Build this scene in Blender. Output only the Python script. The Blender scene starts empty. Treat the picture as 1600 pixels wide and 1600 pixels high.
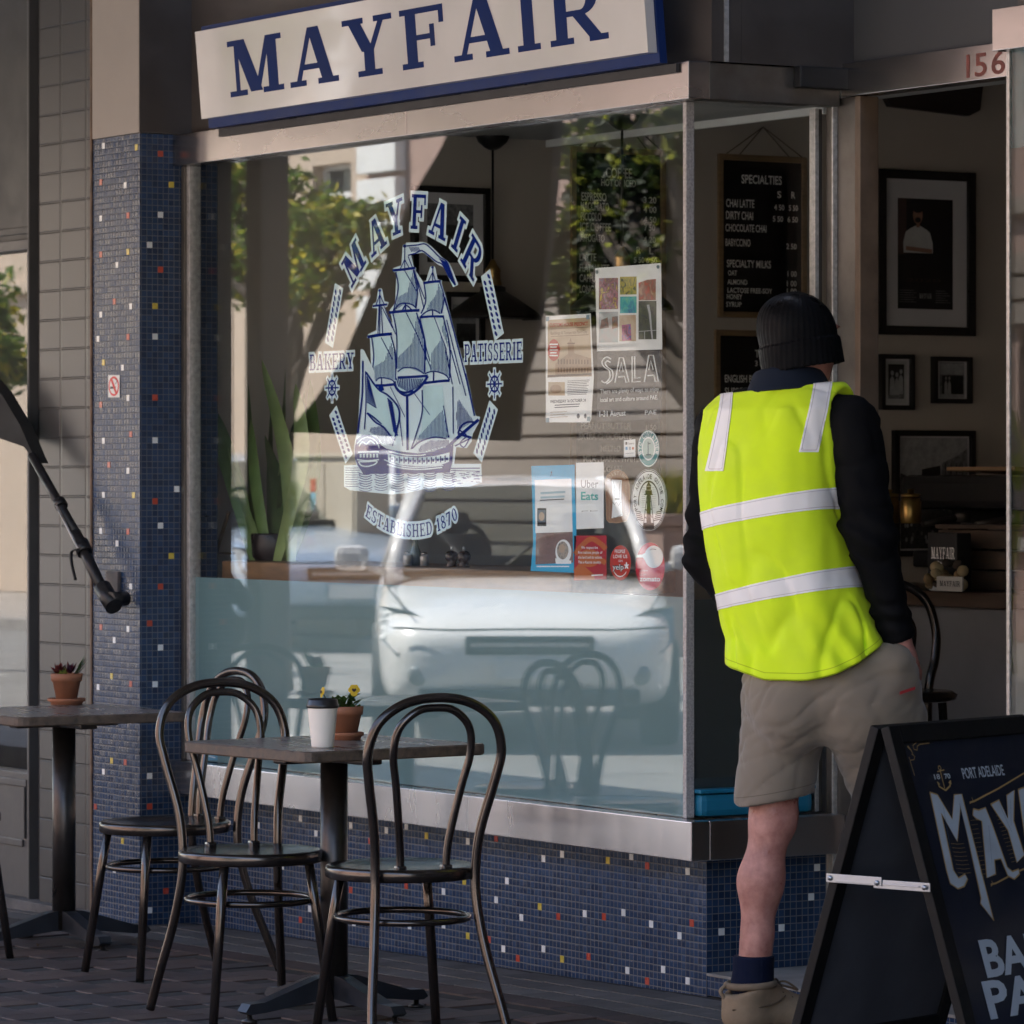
import bpy, bmesh, math, random
import numpy as np
from mathutils import Vector, Matrix
from mathutils.geometry import tessellate_polygon
random.seed(7)
SC = bpy.context.scene
COL = SC.collection
RAD = math.radians
# ---------------------------------------------------------------- camera
CAMX, CAMY, CAMZ = 9.940, -6.740, 1.42
YAW = 58.193
F_PX = 6830.0
cd = bpy.data.cameras.new('camera')
cam = bpy.data.objects.new('camera', cd)
COL.objects.link(cam)
cam.location = (CAMX, CAMY, CAMZ)
cam.rotation_euler = (RAD(90), 0, RAD(YAW))
cd.sensor_width = 36.0
cd.lens = F_PX / 1600 * 36
cd.shift_y = -53 / 1600
cd.clip_start = 0.1
cd.clip_end = 3000
cd.dof.use_dof = True
cd.dof.focus_distance = 11.6
cd.dof.aperture_fstop = 11.0
SC.camera = cam
# ---------------------------------------------------------------- world, sun, exposure
SUN_EL, SUN_AZ = 52.0, 126.0        # azimuth measured from +X towards +Y
w = bpy.data.worlds.new('World'); SC.world = w; w.use_nodes = True
nt = w.node_tree; nt.nodes.clear()
sky = nt.nodes.new('ShaderNodeTexSky'); sky.sky_type = 'NISHITA'
sky.sun_disc = False; sky.sun_elevation = RAD(SUN_EL); sky.sun_rotation = RAD(90 - SUN_AZ)
sky.dust_density = 1.6
bg = nt.nodes.new('ShaderNodeBackground'); bg.inputs[1].default_value = 0.15
wo = nt.nodes.new('ShaderNodeOutputWorld')
nt.links.new(sky.outputs[0], bg.inputs[0]); nt.links.new(bg.outputs[0], wo.inputs[0])
sd = bpy.data.lights.new('sun', 'SUN'); sd.energy = 5.0; sd.angle = RAD(0.5); sd.color = (1, .94, .86)
so = bpy.data.objects.new('sun', sd); COL.objects.link(so)
sv = Vector((math.cos(RAD(SUN_AZ)) * math.cos(RAD(SUN_EL)), math.sin(RAD(SUN_AZ)) * math.cos(RAD(SUN_EL)), math.sin(RAD(SUN_EL))))
so.rotation_euler = (-sv).to_track_quat('-Z', 'Y').to_euler()
so.location = sv * 40
SC.view_settings.view_transform = 'Standard'
SC.view_settings.look = 'None'
SC.view_settings.exposure = 2.6
SC.view_settings.gamma = 1.0
SC.render.engine = 'CYCLES'
SC.cycles.max_bounces = 10
SC.cycles.transparent_max_bounces = 24
SC.cycles.use_denoising = True
SC.cycles.sample_clamp_indirect = 6.0
# ---------------------------------------------------------------- surveying helpers
_y = RAD(YAW)
FW = (-math.sin(_y), math.cos(_y)); RT = (math.cos(_y), math.sin(_y))
def _ray(px, py):
    u = (px - 800) / F_PX; v = (747 - py) / F_PX
    return (FW[0] + u * RT[0], FW[1] + u * RT[1], v)
def at(px, py, t):
    d = _ray(px, py); return Vector((CAMX + d[0] * t, CAMY + d[1] * t, CAMZ + d[2] * t))
def onY(px, py, Y):
    d = _ray(px, py); return at(px, py, (Y - CAMY) / d[1])
def gz(x, y): return .02 * max(-9, min(x, 0)) + .016 * max(-3.6, min(y, 0))      # the pavement falls away to the left and to the kerb
def onX(px, py, X):
    d = _ray(px, py); return at(px, py, (X - CAMX) / d[0])
def onZ(px, py, Z=0.0):
    d = _ray(px, py); return at(px, py, (Z - CAMZ) / d[2])
# ---------------------------------------------------------------- materials
MAT = {}
def _mix(nt, typ, a, b, fac):
    n = nt.nodes.new('ShaderNodeMix'); n.data_type = 'RGBA'; n.blend_type = typ
    for s, v in ((n.inputs[0], fac), (n.inputs[6], a), (n.inputs[7], b)):
        if hasattr(v, 'is_output'): nt.links.new(v, s)
        else: s.default_value = v if not isinstance(v, tuple) else (v + (1,))[:4]
    return n.outputs[2]
def _math(nt, op, a, b=0.0, c=None):
    n = nt.nodes.new('ShaderNodeMath'); n.operation = op
    for i, v in enumerate((a, b, c)):
        if v is None: continue
        if hasattr(v, 'is_output'): nt.links.new(v, n.inputs[i])
        else: n.inputs[i].default_value = v
    return n.outputs[0]
def base(name):
    m = bpy.data.materials.new(name); m.use_nodes = True
    nt = m.node_tree; b = nt.nodes['Principled BSDF']
    return m, nt, b
def mat(name, col, rough=.6, metal=0., var=.12, scale=9., bump=0., bscale=60., rvar=.1, spec=.5, dirt=None, stretch=None, coat=0., sss=0.):
    """plain surface with slight uneven colour, roughness and relief"""
    if name in MAT: return MAT[name]
    m, nt, b = base(name); L = nt.links.new
    tc = nt.nodes.new('ShaderNodeTexCoord'); co = tc.outputs['Object']
    if stretch:
        mp = nt.nodes.new('ShaderNodeMapping'); mp.inputs['Scale'].default_value = stretch; L(co, mp.inputs[0]); co = mp.outputs[0]
    n = nt.nodes.new('ShaderNodeTexNoise'); n.inputs['Scale'].default_value = scale; n.inputs['Detail'].default_value = 5; n.inputs['Roughness'].default_value = .62
    L(co, n.inputs['Vector'])
    f = nt.nodes.new('ShaderNodeMapRange'); f.inputs[1].default_value = .3; f.inputs[2].default_value = .7
    L(n.outputs[0], f.inputs[0])
    lo = tuple(max(0, c * (1 - var)) for c in col); hi = tuple(min(1, c * (1 + var)) for c in col)
    if dirt: lo = dirt
    c = _mix(nt, 'MIX', lo, hi, f.outputs[0]); L(c, b.inputs['Base Color'])
    r = nt.nodes.new('ShaderNodeMapRange'); r.inputs[3].default_value = max(.02, rough - rvar); r.inputs[4].default_value = min(1, rough + rvar)
    L(f.outputs[0], r.inputs[0]); L(r.outputs[0], b.inputs['Roughness'])
    b.inputs['Metallic'].default_value = metal; b.inputs['Specular IOR Level'].default_value = spec
    b.inputs['Coat Weight'].default_value = coat
    if sss:
        b.inputs['Subsurface Weight'].default_value = sss; b.inputs['Subsurface Radius'].default_value = (.012, .005, .003)
    if bump:
        n2 = nt.nodes.new('ShaderNodeTexNoise'); n2.inputs['Scale'].default_value = bscale; n2.inputs['Detail'].default_value = 4; L(co, n2.inputs['Vector'])
        bp = nt.nodes.new('ShaderNodeBump'); bp.inputs['Strength'].default_value = bump; bp.inputs['Distance'].default_value = .004
        L(n2.outputs[0], bp.inputs['Height']); L(bp.outputs[0], b.inputs['Normal'])
    MAT[name] = m
    return m
def mat_mosaic():
    if 'mosaic' in MAT: return MAT['mosaic']
    m, nt, b = base('blue_mosaic'); L = nt.links.new
    tc = nt.nodes.new('ShaderNodeTexCoord'); sp = nt.nodes.new('ShaderNodeSeparateXYZ'); L(tc.outputs['Object'], sp.inputs[0])
    u = _math(nt, 'DIVIDE', _math(nt, 'ADD', sp.outputs[0], sp.outputs[1]), .0202)
    v = _math(nt, 'DIVIDE', sp.outputs[2], .0202)
    fu = _math(nt, 'FRACT', u); fv = _math(nt, 'FRACT', v)
    cu = nt.nodes.new('ShaderNodeCombineXYZ'); L(_math(nt, 'FLOOR', u), cu.inputs[0]); L(_math(nt, 'FLOOR', v), cu.inputs[1])
    wn = nt.nodes.new('ShaderNodeTexWhiteNoise'); L(cu.outputs[0], wn.inputs['Vector'])
    ramp = nt.nodes.new('ShaderNodeValToRGB'); L(wn.outputs['Value'], ramp.inputs[0])
    e = ramp.color_ramp.elements; e[0].color = (.007, .021, .062, 1); e[1].color = (.020, .052, .125, 1)
    x = ramp.color_ramp.elements.new(.5); x.color = (.011, .034, .090, 1)
    du = _math(nt, 'MINIMUM', fu, _math(nt, 'SUBTRACT', 1.0, fu)); dv = _math(nt, 'MINIMUM', fv, _math(nt, 'SUBTRACT', 1.0, fv))
    dm = _math(nt, 'MINIMUM', du, dv)
    g = nt.nodes.new('ShaderNodeMapRange'); g.inputs[1].default_value = .035; g.inputs[2].default_value = .075; L(dm, g.inputs[0])
    n = nt.nodes.new('ShaderNodeTexNoise'); n.inputs['Scale'].default_value = 3.5; n.inputs['Detail'].default_value = 5; L(tc.outputs['Object'], n.inputs['Vector'])
    gr = _mix(nt, 'MIX', (.07, .075, .08), (.17, .175, .18), n.outputs[0])
    tile = _mix(nt, 'MIX', ramp.outputs[0], (.045, .06, .085), _math(nt, 'MULTIPLY', n.outputs[0], .35))
    c = _mix(nt, 'MIX', gr, tile, g.outputs[0]); L(c, b.inputs['Base Color'])
    r = nt.nodes.new('ShaderNodeMapRange'); b.inputs['Specular IOR Level'].default_value = .28; r.inputs[3].default_value = .85; r.inputs[4].default_value = .24; L(g.outputs[0], r.inputs[0]); L(r.outputs[0], b.inputs['Roughness'])
    # every tile sits at its own slight tilt, so each catches the street differently
    ge = nt.nodes.new('ShaderNodeNewGeometry')
    vm = nt.nodes.new('ShaderNodeVectorMath'); vm.operation = 'SUBTRACT'; L(wn.outputs['Color'], vm.inputs[0]); vm.inputs[1].default_value = (.5, .5, .5)
    vs = nt.nodes.new('ShaderNodeVectorMath'); vs.operation = 'SCALE'; L(vm.outputs[0], vs.inputs[0]); vs.inputs['Scale'].default_value = .07
    bp = nt.nodes.new('ShaderNodeBump'); bp.inputs['Strength'].default_value = .35; bp.inputs['Distance'].default_value = .001
    g2 = nt.nodes.new('ShaderNodeMapRange'); g2.inputs[1].default_value = .05; g2.inputs[2].default_value = .2; L(dm, g2.inputs[0]); L(g2.outputs[0], bp.inputs['Height'])
    va = nt.nodes.new('ShaderNodeVectorMath'); L(bp.outputs[0], va.inputs[0]); L(vs.outputs[0], va.inputs[1])
    vn = nt.nodes.new('ShaderNodeVectorMath'); vn.operation = 'NORMALIZE'; L(va.outputs[0], vn.inputs[0]); L(vn.outputs[0], b.inputs['Normal'])
    MAT['mosaic'] = m
    return m
def mat_glass(name, r0=.05, tint=(.955, .968, .965), power=5.0):
    """architectural pane: clear through, mirror-like at a glance, no refraction"""
    if name in MAT: return MAT[name]
    m, nt, b = base(name); nt.nodes.remove(b); L = nt.links.new
    ge = nt.nodes.new('ShaderNodeNewGeometry')
    d = nt.nodes.new('ShaderNodeVectorMath'); d.operation = 'DOT_PRODUCT'; L(ge.outputs['Normal'], d.inputs[0]); L(ge.outputs['Incoming'], d.inputs[1])
    k = _math(nt, 'POWER', _math(nt, 'SUBTRACT', 1.0, _math(nt, 'ABSOLUTE', d.outputs['Value'])), power)
    fr = _math(nt, 'ADD', r0, _math(nt, 'MULTIPLY', k, 1 - r0))
    tr = nt.nodes.new('ShaderNodeBsdfTransparent'); tr.inputs[0].default_value = tint + (1,)
    gl = nt.nodes.new('ShaderNodeBsdfGlossy'); gl.inputs['Roughness'].default_value = .0
    mx = nt.nodes.new('ShaderNodeMixShader'); L(fr, mx.inputs[0]); L(tr.outputs[0], mx.inputs[1]); L(gl.outputs[0], mx.inputs[2])
    L(mx.outputs[0], nt.nodes['Material Output'].inputs[0])
    MAT[name] = m
    return m
def mat_film(name, col, clear):
    m, nt, b = base(name); L = nt.links.new
    tc = nt.nodes.new('ShaderNodeTexCoord'); n = nt.nodes.new('ShaderNodeTexNoise'); n.inputs['Scale'].default_value = 2.2; n.inputs['Detail'].default_value = 4
    L(tc.outputs['Object'], n.inputs['Vector'])
    c = _mix(nt, 'MIX', tuple(x * .88 for x in col), tuple(x * 1.1 for x in col), n.outputs[0])
    L(c, b.inputs['Base Color']); b.inputs['Roughness'].default_value = .5
    tr = nt.nodes.new('ShaderNodeBsdfTransparent'); mx = nt.nodes.new('ShaderNodeMixShader'); mx.inputs[0].default_value = clear
    L(b.outputs[0], mx.inputs[1]); L(tr.outputs[0], mx.inputs[2]); L(mx.outputs[0], nt.nodes['Material Output'].inputs[0])
    MAT[name] = m
    return m
def mat_vcol(name, rough=.7, attr='tone', bump=.3, bscale=90., spec=.4, two=0.):
    """colour carried per element (brick, leaf) with fine grain on top"""
    m, nt, b = base(name); L = nt.links.new
    a = nt.nodes.new('ShaderNodeAttribute'); a.attribute_name = attr
    tc = nt.nodes.new('ShaderNodeTexCoord'); n = nt.nodes.new('ShaderNodeTexNoise'); n.inputs['Scale'].default_value = 14; n.inputs['Detail'].default_value = 6; L(tc.outputs['Object'], n.inputs['Vector'])
    c = _mix(nt, 'MULTIPLY', a.outputs['Color'], _mix(nt, 'MIX', (.55, .55, .55), (1.35, 1.35, 1.35), n.outputs[0]), 1.0)
    L(c, b.inputs['Base Color']); b.inputs['Roughness'].default_value = rough; b.inputs['Specular IOR Level'].default_value = spec
    if bump:
        n2 = nt.nodes.new('ShaderNodeTexNoise'); n2.inputs['Scale'].default_value = bscale; L(tc.outputs['Object'], n2.inputs['Vector'])
        bp = nt.nodes.new('ShaderNodeBump'); bp.inputs['Strength'].default_value = bump; bp.inputs['Distance'].default_value = .003; L(n2.outputs[0], bp.inputs['Height']); L(bp.outputs[0], b.inputs['Normal'])
    if two:
        tl = nt.nodes.new('ShaderNodeBsdfTranslucent'); L(c, tl.inputs[0]); mx = nt.nodes.new('ShaderNodeMixShader'); mx.inputs[0].default_value = two
        L(b.outputs[0], mx.inputs[1]); L(tl.outputs[0], mx.inputs[2]); L(mx.outputs[0], nt.nodes['Material Output'].inputs[0])
    MAT[name] = m
    return m
# ---------------------------------------------------------------- mesh building
def tag(o, label=None, cat=None, group=None, kind=None):
    if label: o['label'] = label
    if cat: o['category'] = cat
    if group: o['group'] = group
    if kind: o['kind'] = kind
    return o
def empty(name, loc=(0, 0, 0), rz=0.0, label=None, cat=None, group=None, kind=None):
    o = bpy.data.objects.new(name, None); COL.objects.link(o)
    o.location = loc; o.rotation_euler = (0, 0, rz); o.empty_display_size = .1
    return tag(o, label, cat, group, kind)
class MB:
    """collects shapes and links them as ONE mesh object"""
    def __init__(s): s.v = []; s.f = []; s.mi = []; s.sm = []; s.tone = []; s.cur = 0; s.ct = None
    def add(s, vs, fs, smooth=False, mi=None):
        o = len(s.v); s.v += [tuple(v) for v in vs]
        for f in fs:
            s.f.append([i + o for i in f]); s.mi.append(s.cur if mi is None else mi); s.sm.append(smooth); s.tone.append(s.ct)
        return s
    def box(s, a, b, bev=0.0, M=None, mi=None):
        x0, y0, z0 = [min(p, q) for p, q in zip(a, b)]; x1, y1, z1 = [max(p, q) for p, q in zip(a, b)]
        if bev <= 0:
            vs = [(x0, y0, z0), (x1, y0, z0), (x1, y1, z0), (x0, y1, z0), (x0, y0, z1), (x1, y0, z1), (x1, y1, z1), (x0, y1, z1)]
            fs = [(0, 3, 2, 1), (4, 5, 6, 7), (0, 1, 5, 4), (1, 2, 6, 5), (2, 3, 7, 6), (3, 0, 4, 7)]
        else:
            bm = bmesh.new(); bmesh.ops.create_cube(bm, size=1)
            for v in bm.verts: v.co = Vector(((x0 + x1) / 2 + v.co.x * (x1 - x0), (y0 + y1) / 2 + v.co.y * (y1 - y0), (z0 + z1) / 2 + v.co.z * (z1 - z0)))
            bmesh.ops.bevel(bm, geom=bm.edges[:], offset=min(bev, .45 * min(x1 - x0, y1 - y0, z1 - z0)), segments=2, affect='EDGES', profile=.6)
            bm.verts.index_update(); vs = [v.co.copy() for v in bm.verts]; fs = [[v.index for v in f.verts] for f in bm.faces]; bm.free()
        if M: vs = [M @ Vector(v) for v in vs]
        return s.add(vs, fs, False, mi)
    def tube(s, path, r, n=10, cap=True, closed=False, mi=None, flat=1.0):
        P = [Vector(p) for p in path]; rr = r if isinstance(r, (list, tuple)) else [r] * len(P)
        N = len(P); up = None; rings = []
        for i, p in enumerate(P):
            if closed: d = P[(i + 1) % N] - P[i - 1]
            else: d = P[min(i + 1, N - 1)] - P[max(i - 1, 0)]
            d.normalize()
            if up is None:
                up = Vector((0, 0, 1)) if abs(d.z) < .9 else Vector((1, 0, 0))
            a = d.cross(up)
            if a.length < 1e-6: a = d.orthogonal()
            a.normalize(); up = a.cross(d).normalized()
            rings.append([p + a * math.cos(2 * math.pi * k / n) * rr[i] + up * math.sin(2 * math.pi * k / n) * rr[i] * flat for k in range(n)])
        vs = [v for g in rings for v in g]; fs = []
        for i in range(N if closed else N - 1):
            j = (i + 1) % N
            for k in range(n): fs.append((i * n + k, j * n + k, j * n + (k + 1) % n, i * n + (k + 1) % n))
        s.add(vs, fs, True, mi)
        if cap and not closed:
            o = len(s.v) - len(vs)
            for idx in (list(range(n)), list(range((N - 1) * n, N * n))):
                s.f.append([o + i for i in (idx if idx[0] == 0 and N > 1 else idx[::-1])][::1]); s.mi.append(s.cur if mi is None else mi); s.sm.append(False); s.tone.append(s.ct)
        return s
    def lathe(s, prof, n=24, M=None, mi=None, smooth=True, c=(0, 0, 0)):
        vs = []; fs = []
        for r, z in prof:
            for k in range(n):
                a = 2 * math.pi * k / n; vs.append((c[0] + r * math.cos(a), c[1] + r * math.sin(a), c[2] + z))
        for i in range(len(prof) - 1):
            for k in range(n): fs.append((i * n + k, i * n + (k + 1) % n, (i + 1) * n + (k + 1) % n, (i + 1) * n + k))
        if prof[0][0] > 1e-5: fs.append(tuple(range(n))[::-1])
        if prof[-1][0] > 1e-5: fs.append(tuple(range((len(prof) - 1) * n, len(prof) * n)))
        if M: vs = [M @ Vector(v) for v in vs]
        return s.add(vs, fs, smooth, mi)
    def prism(s, pts, d, mi=None):
        """flat polygon of 3-D points given thickness along vector d"""
        P = [Vector(p) for p in pts]; d = Vector(d); n = len(P)
        tri = tessellate_polygon([P]); fs = [tuple(t) for t in tri] + [tuple(i + n for i in t)[::-1] for t in tri]
        for i in range(n): j = (i + 1) % n; fs.append((i, j, j + n, i + n))
        return s.add([*P, *[p + d for p in P]], fs, False, mi)
    def quad(s, a, b, c, d, mi=None): return s.add([a, b, c, d], [(0, 1, 2, 3)], False, mi)
    def build(s, name, mats, parent=None, loc=None, fixn=True, weld=False, autosmooth=None):
        me = bpy.data.meshes.new(name); me.from_pydata(s.v, [], s.f)
        if not isinstance(mats, (list, tuple)): mats = [mats]
        for m in mats: me.materials.append(m)
        me.polygons.foreach_set('material_index', s.mi); me.polygons.foreach_set('use_smooth', s.sm)
        if any(t is not None for t in s.tone):
            at_ = me.attributes.new('tone', 'FLOAT_COLOR', 'FACE')
            at_.data.foreach_set('color', [c for t in s.tone for c in ((*(t or (.5, .5, .5)), 1.0))])
        if fixn:
            bm = bmesh.new(); bm.from_mesh(me)
            if weld: bmesh.ops.remove_doubles(bm, verts=bm.verts, dist=1e-5)
            bmesh.ops.recalc_face_normals(bm, faces=bm.faces); bm.to_mesh(me); bm.free()
        o = bpy.data.objects.new(name, me); COL.objects.link(o)
        if parent: o.parent = parent
        if loc: o.location = loc
        return o
def copy_tree(o, parent=None):
    c = o.copy(); COL.objects.link(c)
    if parent: c.parent = parent
    for ch in list(o.children): copy_tree(ch, c)
    return c
def bez(p, n=8):
    """smooth curve through points (Catmull-Rom)"""
    P = [Vector(q) for q in p]; out = []
    for i in range(len(P) - 1):
        a = P[max(i - 1, 0)]; b = P[i]; c = P[i + 1]; d = P[min(i + 2, len(P) - 1)]
        for k in range(n):
            t = k / n
            out.append(.5 * ((2 * b) + (c - a) * t + (2 * a - 5 * b + 4 * c - d) * t * t + (3 * b - a - 3 * c + d) * t ** 3))
    out.append(P[-1]); return out
# ---------------------------------------------------------------- flat graphics (lettering, prints, decals)
_FT = {}
def font_tris(txt, bold=0.0):
    k = (txt, bold)
    if k not in _FT:
        cu = bpy.data.curves.new('t', 'FONT'); cu.body = txt; cu.size = 1.0; cu.offset = bold; cu.resolution_u = 3
        ob = bpy.data.objects.new('t', cu); COL.objects.link(ob)
        dg = bpy.context.evaluated_depsgraph_get(); me = bpy.data.meshes.new_from_object(ob.evaluated_get(dg))
        _FT[k] = ([(v.co.x, v.co.y) for v in me.vertices], [tuple(p.vertices) for p in me.polygons])
        bpy.data.objects.remove(ob); bpy.data.curves.remove(cu); bpy.data.meshes.remove(me)
    return _FT[k]
class Flat(MB):
    """prints on a plane: fn maps 2-D drawing coordinates to the surface, nrm is the side one looks at"""
    def __init__(s, fn, nrm, lift=.0004):
        super().__init__(); s.fn = fn; s.nrm = Vector(nrm).normalized(); s.lift = lift; s.k = 0
    def _p(s, x, y, h): return Vector(s.fn(x, y)) + s.nrm * h
    def _h(s, layer):
        s.k += 1; return layer * s.lift + (s.k % 29) * s.lift * .028
    def poly(s, pts, mi, layer):
        h = s._h(layer); P = [Vector((x, y, 0)) for x, y in pts]
        if len(P) > 4: fs = [tuple(t) for t in tessellate_polygon([P])]
        else: fs = [tuple(range(len(P)))]
        s.add([s._p(x, y, h) for x, y in pts], fs, False, mi); return s
    def rect(s, x0, y0, x1, y1, mi, layer): return s.poly([(x0, y0), (x1, y0), (x1, y1), (x0, y1)], mi, layer)
    def ell(s, cx, cy, rx, ry, mi, layer, n=28): return s.poly([(cx + rx * math.cos(2 * math.pi * k / n), cy + ry * math.sin(2 * math.pi * k / n)) for k in range(n)], mi, layer)
    def ring(s, cx, cy, rx, ry, w, mi, layer, a0=0, a1=360, n=28):
        pt = lambda r, q, k: (cx + r * math.cos(RAD(a0 + (a1 - a0) * k / n)), cy + q * math.sin(RAD(a0 + (a1 - a0) * k / n)))
        h = s._h(layer); vs = []; fs = []
        for k in range(n + 1):
            vs += [s._p(*pt(rx, ry, k), h), s._p(*pt(rx - w, ry - w * ry / rx, k), h)]
            if k: fs.append((2 * k - 2, 2 * k, 2 * k + 1, 2 * k - 1))
        s.add(vs, fs, False, mi); return s
    def line(s, pts, wd, mi, layer, w2=None):
        P = [Vector(p) for p in pts]; n = len(P); h = s._h(layer); vs = []
        for i, p in enumerate(P):
            d = (P[min(i + 1, n - 1)] - P[max(i - 1, 0)]); d = d.normalized() if d.length > 0 else Vector((1, 0)); a = Vector((-d.y, d.x))
            q = (wd if w2 is None else wd + (w2 - wd) * i / (n - 1)) / 2
            vs += [s._p(p.x + a.x * q, p.y + a.y * q, h), s._p(p.x - a.x * q, p.y - a.y * q, h)]
        s.add(vs, [(2 * i, 2 * i + 2, 2 * i + 3, 2 * i + 1) for i in range(n - 1)], False, mi); return s
    def text(s, txt, x, y, hgt, mi, layer, width=None, align='l', bold=0.0, xs=1.0, warp=None, sgn=1):
        """cap height hgt; sgn=-1 when the drawing's y runs downwards"""
        V, Fc = font_tris(txt, bold)
        if not V: return s
        k = hgt / .73; x0 = min(v[0] for v in V); x1 = max(v[0] for v in V)
        kx = k * xs if width is None else width / (x1 - x0)
        wd = (x1 - x0) * kx; off = {'l': 0, 'c': -wd / 2, 'r': -wd}[align]; h = s._h(layer)
        vs = []
        for vx, vy in V:
            a, b = (vx - x0) * kx + off, vy * k
            q = warp(a, b) if warp else (x + a, y + b * sgn)
            vs.append(s._p(q[0], q[1], h))
        s.add(vs, Fc, False, mi); return s
    def build(s, name, mats, parent=None, loc=None):
        return super().build(name, mats, parent, loc, fixn=False)
# slab-serif capitals: r = bar, d = slanted stroke with level ends, a = elliptical bow
_T, _S = .20, .10
def _st(x, w=_T, serif=.10): return [('r', x, 0, x + w, 1), ('r', x - serif, 0, x + w + serif, _S), ('r', x - serif, 1 - _S, x + w + serif, 1)]
GL = {
 'M': (1.16, [('r', .14, 0, .23, 1), ('r', .0, 0, .38, _S), ('r', 0, 1 - _S, .26, 1), ('d', .24, 1, .58, .05, .26), ('d', .60, .05, .88, 1, .11), ('r', .84, 0, 1.05, 1), ('r', .72, 0, 1.16, _S), ('r', .86, 1 - _S, 1.16, 1)]),
 'A': (1.0, [('d', .16, 0, .47, 1, .10), ('d', .53, 1, .80, 0, .23), ('r', .0, 0, .34, _S), ('r', .58, 0, 1.0, _S), ('r', .27, .27, .72, .37)]),
 'Y': (.98, [('d', .20, 1, .48, .42, .24), ('d', .80, 1, .54, .42, .11), ('r', .40, 0, .60, .46), ('r', .26, 0, .74, _S), ('r', 0, 1 - _S, .42, 1), ('r', .62, 1 - _S, .98, 1)]),
 'F': (.86, _st(.12) + [('r', .3, 1 - _S, .84, 1), ('r', .75, .70, .84, .95), ('r', .3, .46, .66, .55), ('r', .57, .33, .66, .70)]),
 'I': (.44, _st(.12)),
 'R': (1.0, _st(.12) + [('r', .3, .9, .56, 1), ('r', .3, .43, .56, .52), ('a', .55, .715, .30, .285, -90, 90, .19, .09), ('d', .52, .45, .80, .06, .22), ('r', .68, 0, 1.0, _S)]),
 'B': (.9, _st(.12) + [('r', .3, .9, .52, 1), ('r', .3, .46, .55, .55), ('r', .3, 0, .55, .09), ('a', .50, .745, .28, .255, -90, 90, .18, .09), ('a', .53, .27, .33, .27, -90, 90, .2, .09)]),
 'K': (1.0, _st(.12) + [('d', .42, .42, .82, .95, .11), ('d', .5, .55, .80, .05, .22), ('r', .6, 0, 1.0, _S), ('r', .64, 1 - _S, .96, 1)]),
 'E': (.86, _st(.12) + [('r', .3, 1 - _S, .82, 1), ('r', .73, .72, .82, .95), ('r', .3, .46, .62, .55), ('r', .54, .36, .62, .66), ('r', .3, 0, .84, _S), ('r', .75, .05, .84, .30)]),
 'P': (.88, _st(.12) + [('r', .3, .9, .54, 1), ('r', .3, .4, .54, .49), ('a', .53, .70, .31, .30, -90, 90, .19, .09)]),
 'T': (.9, _st(.35) + [('r', .02, 1 - _S, .88, 1), ('r', .02, .70, .11, .95), ('r', .79, .70, .88, .95)]),
 'L': (.82, _st(.12) + [('r', .3, 0, .80, _S), ('r', .71, .05, .80, .36)]),
 'H': (1.05, _st(.12) + _st(.73) + [('r', .3, .45, .75, .55)]),
 'D': (.98, _st(.12) + [('r', .3, .9, .48, 1), ('r', .3, 0, .48, .1), ('a', .47, .5, .44, .5, -90, 90, .2, .1)]),
 'S': (.78, [('a', .39, .745, .32, .255, 35, 270, .17, .10), ('a', .39, .27, .34, .27, -145, 90, .18, .10), ('r', .60, .66, .69, .98), ('r', .06, .02, .15, .36)]),
 '1': (.5, [('r', .16, 0, .36, 1), ('r', .04, 0, .48, _S), ('d', .06, .78, .26, .98, .12)]),
 '8': (.78, [('a', .39, .75, .29, .25, 0, 360, .14, .09), ('a', .39, .27, .34, .27, 0, 360, .16, .09)]),
 '7': (.74, [('r', .05, .88, .70, 1), ('d', .24, 0, .62, .92, .2), ('r', .05, .70, .13, .95)]),
 '0': (.80, [('a', .40, .5, .36, .5, 0, 360, .18, .09)]),
 ' ': (.45, []),
}
def slab_width(txt, gap=.1): return sum(GL[c][0] + gap for c in txt) - gap
def slab(F, txt, warp, mi, layer, gap=.1, grow=0.0):
    """draws txt in unit cap height; warp maps (x, y) of the running text to drawing space; grow thickens it (for outlines)"""
    x = 0.0
    for ch in txt:
        wd, st = GL[ch]
        for q in st:
            if q[0] == 'r':
                _, a, b, c, d = q; pts = [(a - grow, b - grow), (c + grow, b - grow), (c + grow, d + grow), (a - grow, d + grow)]
                F.poly([warp(x + px, py) for px, py in pts], mi, layer)
            elif q[0] == 'd':
                _, a, b, c, d, tw = q
                if b > d: a, b, c, d = c, d, a, b
                hw = tw / 2 + grow * 1.15; sl = (c - a) / (d - b); a -= sl * grow; c += sl * grow; b -= grow; d += grow
                F.poly([warp(x + px, py) for px, py in [(a - hw, b), (a + hw, b), (c + hw, d), (c - hw, d)]], mi, layer)
            else:
                _, cx, cy, rx, ry, a0, a1, wx, wy = q; n = 12 if a1 - a0 < 300 else 20
                h = F._h(layer); vs = []; fs = []
                for k in range(n + 1):
                    t = RAD(a0 + (a1 - a0) * k / n)
                    vs += [F._p(*warp(x + cx + (rx + grow) * math.cos(t), cy + (ry + grow) * math.sin(t)), h), F._p(*warp(x + cx + max(.01, rx - wx - grow) * math.cos(t), cy + max(.01, ry - wy - grow) * math.sin(t)), h)]
                    if k: fs.append((2 * k - 2, 2 * k, 2 * k + 1, 2 * k - 1))
                F.add(vs, fs, False, mi)
        x += wd + gap
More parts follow.
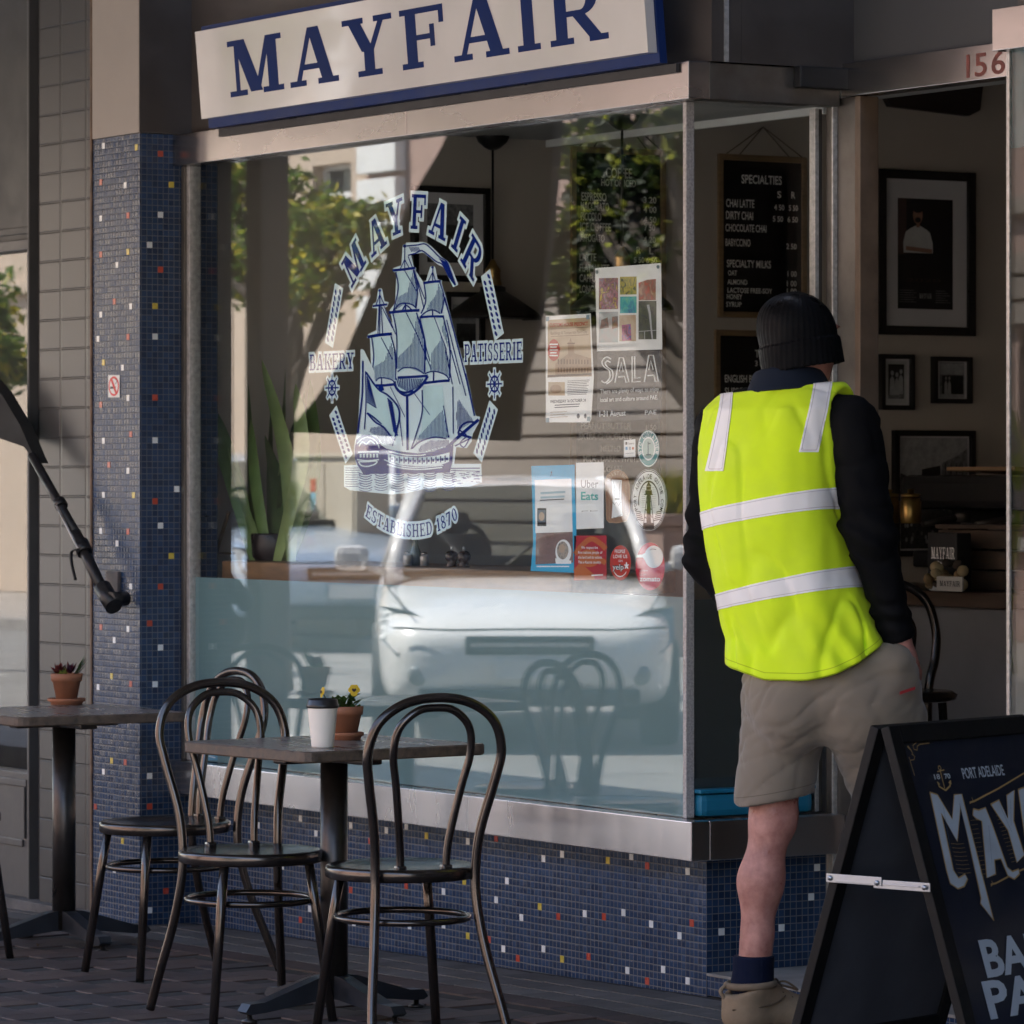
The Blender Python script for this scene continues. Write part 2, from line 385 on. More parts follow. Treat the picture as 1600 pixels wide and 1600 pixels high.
# ================================================================ MATERIALS OF THE PLACE
m_mosaic = mat_mosaic()
m_tw = mat('white_tile', (.72, .74, .74), .25); m_tr = mat('red_tile', (.42, .055, .03), .25); m_ty = mat('yellow_tile', (.55, .42, .06), .25)
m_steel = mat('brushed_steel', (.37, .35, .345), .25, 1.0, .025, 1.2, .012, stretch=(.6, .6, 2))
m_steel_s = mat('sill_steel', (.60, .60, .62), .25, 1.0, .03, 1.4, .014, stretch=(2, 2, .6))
m_alu = mat('weathered_aluminium', (.50, .48, .46), .45, .6, .3, 60, .3, 300)
m_alu_d = mat('dark_aluminium', (.15, .135, .12), .38, .7, .2, 12)
m_plaster = mat('painted_plaster', (.33, .285, .245), .6, 0, .10, 2.5, .12, 40)
m_brown = mat('brown_paint_and_shade', (.055, .045, .039), .45, 0, .2, 4, .1, 50)  # wall paint, and the shade coloured onto the pillar's side
m_soff = mat('dark_fascia_paint', (.045, .041, .036), .6, 0, .2, 3)
m_inner = mat('interior_wall_paint', (.50, .44, .375), .8, 0, .06, 2)
m_ceil = mat('interior_ceiling_paint', (.45, .45, .43), .8, 0, .06, 2)
m_white = mat('white_paint', (.72, .72, .70), .5, 0, .05, 4)
m_floor = mat('interior_floor', (.26, .24, .22), .5, 0, .2, 5)
m_glass = mat_glass('window_glass', .056)
m_film = mat_film('frosted_film', (.155, .275, .295), .10)
m_black = mat('black_paint', (.012, .012, .013), .45, 0, .3, 20)
m_conc = mat('concrete', (.25, .235, .22), .85, 0, .3, 6, .4, 60)
m_rust = mat('rust_stained_trim', (.14, .09, .06), .7, .3, .5, 20)
# ================================================================ GROUND
def slab(F, txt, warp, mi, layer, gap=.1, grow=0.0, _s=slab): return _s(F, txt, warp, mi, layer, gap, grow)
g = MB(); g.quad((-900, -900, -.16), (900, -900, -.16), (900, 900, -.16), (-900, 900, -.16))
tag(g.build('ground', mat('distant_ground', (.16, .15, .13), .9)), kind='structure')
m_road = mat('asphalt', (.20, .195, .185), .85, 0, .22, 1.5, .5, 120)
g = MB(); g.box((-90, -12.6, -.5), (60, -3.55, -.12)); tag(g.build('road', m_road), kind='structure')
m_line = mat('road_marking_paint', (.6, .6, .57), .7, 0, .2, 10)
g = MB()
for i in range(-12, 8): g.quad((i * 6, -8.05, -.116), (i * 6 + 3, -8.05, -.116), (i * 6 + 3, -7.93, -.116), (i * 6, -7.93, -.116))
for i in range(-9, 6): g.quad((i * 6.5, -6.0, -.116), (i * 6.5 + .1, -6.0, -.116), (i * 6.5 + 1.1, -3.9, -.116), (i * 6.5 + 1.0, -3.9, -.116))
tag(g.build('road_markings', m_line), kind='structure')
g = MB(); g.box((-90, -3.75, -.4), (60, -3.45, -.004), .012); g.box((-90, -12.75, -.4), (60, -12.5, -.004), .012)
tag(g.build('kerb', m_conc), kind='structure')
g = MB(); g.box((-90, -17.1, -.5), (60, -12.7, -.01)); tag(g.build('far_footpath', mat('far_paving', (.30, .27, .24), .85, 0, .2, 2)), kind='structure')
g = MB(); g.box((-90, -3.5, -.6), (60, .2, -.26)); [g.quad((x, -3.5, gz(x, -3.5) - .002), (x + 1, -3.5, gz(x + 1, -3.5) - .002), (x + 1, .2, gz(x + 1, 0) - .002), (x, .2, gz(x, 0) - .002)) for x in range(-12, 6)]; tag(g.build('footpath_bed', mat('paving_bed', (.030, .027, .026), .95, 0, .5, 30)), kind='structure')
# herringbone bricks, each its own block of one sheet
m_brick = mat_vcol('paver_brick', .62, bump=.5, bscale=150, spec=.45)
g = MB()
BW, BL = .113, .226
def brick(x0, y0, x1, y1, tone, top=0.0):
    g.ct = tone; q = .0009; c = .0012
    a, b, cc, d = x0 + q, y0 + q, x1 - q, y1 - q
    t = [top + random.uniform(-.0004, .0004) for _ in range(4)]
    vs = [(a, b, -.02), (cc, b, -.02), (cc, d, -.02), (a, d, -.02), (a, b, t[0] - c), (cc, b, t[1] - c), (cc, d, t[2] - c), (a, d, t[3] - c),
          (a + c, b + c, t[0]), (cc - c, b + c, t[1]), (cc - c, d - c, t[2]), (a + c, d - c, t[3])]
    vs = [(x, y, z + gz(x, y)) for x, y, z in vs]
    g.add(vs, [(0, 1, 5, 4), (1, 2, 6, 5), (2, 3, 7, 6), (3, 0, 4, 7), (4, 5, 9, 8), (5, 6, 10, 9), (6, 7, 11, 10), (7, 4, 8, 11), (8, 9, 10, 11)])
def btone(): 
    k = random.uniform(.5, .78); r = random.random()
    return tuple(k * c for c in ((.105, .070, .064) if r < .6 else (.078, .060, .060) if r < .85 else (.135, .088, .074)))
for i in range(-64, 40):
    for j in range(-44, 4):
        # 90-degree herringbone: each cell diagonal repeats every 4 half-bricks
        k = (i - j) % 4
        x, y = i * BW, -.53 + j * BW
        if k == 0 and x > -6.3 and x + BL < 3.4 and y > -3.4 and y + BW <= -.525: brick(x, y, x + BL, y + BW, btone())
        if k == 2 and x > -6.3 and x + BW < 3.4 and y > -3.4 and y + BL <= -.41: brick(x, y, x + BW, y + BL, btone())
for i in range(-30, 16):
    brick(i * BL, -.455, (i + 1) * BL, -.345, tuple(.8 * c for c in btone()), .001)
tag(g.build('footpath_paving', m_brick), kind='structure')
g = MB(); m_strip = mat_vcol('grey_strip_tile', .55, bump=.4, bscale=120)
for i in range(-60, 36):
    for j in range(3):
        k = random.uniform(.75, 1.2); g.ct = (.115 * k, .108 * k, .104 * k); x0 = i * .115; y0 = -.343 + j * .115
        zz_ = gz(x0 + .05, y0 + .05); g.box((x0 + .001, y0 + .001, zz_ - .02), (x0 + .114, y0 + .114, zz_ + .0005 * random.random()))
tag(g.build('entry_tile_strip', m_strip), kind='structure')
# ================================================================ THE BAKERY BUILDING
XL, XP = -3.333, -2.986            # mosaic pillar, left and right
XC = onY(1073, 700, -.002).x       # glass corner
shop = empty('bakery_shop', (0, 0, 0), 0, 'cafe shopfront with blue mosaic pillar, steel framed display window and open doorway', 'shop')
def part(mb, name, m, p=shop): return mb.build(name, m, p)
def accents(lst, Y=None, X=None, hw=.0098):
    """coloured tiles among the blue ones, standing a millimetre proud, at grid cells"""
    for px, py, c in lst:
        p = onY(px, py, Y) if Y is not None else onX(px, py, X)
        G = .0202; u = math.floor((p.x + p.y) / G) + .5; v = (math.floor(p.z / G) + .5) * G
        mi = 'wry'.index(c) + 1
        if Y is not None:
            x = u * G - Y; acc.box((x - hw, Y - .0012, v - hw), (x + hw, Y + .002, v + hw), mi=mi)
        else:
            y = u * G - X; acc.box((X - .002, y - hw, v - hw), (X + .0012, y + hw, v + hw), mi=mi)
MT = [m_mosaic, m_tw, m_tr, m_ty]
acc = MB(); acc.box((XL, -.171, -.1), (XP, .12, 2.56))
accents([(164, 231, 'w'), (212, 234, 'y'), (159, 281, 'r'), (197, 285, 'w'), (159, 339, 'w'), (202, 334, 'r'), (202, 391, 'y'), (158, 395, 'r'), (183, 413, 'w'), (178, 471, 'r'), (206, 479, 'w'), (158, 494, 'w'), (153, 531, 'w'), (201, 529, 'r'),
         (162, 570, 'y'), (191, 578, 'w'), (201, 617, 'w'), (157, 630, 'r'), (205, 675, 'r'), (162, 686, 'w'), (172, 725, 'r'), (201, 733, 'w'), (162, 774, 'w'), (210, 773, 'y'), (157, 832, 'w'), (201, 832, 'r'), (181, 852, 'w'), (205, 921, 'w'),
         (156, 977, 'r'), (200, 979, 'w'), (180, 998, 'w'), (175, 1056, 'y'), (204, 1068, 'r'), (155, 1075, 'w'), (174, 1193, 'y'), (198, 1195, 'r'), (160, 1202, 'w'), (149, 1259, 'r'), (192, 1315, 'y'), (178, 1360, 'w')], Y=-.171)
accents([(250, 245, 'r'), (267, 285, 'y'), (250, 332, 'w'), (234, 380, 'w'), (250, 420, 'r'), (242, 479, 'y'), (241, 529, 'w'), (242, 618, 'r'), (241, 685, 'w'), (274, 762, 'w'), (240, 783, 'r'), (248, 820, 'w'), (265, 868, 'y'), (249, 919, 'r'), (232, 970, 'r'), (248, 1008, 'w'), (239, 1068, 'w'), (237, 1216, 'w'), (236, 1264, 'r'), (279, 1343, 'w'), (236, 1422, 'w'), (270, 1300, 'y'), (262, 1390, 'r')], X=XP)
part(acc, 'mosaic_pillar', MT)
b = MB(); b.box((XL - .004, -.174, 2.562), (XP - .002, .12, 3.9), .004); part(b, 'pillar_plaster', m_plaster)
b = MB(); b.box((XP - .0015, -.173, 2.563), (XP + .003, .12, 3.9)); part(b, 'pillar_side_shade', m_brown)  # thin dark sheet; the shade of the pillar's side is put into its colour
b = MB(); b.box((XL - .014, -.176, -.1), (XL - .001, -.10, 3.5)); part(b, 'pillar_edge_trim', m_rust)
# plinth under the window
acc = MB(); acc.box((XP + .002, .04, -.1), (.021, .16, .379)); acc.box((-.1, .042, .056), (.0215, .47, .379))
accents([(468, 1275, 'w'), (550, 1287, 'w'), (604, 1294, 'w'), (634, 1289, 'w'), (576, 1311, 'r'), (669, 1305, 'y'), (730, 1312, 'w'), (778, 1308, 'r'), (495, 1299, 'w'), (443, 1352, 'w'), (489, 1359, 'r'), (434, 1409, 'w'), (486, 1419, 'w'), (470, 1434, 'r'), (549, 1389, 'r'), (634, 1383, 'r'), (692, 1391, 'w'), (724, 1374, 'y'), (790, 1375, 'w'), (778, 1406, 'w'), (555, 1442, 'w'), (640, 1447, 'w'), (693, 1445, 'w'), (670, 1463, 'r'), (729, 1461, 'y'), (765, 1469, 'r'), (784, 1483, 'w'),
         (848, 1340, 'w'), (880, 1332, 'w'), (952, 1343, 'y'), (985, 1338, 'w'), (1012, 1351, 'r'), (1075, 1359, 'w'), (841, 1416, 'y'), (815, 1434, 'w'), (873, 1433, 'r'), (912, 1427, 'w'), (945, 1432, 'r'), (973, 1425, 'w'), (1020, 1445, 'w'), (1084, 1442, 'r'), (1062, 1462, 'w'), (847, 1483, 'w'), (809, 1497, 'r'), (879, 1501, 'y'), (919, 1497, 'r'), (980, 1519, 'w'), (1034, 1516, 'w'), (1013, 1534, 'r'), (1076, 1536, 'w'), (330, 1318, 'w'), (352, 1392, 'r'), (385, 1345, 'y'), (402, 1290, 'w')], Y=.04)
accents([(1124, 1456, 'w'), (1220, 1448, 'w'), (1264, 1397, 'w'), (1279, 1353, 'w')], X=.0215)
part(acc, 'mosaic_plinth', MT)
acc = MB(); acc.box((.024, .041, 0), (1.55, .2, .053)); part(acc, 'step_riser', m_mosaic)
b = MB(); b.box((.026, .036, .0535), (1.55, .9, .062), .002); part(b, 'doorstep', m_conc)
b = MB(); b.box((-.02, .445, .062), (.03, .52, .379), .003); part(b, 'plinth_post', m_plaster)
# steel sill and header
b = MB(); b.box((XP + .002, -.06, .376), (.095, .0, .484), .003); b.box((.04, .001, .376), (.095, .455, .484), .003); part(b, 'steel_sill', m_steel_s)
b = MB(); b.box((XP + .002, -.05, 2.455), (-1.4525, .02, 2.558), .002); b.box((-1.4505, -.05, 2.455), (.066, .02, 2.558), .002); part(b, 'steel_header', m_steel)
b = MB(); b.box((.010, .021, 2.456), (.0655, .46, 2.557), .002); part(b, 'side_header', m_alu_d)
b = MB(); b.box((.068, .462, 2.482), (2.2, .53, 2.575), .002); dh = part(b, 'door_header', m_steel)
b = MB(); b.box((.067, .30, 2.50), (.10, .47, 2.56), .004); part(b, 'door_closer_box', m_black)
# worn painted street number on the door header
m_num = mat('worn_red_number', (.17, .045, .03), .7, 0, .5, 40)
f = Flat(lambda x, y: (x, .4615, y), (0, -1, 0), .0003)
zc = lambda px, py: onY(px, py, .4615)
for ch, px, wd in (('1', 1510, .014), ('5', 1523, .052), ('6', 1549, .058)):
    a = zc(px, 100); f.text(ch, a.x, 2.492, .064, 0, 1, width=wd, bold=.012)
f.build('street_number', m_num, dh)
# walls above
b = MB(); b.box((XP, .02, 2.56), (.075, .12, 3.9)); b.box((.005, .121, 2.56), (.0745, .6, 3.9)); part(b, 'upper_wall', m_brown)
b = MB(); b.box((.076, .50, 2.576), (3.6, .6, 3.9)); part(b, 'entry_wall', m_soff)
b = MB(); b.box((.076, .06, 2.56), (.079, .075, 3.6)); part(b, 'conduit', m_alu)
# corner post, window jamb, door frame
b = MB(); b.box((XC - .017, -.004, .4845), (XC, .024, 2.4545), .003); part(b, 'corner_post', mat('speckled_grey_post', (.42, .39, .38), .6, .2, .35, 160, .4, 300))
b = MB(); b.box((XP + .004, -.02, .486), (XP + .026, .03, 2.454), .002, mi=0); b.box((XP + .028, -.012, .486), (XP + .05, .03, 2.454), .002, mi=1); part(b, 'window_jamb', [m_alu_d, m_alu])
win = empty('display_window'); win.parent = shop
b = MB(); b.box((XP + .05, 0, .485), (XC - .018, .006, 2.4545)); part(b, 'window_pane', m_glass, win)
b = MB(); b.quad((XP + .051, .0095, .486), (XC - .019, .0095, .486), (XC - .019, .0095, 1.092), (XP + .051, .0095, 1.092)); part(b, 'frosted_film', m_film, win)
sw = empty('side_window'); sw.parent = shop
m_glass2 = mat_glass('side_window_glass', .02)
b = MB(); b.box((XC - .010, .0245, .485), (XC - .004, .432, 2.455)); part(b, 'side_pane', m_glass2, sw)
b = MB(); b.quad((XC - .013, .0255, .486), (XC - .013, .431, .486), (XC - .013, .431, 1.085), (XC - .013, .0255, 1.085)); part(b, 'side_film', mat_film('dark_side_film', (.05, .062, .066), .35), sw)
b = MB()
b.box((XC - .03, .433, .486), (XC - .002, .447, 2.455), .002, mi=1); b.box((XC - .03, .448, .486), (XC - .006, .46, 2.455), mi=0)
b.box((.0, .461, .3795), (.03, .466, 2.48), mi=0); b.box((.031, .456, .062), (.038, .52, 2.481), .001, mi=1)
b.box((.039, .470, .062), (.125, .52, 2.48), .002, mi=0); b.box((.126, .466, .062), (.152, .53, 2.48), .003, mi=2)
part(b, 'door_frame', [m_alu_d, m_alu, mat('door_jamb_wood', (.13, .085, .055), .55, 0, .25, 12)])
# shop interior
b = MB(); b.box((-3.33, .121, .06), (-3.25, 6.2, 3.3)); part(b, 'interior_side_wall', m_inner)
b = MB(); b.box((-3.249, 6.1, .06), (3.6, 6.2, 3.3)); part(b, 'interior_back_wall', m_inner)
b = MB(); b.box((3.5, .6, .06), (3.6, 6.09, 3.3)); part(b, 'interior_far_wall', m_inner)
b = MB(); b.box((-3.249, .121, 2.625), (.004, 1.58, 2.72)); part(b, 'window_soffit', m_ceil)
b = MB(); b.box((-3.249, 1.581, 2.60), (onY(1286, 165, 1.58).x, 1.6, 2.715)); part(b, 'soffit_edge', m_white)
b = MB(); b.box((-3.4, .601, 3.3), (3.7, 6.2, 3.4)); b.box((-3.248, .122, 3.31), (.0, .6, 3.4)); part(b, 'interior_ceiling', m_ceil)
b = MB(); b.box((-3.249, .9, -.02), (3.5, 6.1, .06)); b.box((-2.98, .17, -.02), (-.1, .899, .06)); part(b, 'interior_floor', m_floor)
# the far half of the shopfront, right of the doorway
XR = onY(1577, 800, -.004).x
b = MB(); b.box((onY(1550, 40, -.05).x, -.05, 2.473), (4.6, .02, 2.577), .002); part(b, 'far_header', m_steel)
b = MB(); b.box((XR - .012, -.004, .4845), (XR, .003, 2.472), .001); part(b, 'far_post', m_alu)
fw_ = empty('far_window'); fw_.parent = shop
b = MB(); b.box((XR + .001, .0, .485), (4.6, .006, 2.472)); part(b, 'far_pane', mat_glass('far_glass', .022), fw_)
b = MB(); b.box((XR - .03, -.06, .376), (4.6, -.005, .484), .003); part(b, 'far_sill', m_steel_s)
b = MB(); b.box((XR + .03, .04, 0), (4.6, .16, .379)); part(b, 'far_plinth', m_mosaic)
b = MB(); b.box((XR + .001, .021, 2.578), (4.6, .12, 3.9)); part(b, 'far_upper_wall', m_brown)
b = MB(); b.box((XR + .01, .5, .3), (4.6, .52, 2.6)); part(b, 'far_window_backing', mat('dark_display_backing', (.05, .055, .05), .8))
# unseen dark screen added right of the doorway to block side light
b = MB(); b.box((5.2, -2.55, .1), (5.23, -.08, 3.2)); tag(b.build('light_blocker', mat('blocker_green', (.03, .04, .035), .85)), 'unseen dark screen added to block light from the right of the doorway', 'screen')
# veranda over the footpath
b = MB(); b.box((-34, -2.9, 3.25), (13, -.18, 3.33)); b.box((-34, -2.98, 3.1), (13, -2.901, 3.4), .01); part(b, 'veranda_roof', mat('veranda_lining', (.20, .18, .16), .7, 0, .1, 2))
b = MB(); b.box((-34, .3, 3.9), (13, 7, 5.0)); b.box((3.61, .601, .0), (13, 7, 3.9)); part(b, 'parapet', m_plaster)
# ================================================================ NEIGHBOURING SHOP ON THE LEFT
def mat_stack():
    m, nt, b = base('grey_glazed_blocks'); L = nt.links.new
    tc = nt.nodes.new('ShaderNodeTexCoord'); sp = nt.nodes.new('ShaderNodeSeparateXYZ'); L(tc.outputs['Object'], sp.inputs[0])
    x0 = onY(95, 800, -.15).x; z0 = onY(120, 544, -.15).z
    u = _math(nt, 'DIVIDE', _math(nt, 'SUBTRACT', sp.outputs[0], x0), .196); v = _math(nt, 'DIVIDE', _math(nt, 'SUBTRACT', sp.outputs[2], z0), .1012)
    fu = _math(nt, 'FRACT', u); fv = _math(nt, 'FRACT', v)
    du = _math(nt, 'MULTIPLY', _math(nt, 'MINIMUM', fu, _math(nt, 'SUBTRACT', 1.0, fu)), .085); dv = _math(nt, 'MULTIPLY', _math(nt, 'MINIMUM', fv, _math(nt, 'SUBTRACT', 1.0, fv)), .1012)
    g = nt.nodes.new('ShaderNodeMapRange'); g.inputs[1].default_value = .0016; g.inputs[2].default_value = .0045; L(_math(nt, 'MINIMUM', du, dv), g.inputs[0])
    cu = nt.nodes.new('ShaderNodeCombineXYZ'); L(_math(nt, 'FLOOR', u), cu.inputs[0]); L(_math(nt, 'FLOOR', v), cu.inputs[1])
    wn = nt.nodes.new('ShaderNodeTexWhiteNoise'); L(cu.outputs[0], wn.inputs['Vector'])
    n = nt.nodes.new('ShaderNodeTexNoise'); n.inputs['Scale'].default_value = 4; n.inputs['Detail'].default_value = 5; L(tc.outputs['Object'], n.inputs['Vector'])
    c = _mix(nt, 'MIX', (.031, .030, .031), (.043, .042, .043), _math(nt, 'ADD', _math(nt, 'MULTIPLY', wn.outputs['Value'], .5), _math(nt, 'MULTIPLY', n.outputs[0], .5)))
    L(_mix(nt, 'MIX', (.03, .027, .025), c, g.outputs[0]), b.inputs['Base Color']); b.inputs['Roughness'].default_value = .38
    bp = nt.nodes.new('ShaderNodeBump'); bp.inputs['Strength'].default_value = .7; bp.inputs['Distance'].default_value = .003; L(g.outputs[0], bp.inputs['Height']); L(bp.outputs[0], b.inputs['Normal'])
    return m
nb = empty('neighbour_shop', (-4, -.1, 0), 0, 'grey tiled neighbouring shopfront with timber framed glass at left edge', 'shop'); nb.location = (0, 0, 0)
m_ntrim = mat('grey_timber_trim', (.065, .062, .061), .45, 0, .1, 8, .1, 60)
m_nshade = mat('dark_grey_board', (.032, .030, .028), .5, 0, .15, 5)
m_ndark = mat('dark_recess', (.035, .033, .033), .7)
xa = onY(62, 800, -.15).x; xb = onY(47, 800, -.15).x; XN = -7.5
b = MB(); b.box((xa, -.15, -.05), (XL - .015, .1, 3.9)); b.build('tiled_wall', mat_stack(), nb)
b = MB(); b.box((xb + .002, -.12, -.05), (xa - .001, .1, 3.9)); b.build('recess_strip', m_ndark, nb)
b = MB(); b.box((XN, -.19, -.2), (XL - .016, -.06, -.045), .006); b.build('concrete_base', mat('dark_concrete', (.11, .105, .10), .9, 0, .4, 12), nb)
wn_ = empty('neighbour_window'); wn_.parent = nb
x_in = onY(44, 800, -.15).x
b = MB(); b.box((x_in, -.155, -.05), (xb, .02, 3.9), .004); b.build('window_post', m_ntrim, wn_)
zt = onY(20, 393, -.14).z; zb = onY(20, 1205, -.14).z
b = MB(); b.box((XN, -.1, zb), (x_in - .001, -.094, zt)); b.build('neighbour_pane', mat_glass('neighbour_glass', .028), wn_)
b = MB(); b.box((XN, .35, 0), (xb, .4, 3.9)); b.build('dark_backing', mat('neighbour_backing', (.02, .02, .02), .9), wn_)
b = MB(); b.box((XN, -.14, zt + .001), (x_in - .002, -.05, zt + .04), .004); b.build('transom', m_ntrim, wn_)
b = MB(); b.box((XN, -.115, zt + .041), (x_in - .002, -.05, 3.9)); b.box((XN, -.125, zt + .06), (x_in - .03, -.1155, zt + .085), .003); b.box((x_in - .06, -.125, zt + .0855), (x_in - .03, -.1155, 3.9), .003); b.build('upper_board', m_nshade, nb)
b = MB(); b.box((XN, -.13, -.05), (x_in - .002, -.05, zb - .001), .003)
b.box((XN, -.14, zb - .05), (x_in - .04, -.131, zb - .025), .003); b.box((x_in - .075, -.14, .16), (x_in - .055, -.131, zb - .051), .003); b.box((XN, -.138, .13), (x_in - .0755, -.131, .155), .003)
b.build('lower_panel', m_ntrim, nb)
b = MB(); b.box((XN, -.06, 2.0), (XN + .3, 6, 3.9)); b.box((XN - 30, .0, 0), (XN + .001, .2, 3.9)); b.build('neighbour_wall', m_plaster, nb)
# ================================================================ THE STREET (seen mirrored in the glass, and the source of its light)
def vY(px, py, Yv):
    p = onY(px, py, Yv); return Vector((p.x, -Yv, p.z))
def opp_building(name, x0, x1, H, m_wall, label, wins, bands=None, pil=None, m_band=None, parapet=.35):
    r = empty(name, (0, 0, 0), 0, label, 'building'); Y = -17.0
    b = MB(); xs = sorted(wins); z = 0
    # wall with real window openings: rows of (z0, z1), columns of (x0, x1)
    cols = sorted(set([x0, x1] + [q for c in wins for q in c[:2]])); rows = sorted(set([0, H] + [q for c in wins for q in c[2:]]))
    for i in range(len(cols) - 1):
        for j in range(len(rows) - 1):
            cx, cz = (cols[i] + cols[i + 1]) / 2, (rows[j] + rows[j + 1]) / 2
            if any(c[0] < cx < c[1] and c[2] < cz < c[3] for c in wins): continue
            b.box((cols[i], Y - .3, rows[j]), (cols[i + 1], Y, rows[j + 1]))
    b.box((x0, Y - 6, 0), (x1, Y - .301, H)); b.box((x0, Y - .1, H - parapet), (x1, Y + .18, H - parapet + .16), .02)
    b.build('wall', m_wall, r)
    for c in wins:
        w_ = MB(); w_.box((c[0], Y - .22, c[2]), (c[1], Y - .2, c[3])); wo_ = w_.build('window', mat('far_window_glass', (.05, .06, .065), .12, 0, .2, 1), r)
        s_ = MB(); m_ = .05
        s_.box((c[0], Y - .199, c[2]), (c[0] + m_, Y - .14, c[3])); s_.box((c[1] - m_, Y - .199, c[2]), (c[1], Y - .14, c[3])); s_.box((c[0] + m_, Y - .199, c[3] - m_), (c[1] - m_, Y - .14, c[3])); s_.box((c[0] + m_, Y - .199, (c[2] + c[3]) / 2 - .03), (c[1] - m_, Y - .14, (c[2] + c[3]) / 2 + .03))
        s_.build('frame', m_white, wo_)
        s_ = MB(); s_.box((c[0] - .08, Y + .001, c[2] - .12), (c[1] + .08, Y + .1, c[2]), .01); s_.build('sill', m_conc, wo_)
    if bands:
        q = MB()
        for z0, z1, xx0, xx1, st in bands:
            z = z0
            while z + st <= z1 + 1e-6: q.box((xx0, Y + .001, z), (xx1, Y + .10, z + st - .035), .012); z += st
        q.build('rustication', m_band or m_wall, r)
    sc_ = MB(); sc_.box((x0, Y + .001, 3.7), (x1, Y + .12, 3.86), .02); sc_.build('string_course', m_band or m_wall, r)
    if pil:
        q = MB()
        for xx0, xx1, z0, z1, st in pil:
            z = z0
            while z < z1: q.box((xx0, Y + .001, z), (xx1, Y + .14, z + st - .07), .01); z += st
        q.build('quoin_pilaster', m_white, r)
    return r
m_cream = mat('cream_render', (.48, .385, .30), .85, 0, .06, .6, .1, 20)
m_pink = mat('pinkish_brick', (.36, .25, .21), .85, 0, .25, 3, .2, 30)
m_sand = mat('sandstone', (.26, .22, .185), .85, 0, .12, 2, .2, 30)
xA0, xA1 = -75.0, vY(572, 400, 17).x; xB1 = 2.0
xw0, xw1 = vY(488, 320, 17).x, vY(548, 320, 17).x; zw0, zw1 = vY(515, 352, 17).z, vY(515, 292, 17).z
opp_building('far_building', xA0, xA1, 8.5, m_cream, 'cream rendered building across the street with small shaded windows, mirrored in the shop window', [(xw0, xw1, zw0, zw1 + .25)] + [(x, x + 1.1, z, z + 1.7) for x in (-70, -65.5, -61, -56.5, -52, -47.5) for z in (1.0, 4.2)])
opp_building('far_building', xA1 + .01, xB1, 9.2, m_pink, 'brick building across the street with banded stone base, mirrored in the window',
             [(x, x + 1.2, 4.4, 6.3) for x in (-29, -25.6, -22, -17, -12, -7, -2.5)] + [(x, x + 1.3, .9, 2.7) for x in (-20, -15.5, -11, -6.5, -2)],
             bands=[(.1, 3.6, xA1 + .9, -20.2, .22), (2.75, 3.6, -20.19, xB1, .22)], pil=[(xA1 + .02, xA1 + .85, .1, 8.4, .42)], m_band=m_sand)
opp_building('far_building', xB1 + .01, 48, 7.5, m_sand, 'sandstone building across the street, opposite the photographer', [(x, x + 1.4, z, z + 1.8) for x in (5, 9.5, 14, 18.5, 23) for z in (1, 4.2)])
# ---- trees
def tree(x, y, h, lean, crown, nleaf, label, seed, tones, lsz=.10):
    rnd = random.Random(seed); r = empty('street_tree', (x, y, 0), 0, label, 'tree', 'trees along the street')
    tr = MB(); top = Vector((lean, 0, h * .55))
    path = bez([(0, 0, -.1), (lean * .3, .03, h * .2), (lean * .7, -.03, h * .4), top], 5)
    tr.tube(path, [.13 - .07 * i / len(path) for i in range(len(path))], 9)
    tips = []
    for cx, cy, cz, rad in crown:
        e = Vector((cx, cy, cz)); st = path[rnd.randint(len(path) // 2, len(path) - 1)]
        mid = (st + e) / 2 + Vector((rnd.uniform(-.2, .2), rnd.uniform(-.2, .2), .15)); pth = bez([st, mid, e], 5)
        tr.tube(pth, [.05 - .035 * i / len(pth) for i in range(len(pth))], 6)
        for k in range(9):
            d = Vector((rnd.gauss(0, 1), rnd.gauss(0, 1), rnd.gauss(0, .8))).normalized(); q = e + d * rad * rnd.uniform(.6, 1)
            tr.tube(bez([pth[rnd.randint(2, len(pth) - 1)], (e + q) / 2 + Vector((0, 0, .05)), q], 3), [.018, .016, .014, .012, .01, .008, .006], 4, cap=False); tips.append((q, rad))
    tr.build('trunk', mat('tree_bark', (.07, .055, .042), .9, 0, .3, 14, .5, 40), r)
    cr = MB()
    for i in range(nleaf):
        if rnd.random() < .8: c, rad = rnd.choice(tips); p = c + Vector((rnd.gauss(0, .28), rnd.gauss(0, .28), rnd.gauss(0, .24))) * rad
        else: q = rnd.choice(crown); d = Vector((rnd.gauss(0, 1), rnd.gauss(0, 1), rnd.gauss(0, 1))).normalized(); p = Vector(q[:3]) + d * q[3] * rnd.uniform(.2, 1.1)
        a = Vector((rnd.gauss(0, 1), rnd.gauss(0, 1), rnd.gauss(-.4, .7))).normalized(); bb = a.cross(Vector((rnd.gauss(0, 1), rnd.gauss(0, 1), rnd.gauss(0, 1)))).normalized()
        s = lsz * rnd.uniform(.6, 1.3); t = rnd.choice(tones); k = rnd.uniform(.7, 1.3); cr.ct = tuple(k * v for v in t)
        n = a.cross(bb) * s * .12
        cr.add([p - a * s, p + bb * s * .5 - n, p + a * s, p - bb * s * .5 - n], [(0, 1, 2), (0, 2, 3)])
    o = cr.build('crown', mat_vcol('leaf', .5, bump=0, two=.45), r); return r
TG = [(.10, .18, .03), (.14, .24, .04), (.07, .12, .028), (.55, .46, .04), (.28, .34, .04)]
p1_ = vY(430, 380, 8.3); p2_ = vY(955, 350, 6.6)
def cl(pts, Yv, x, y):
    out = []
    for px, py, r_ in pts: q = vY(px, py, Yv); out.append((q.x - x, q.y - y, q.z, r_))
    return out
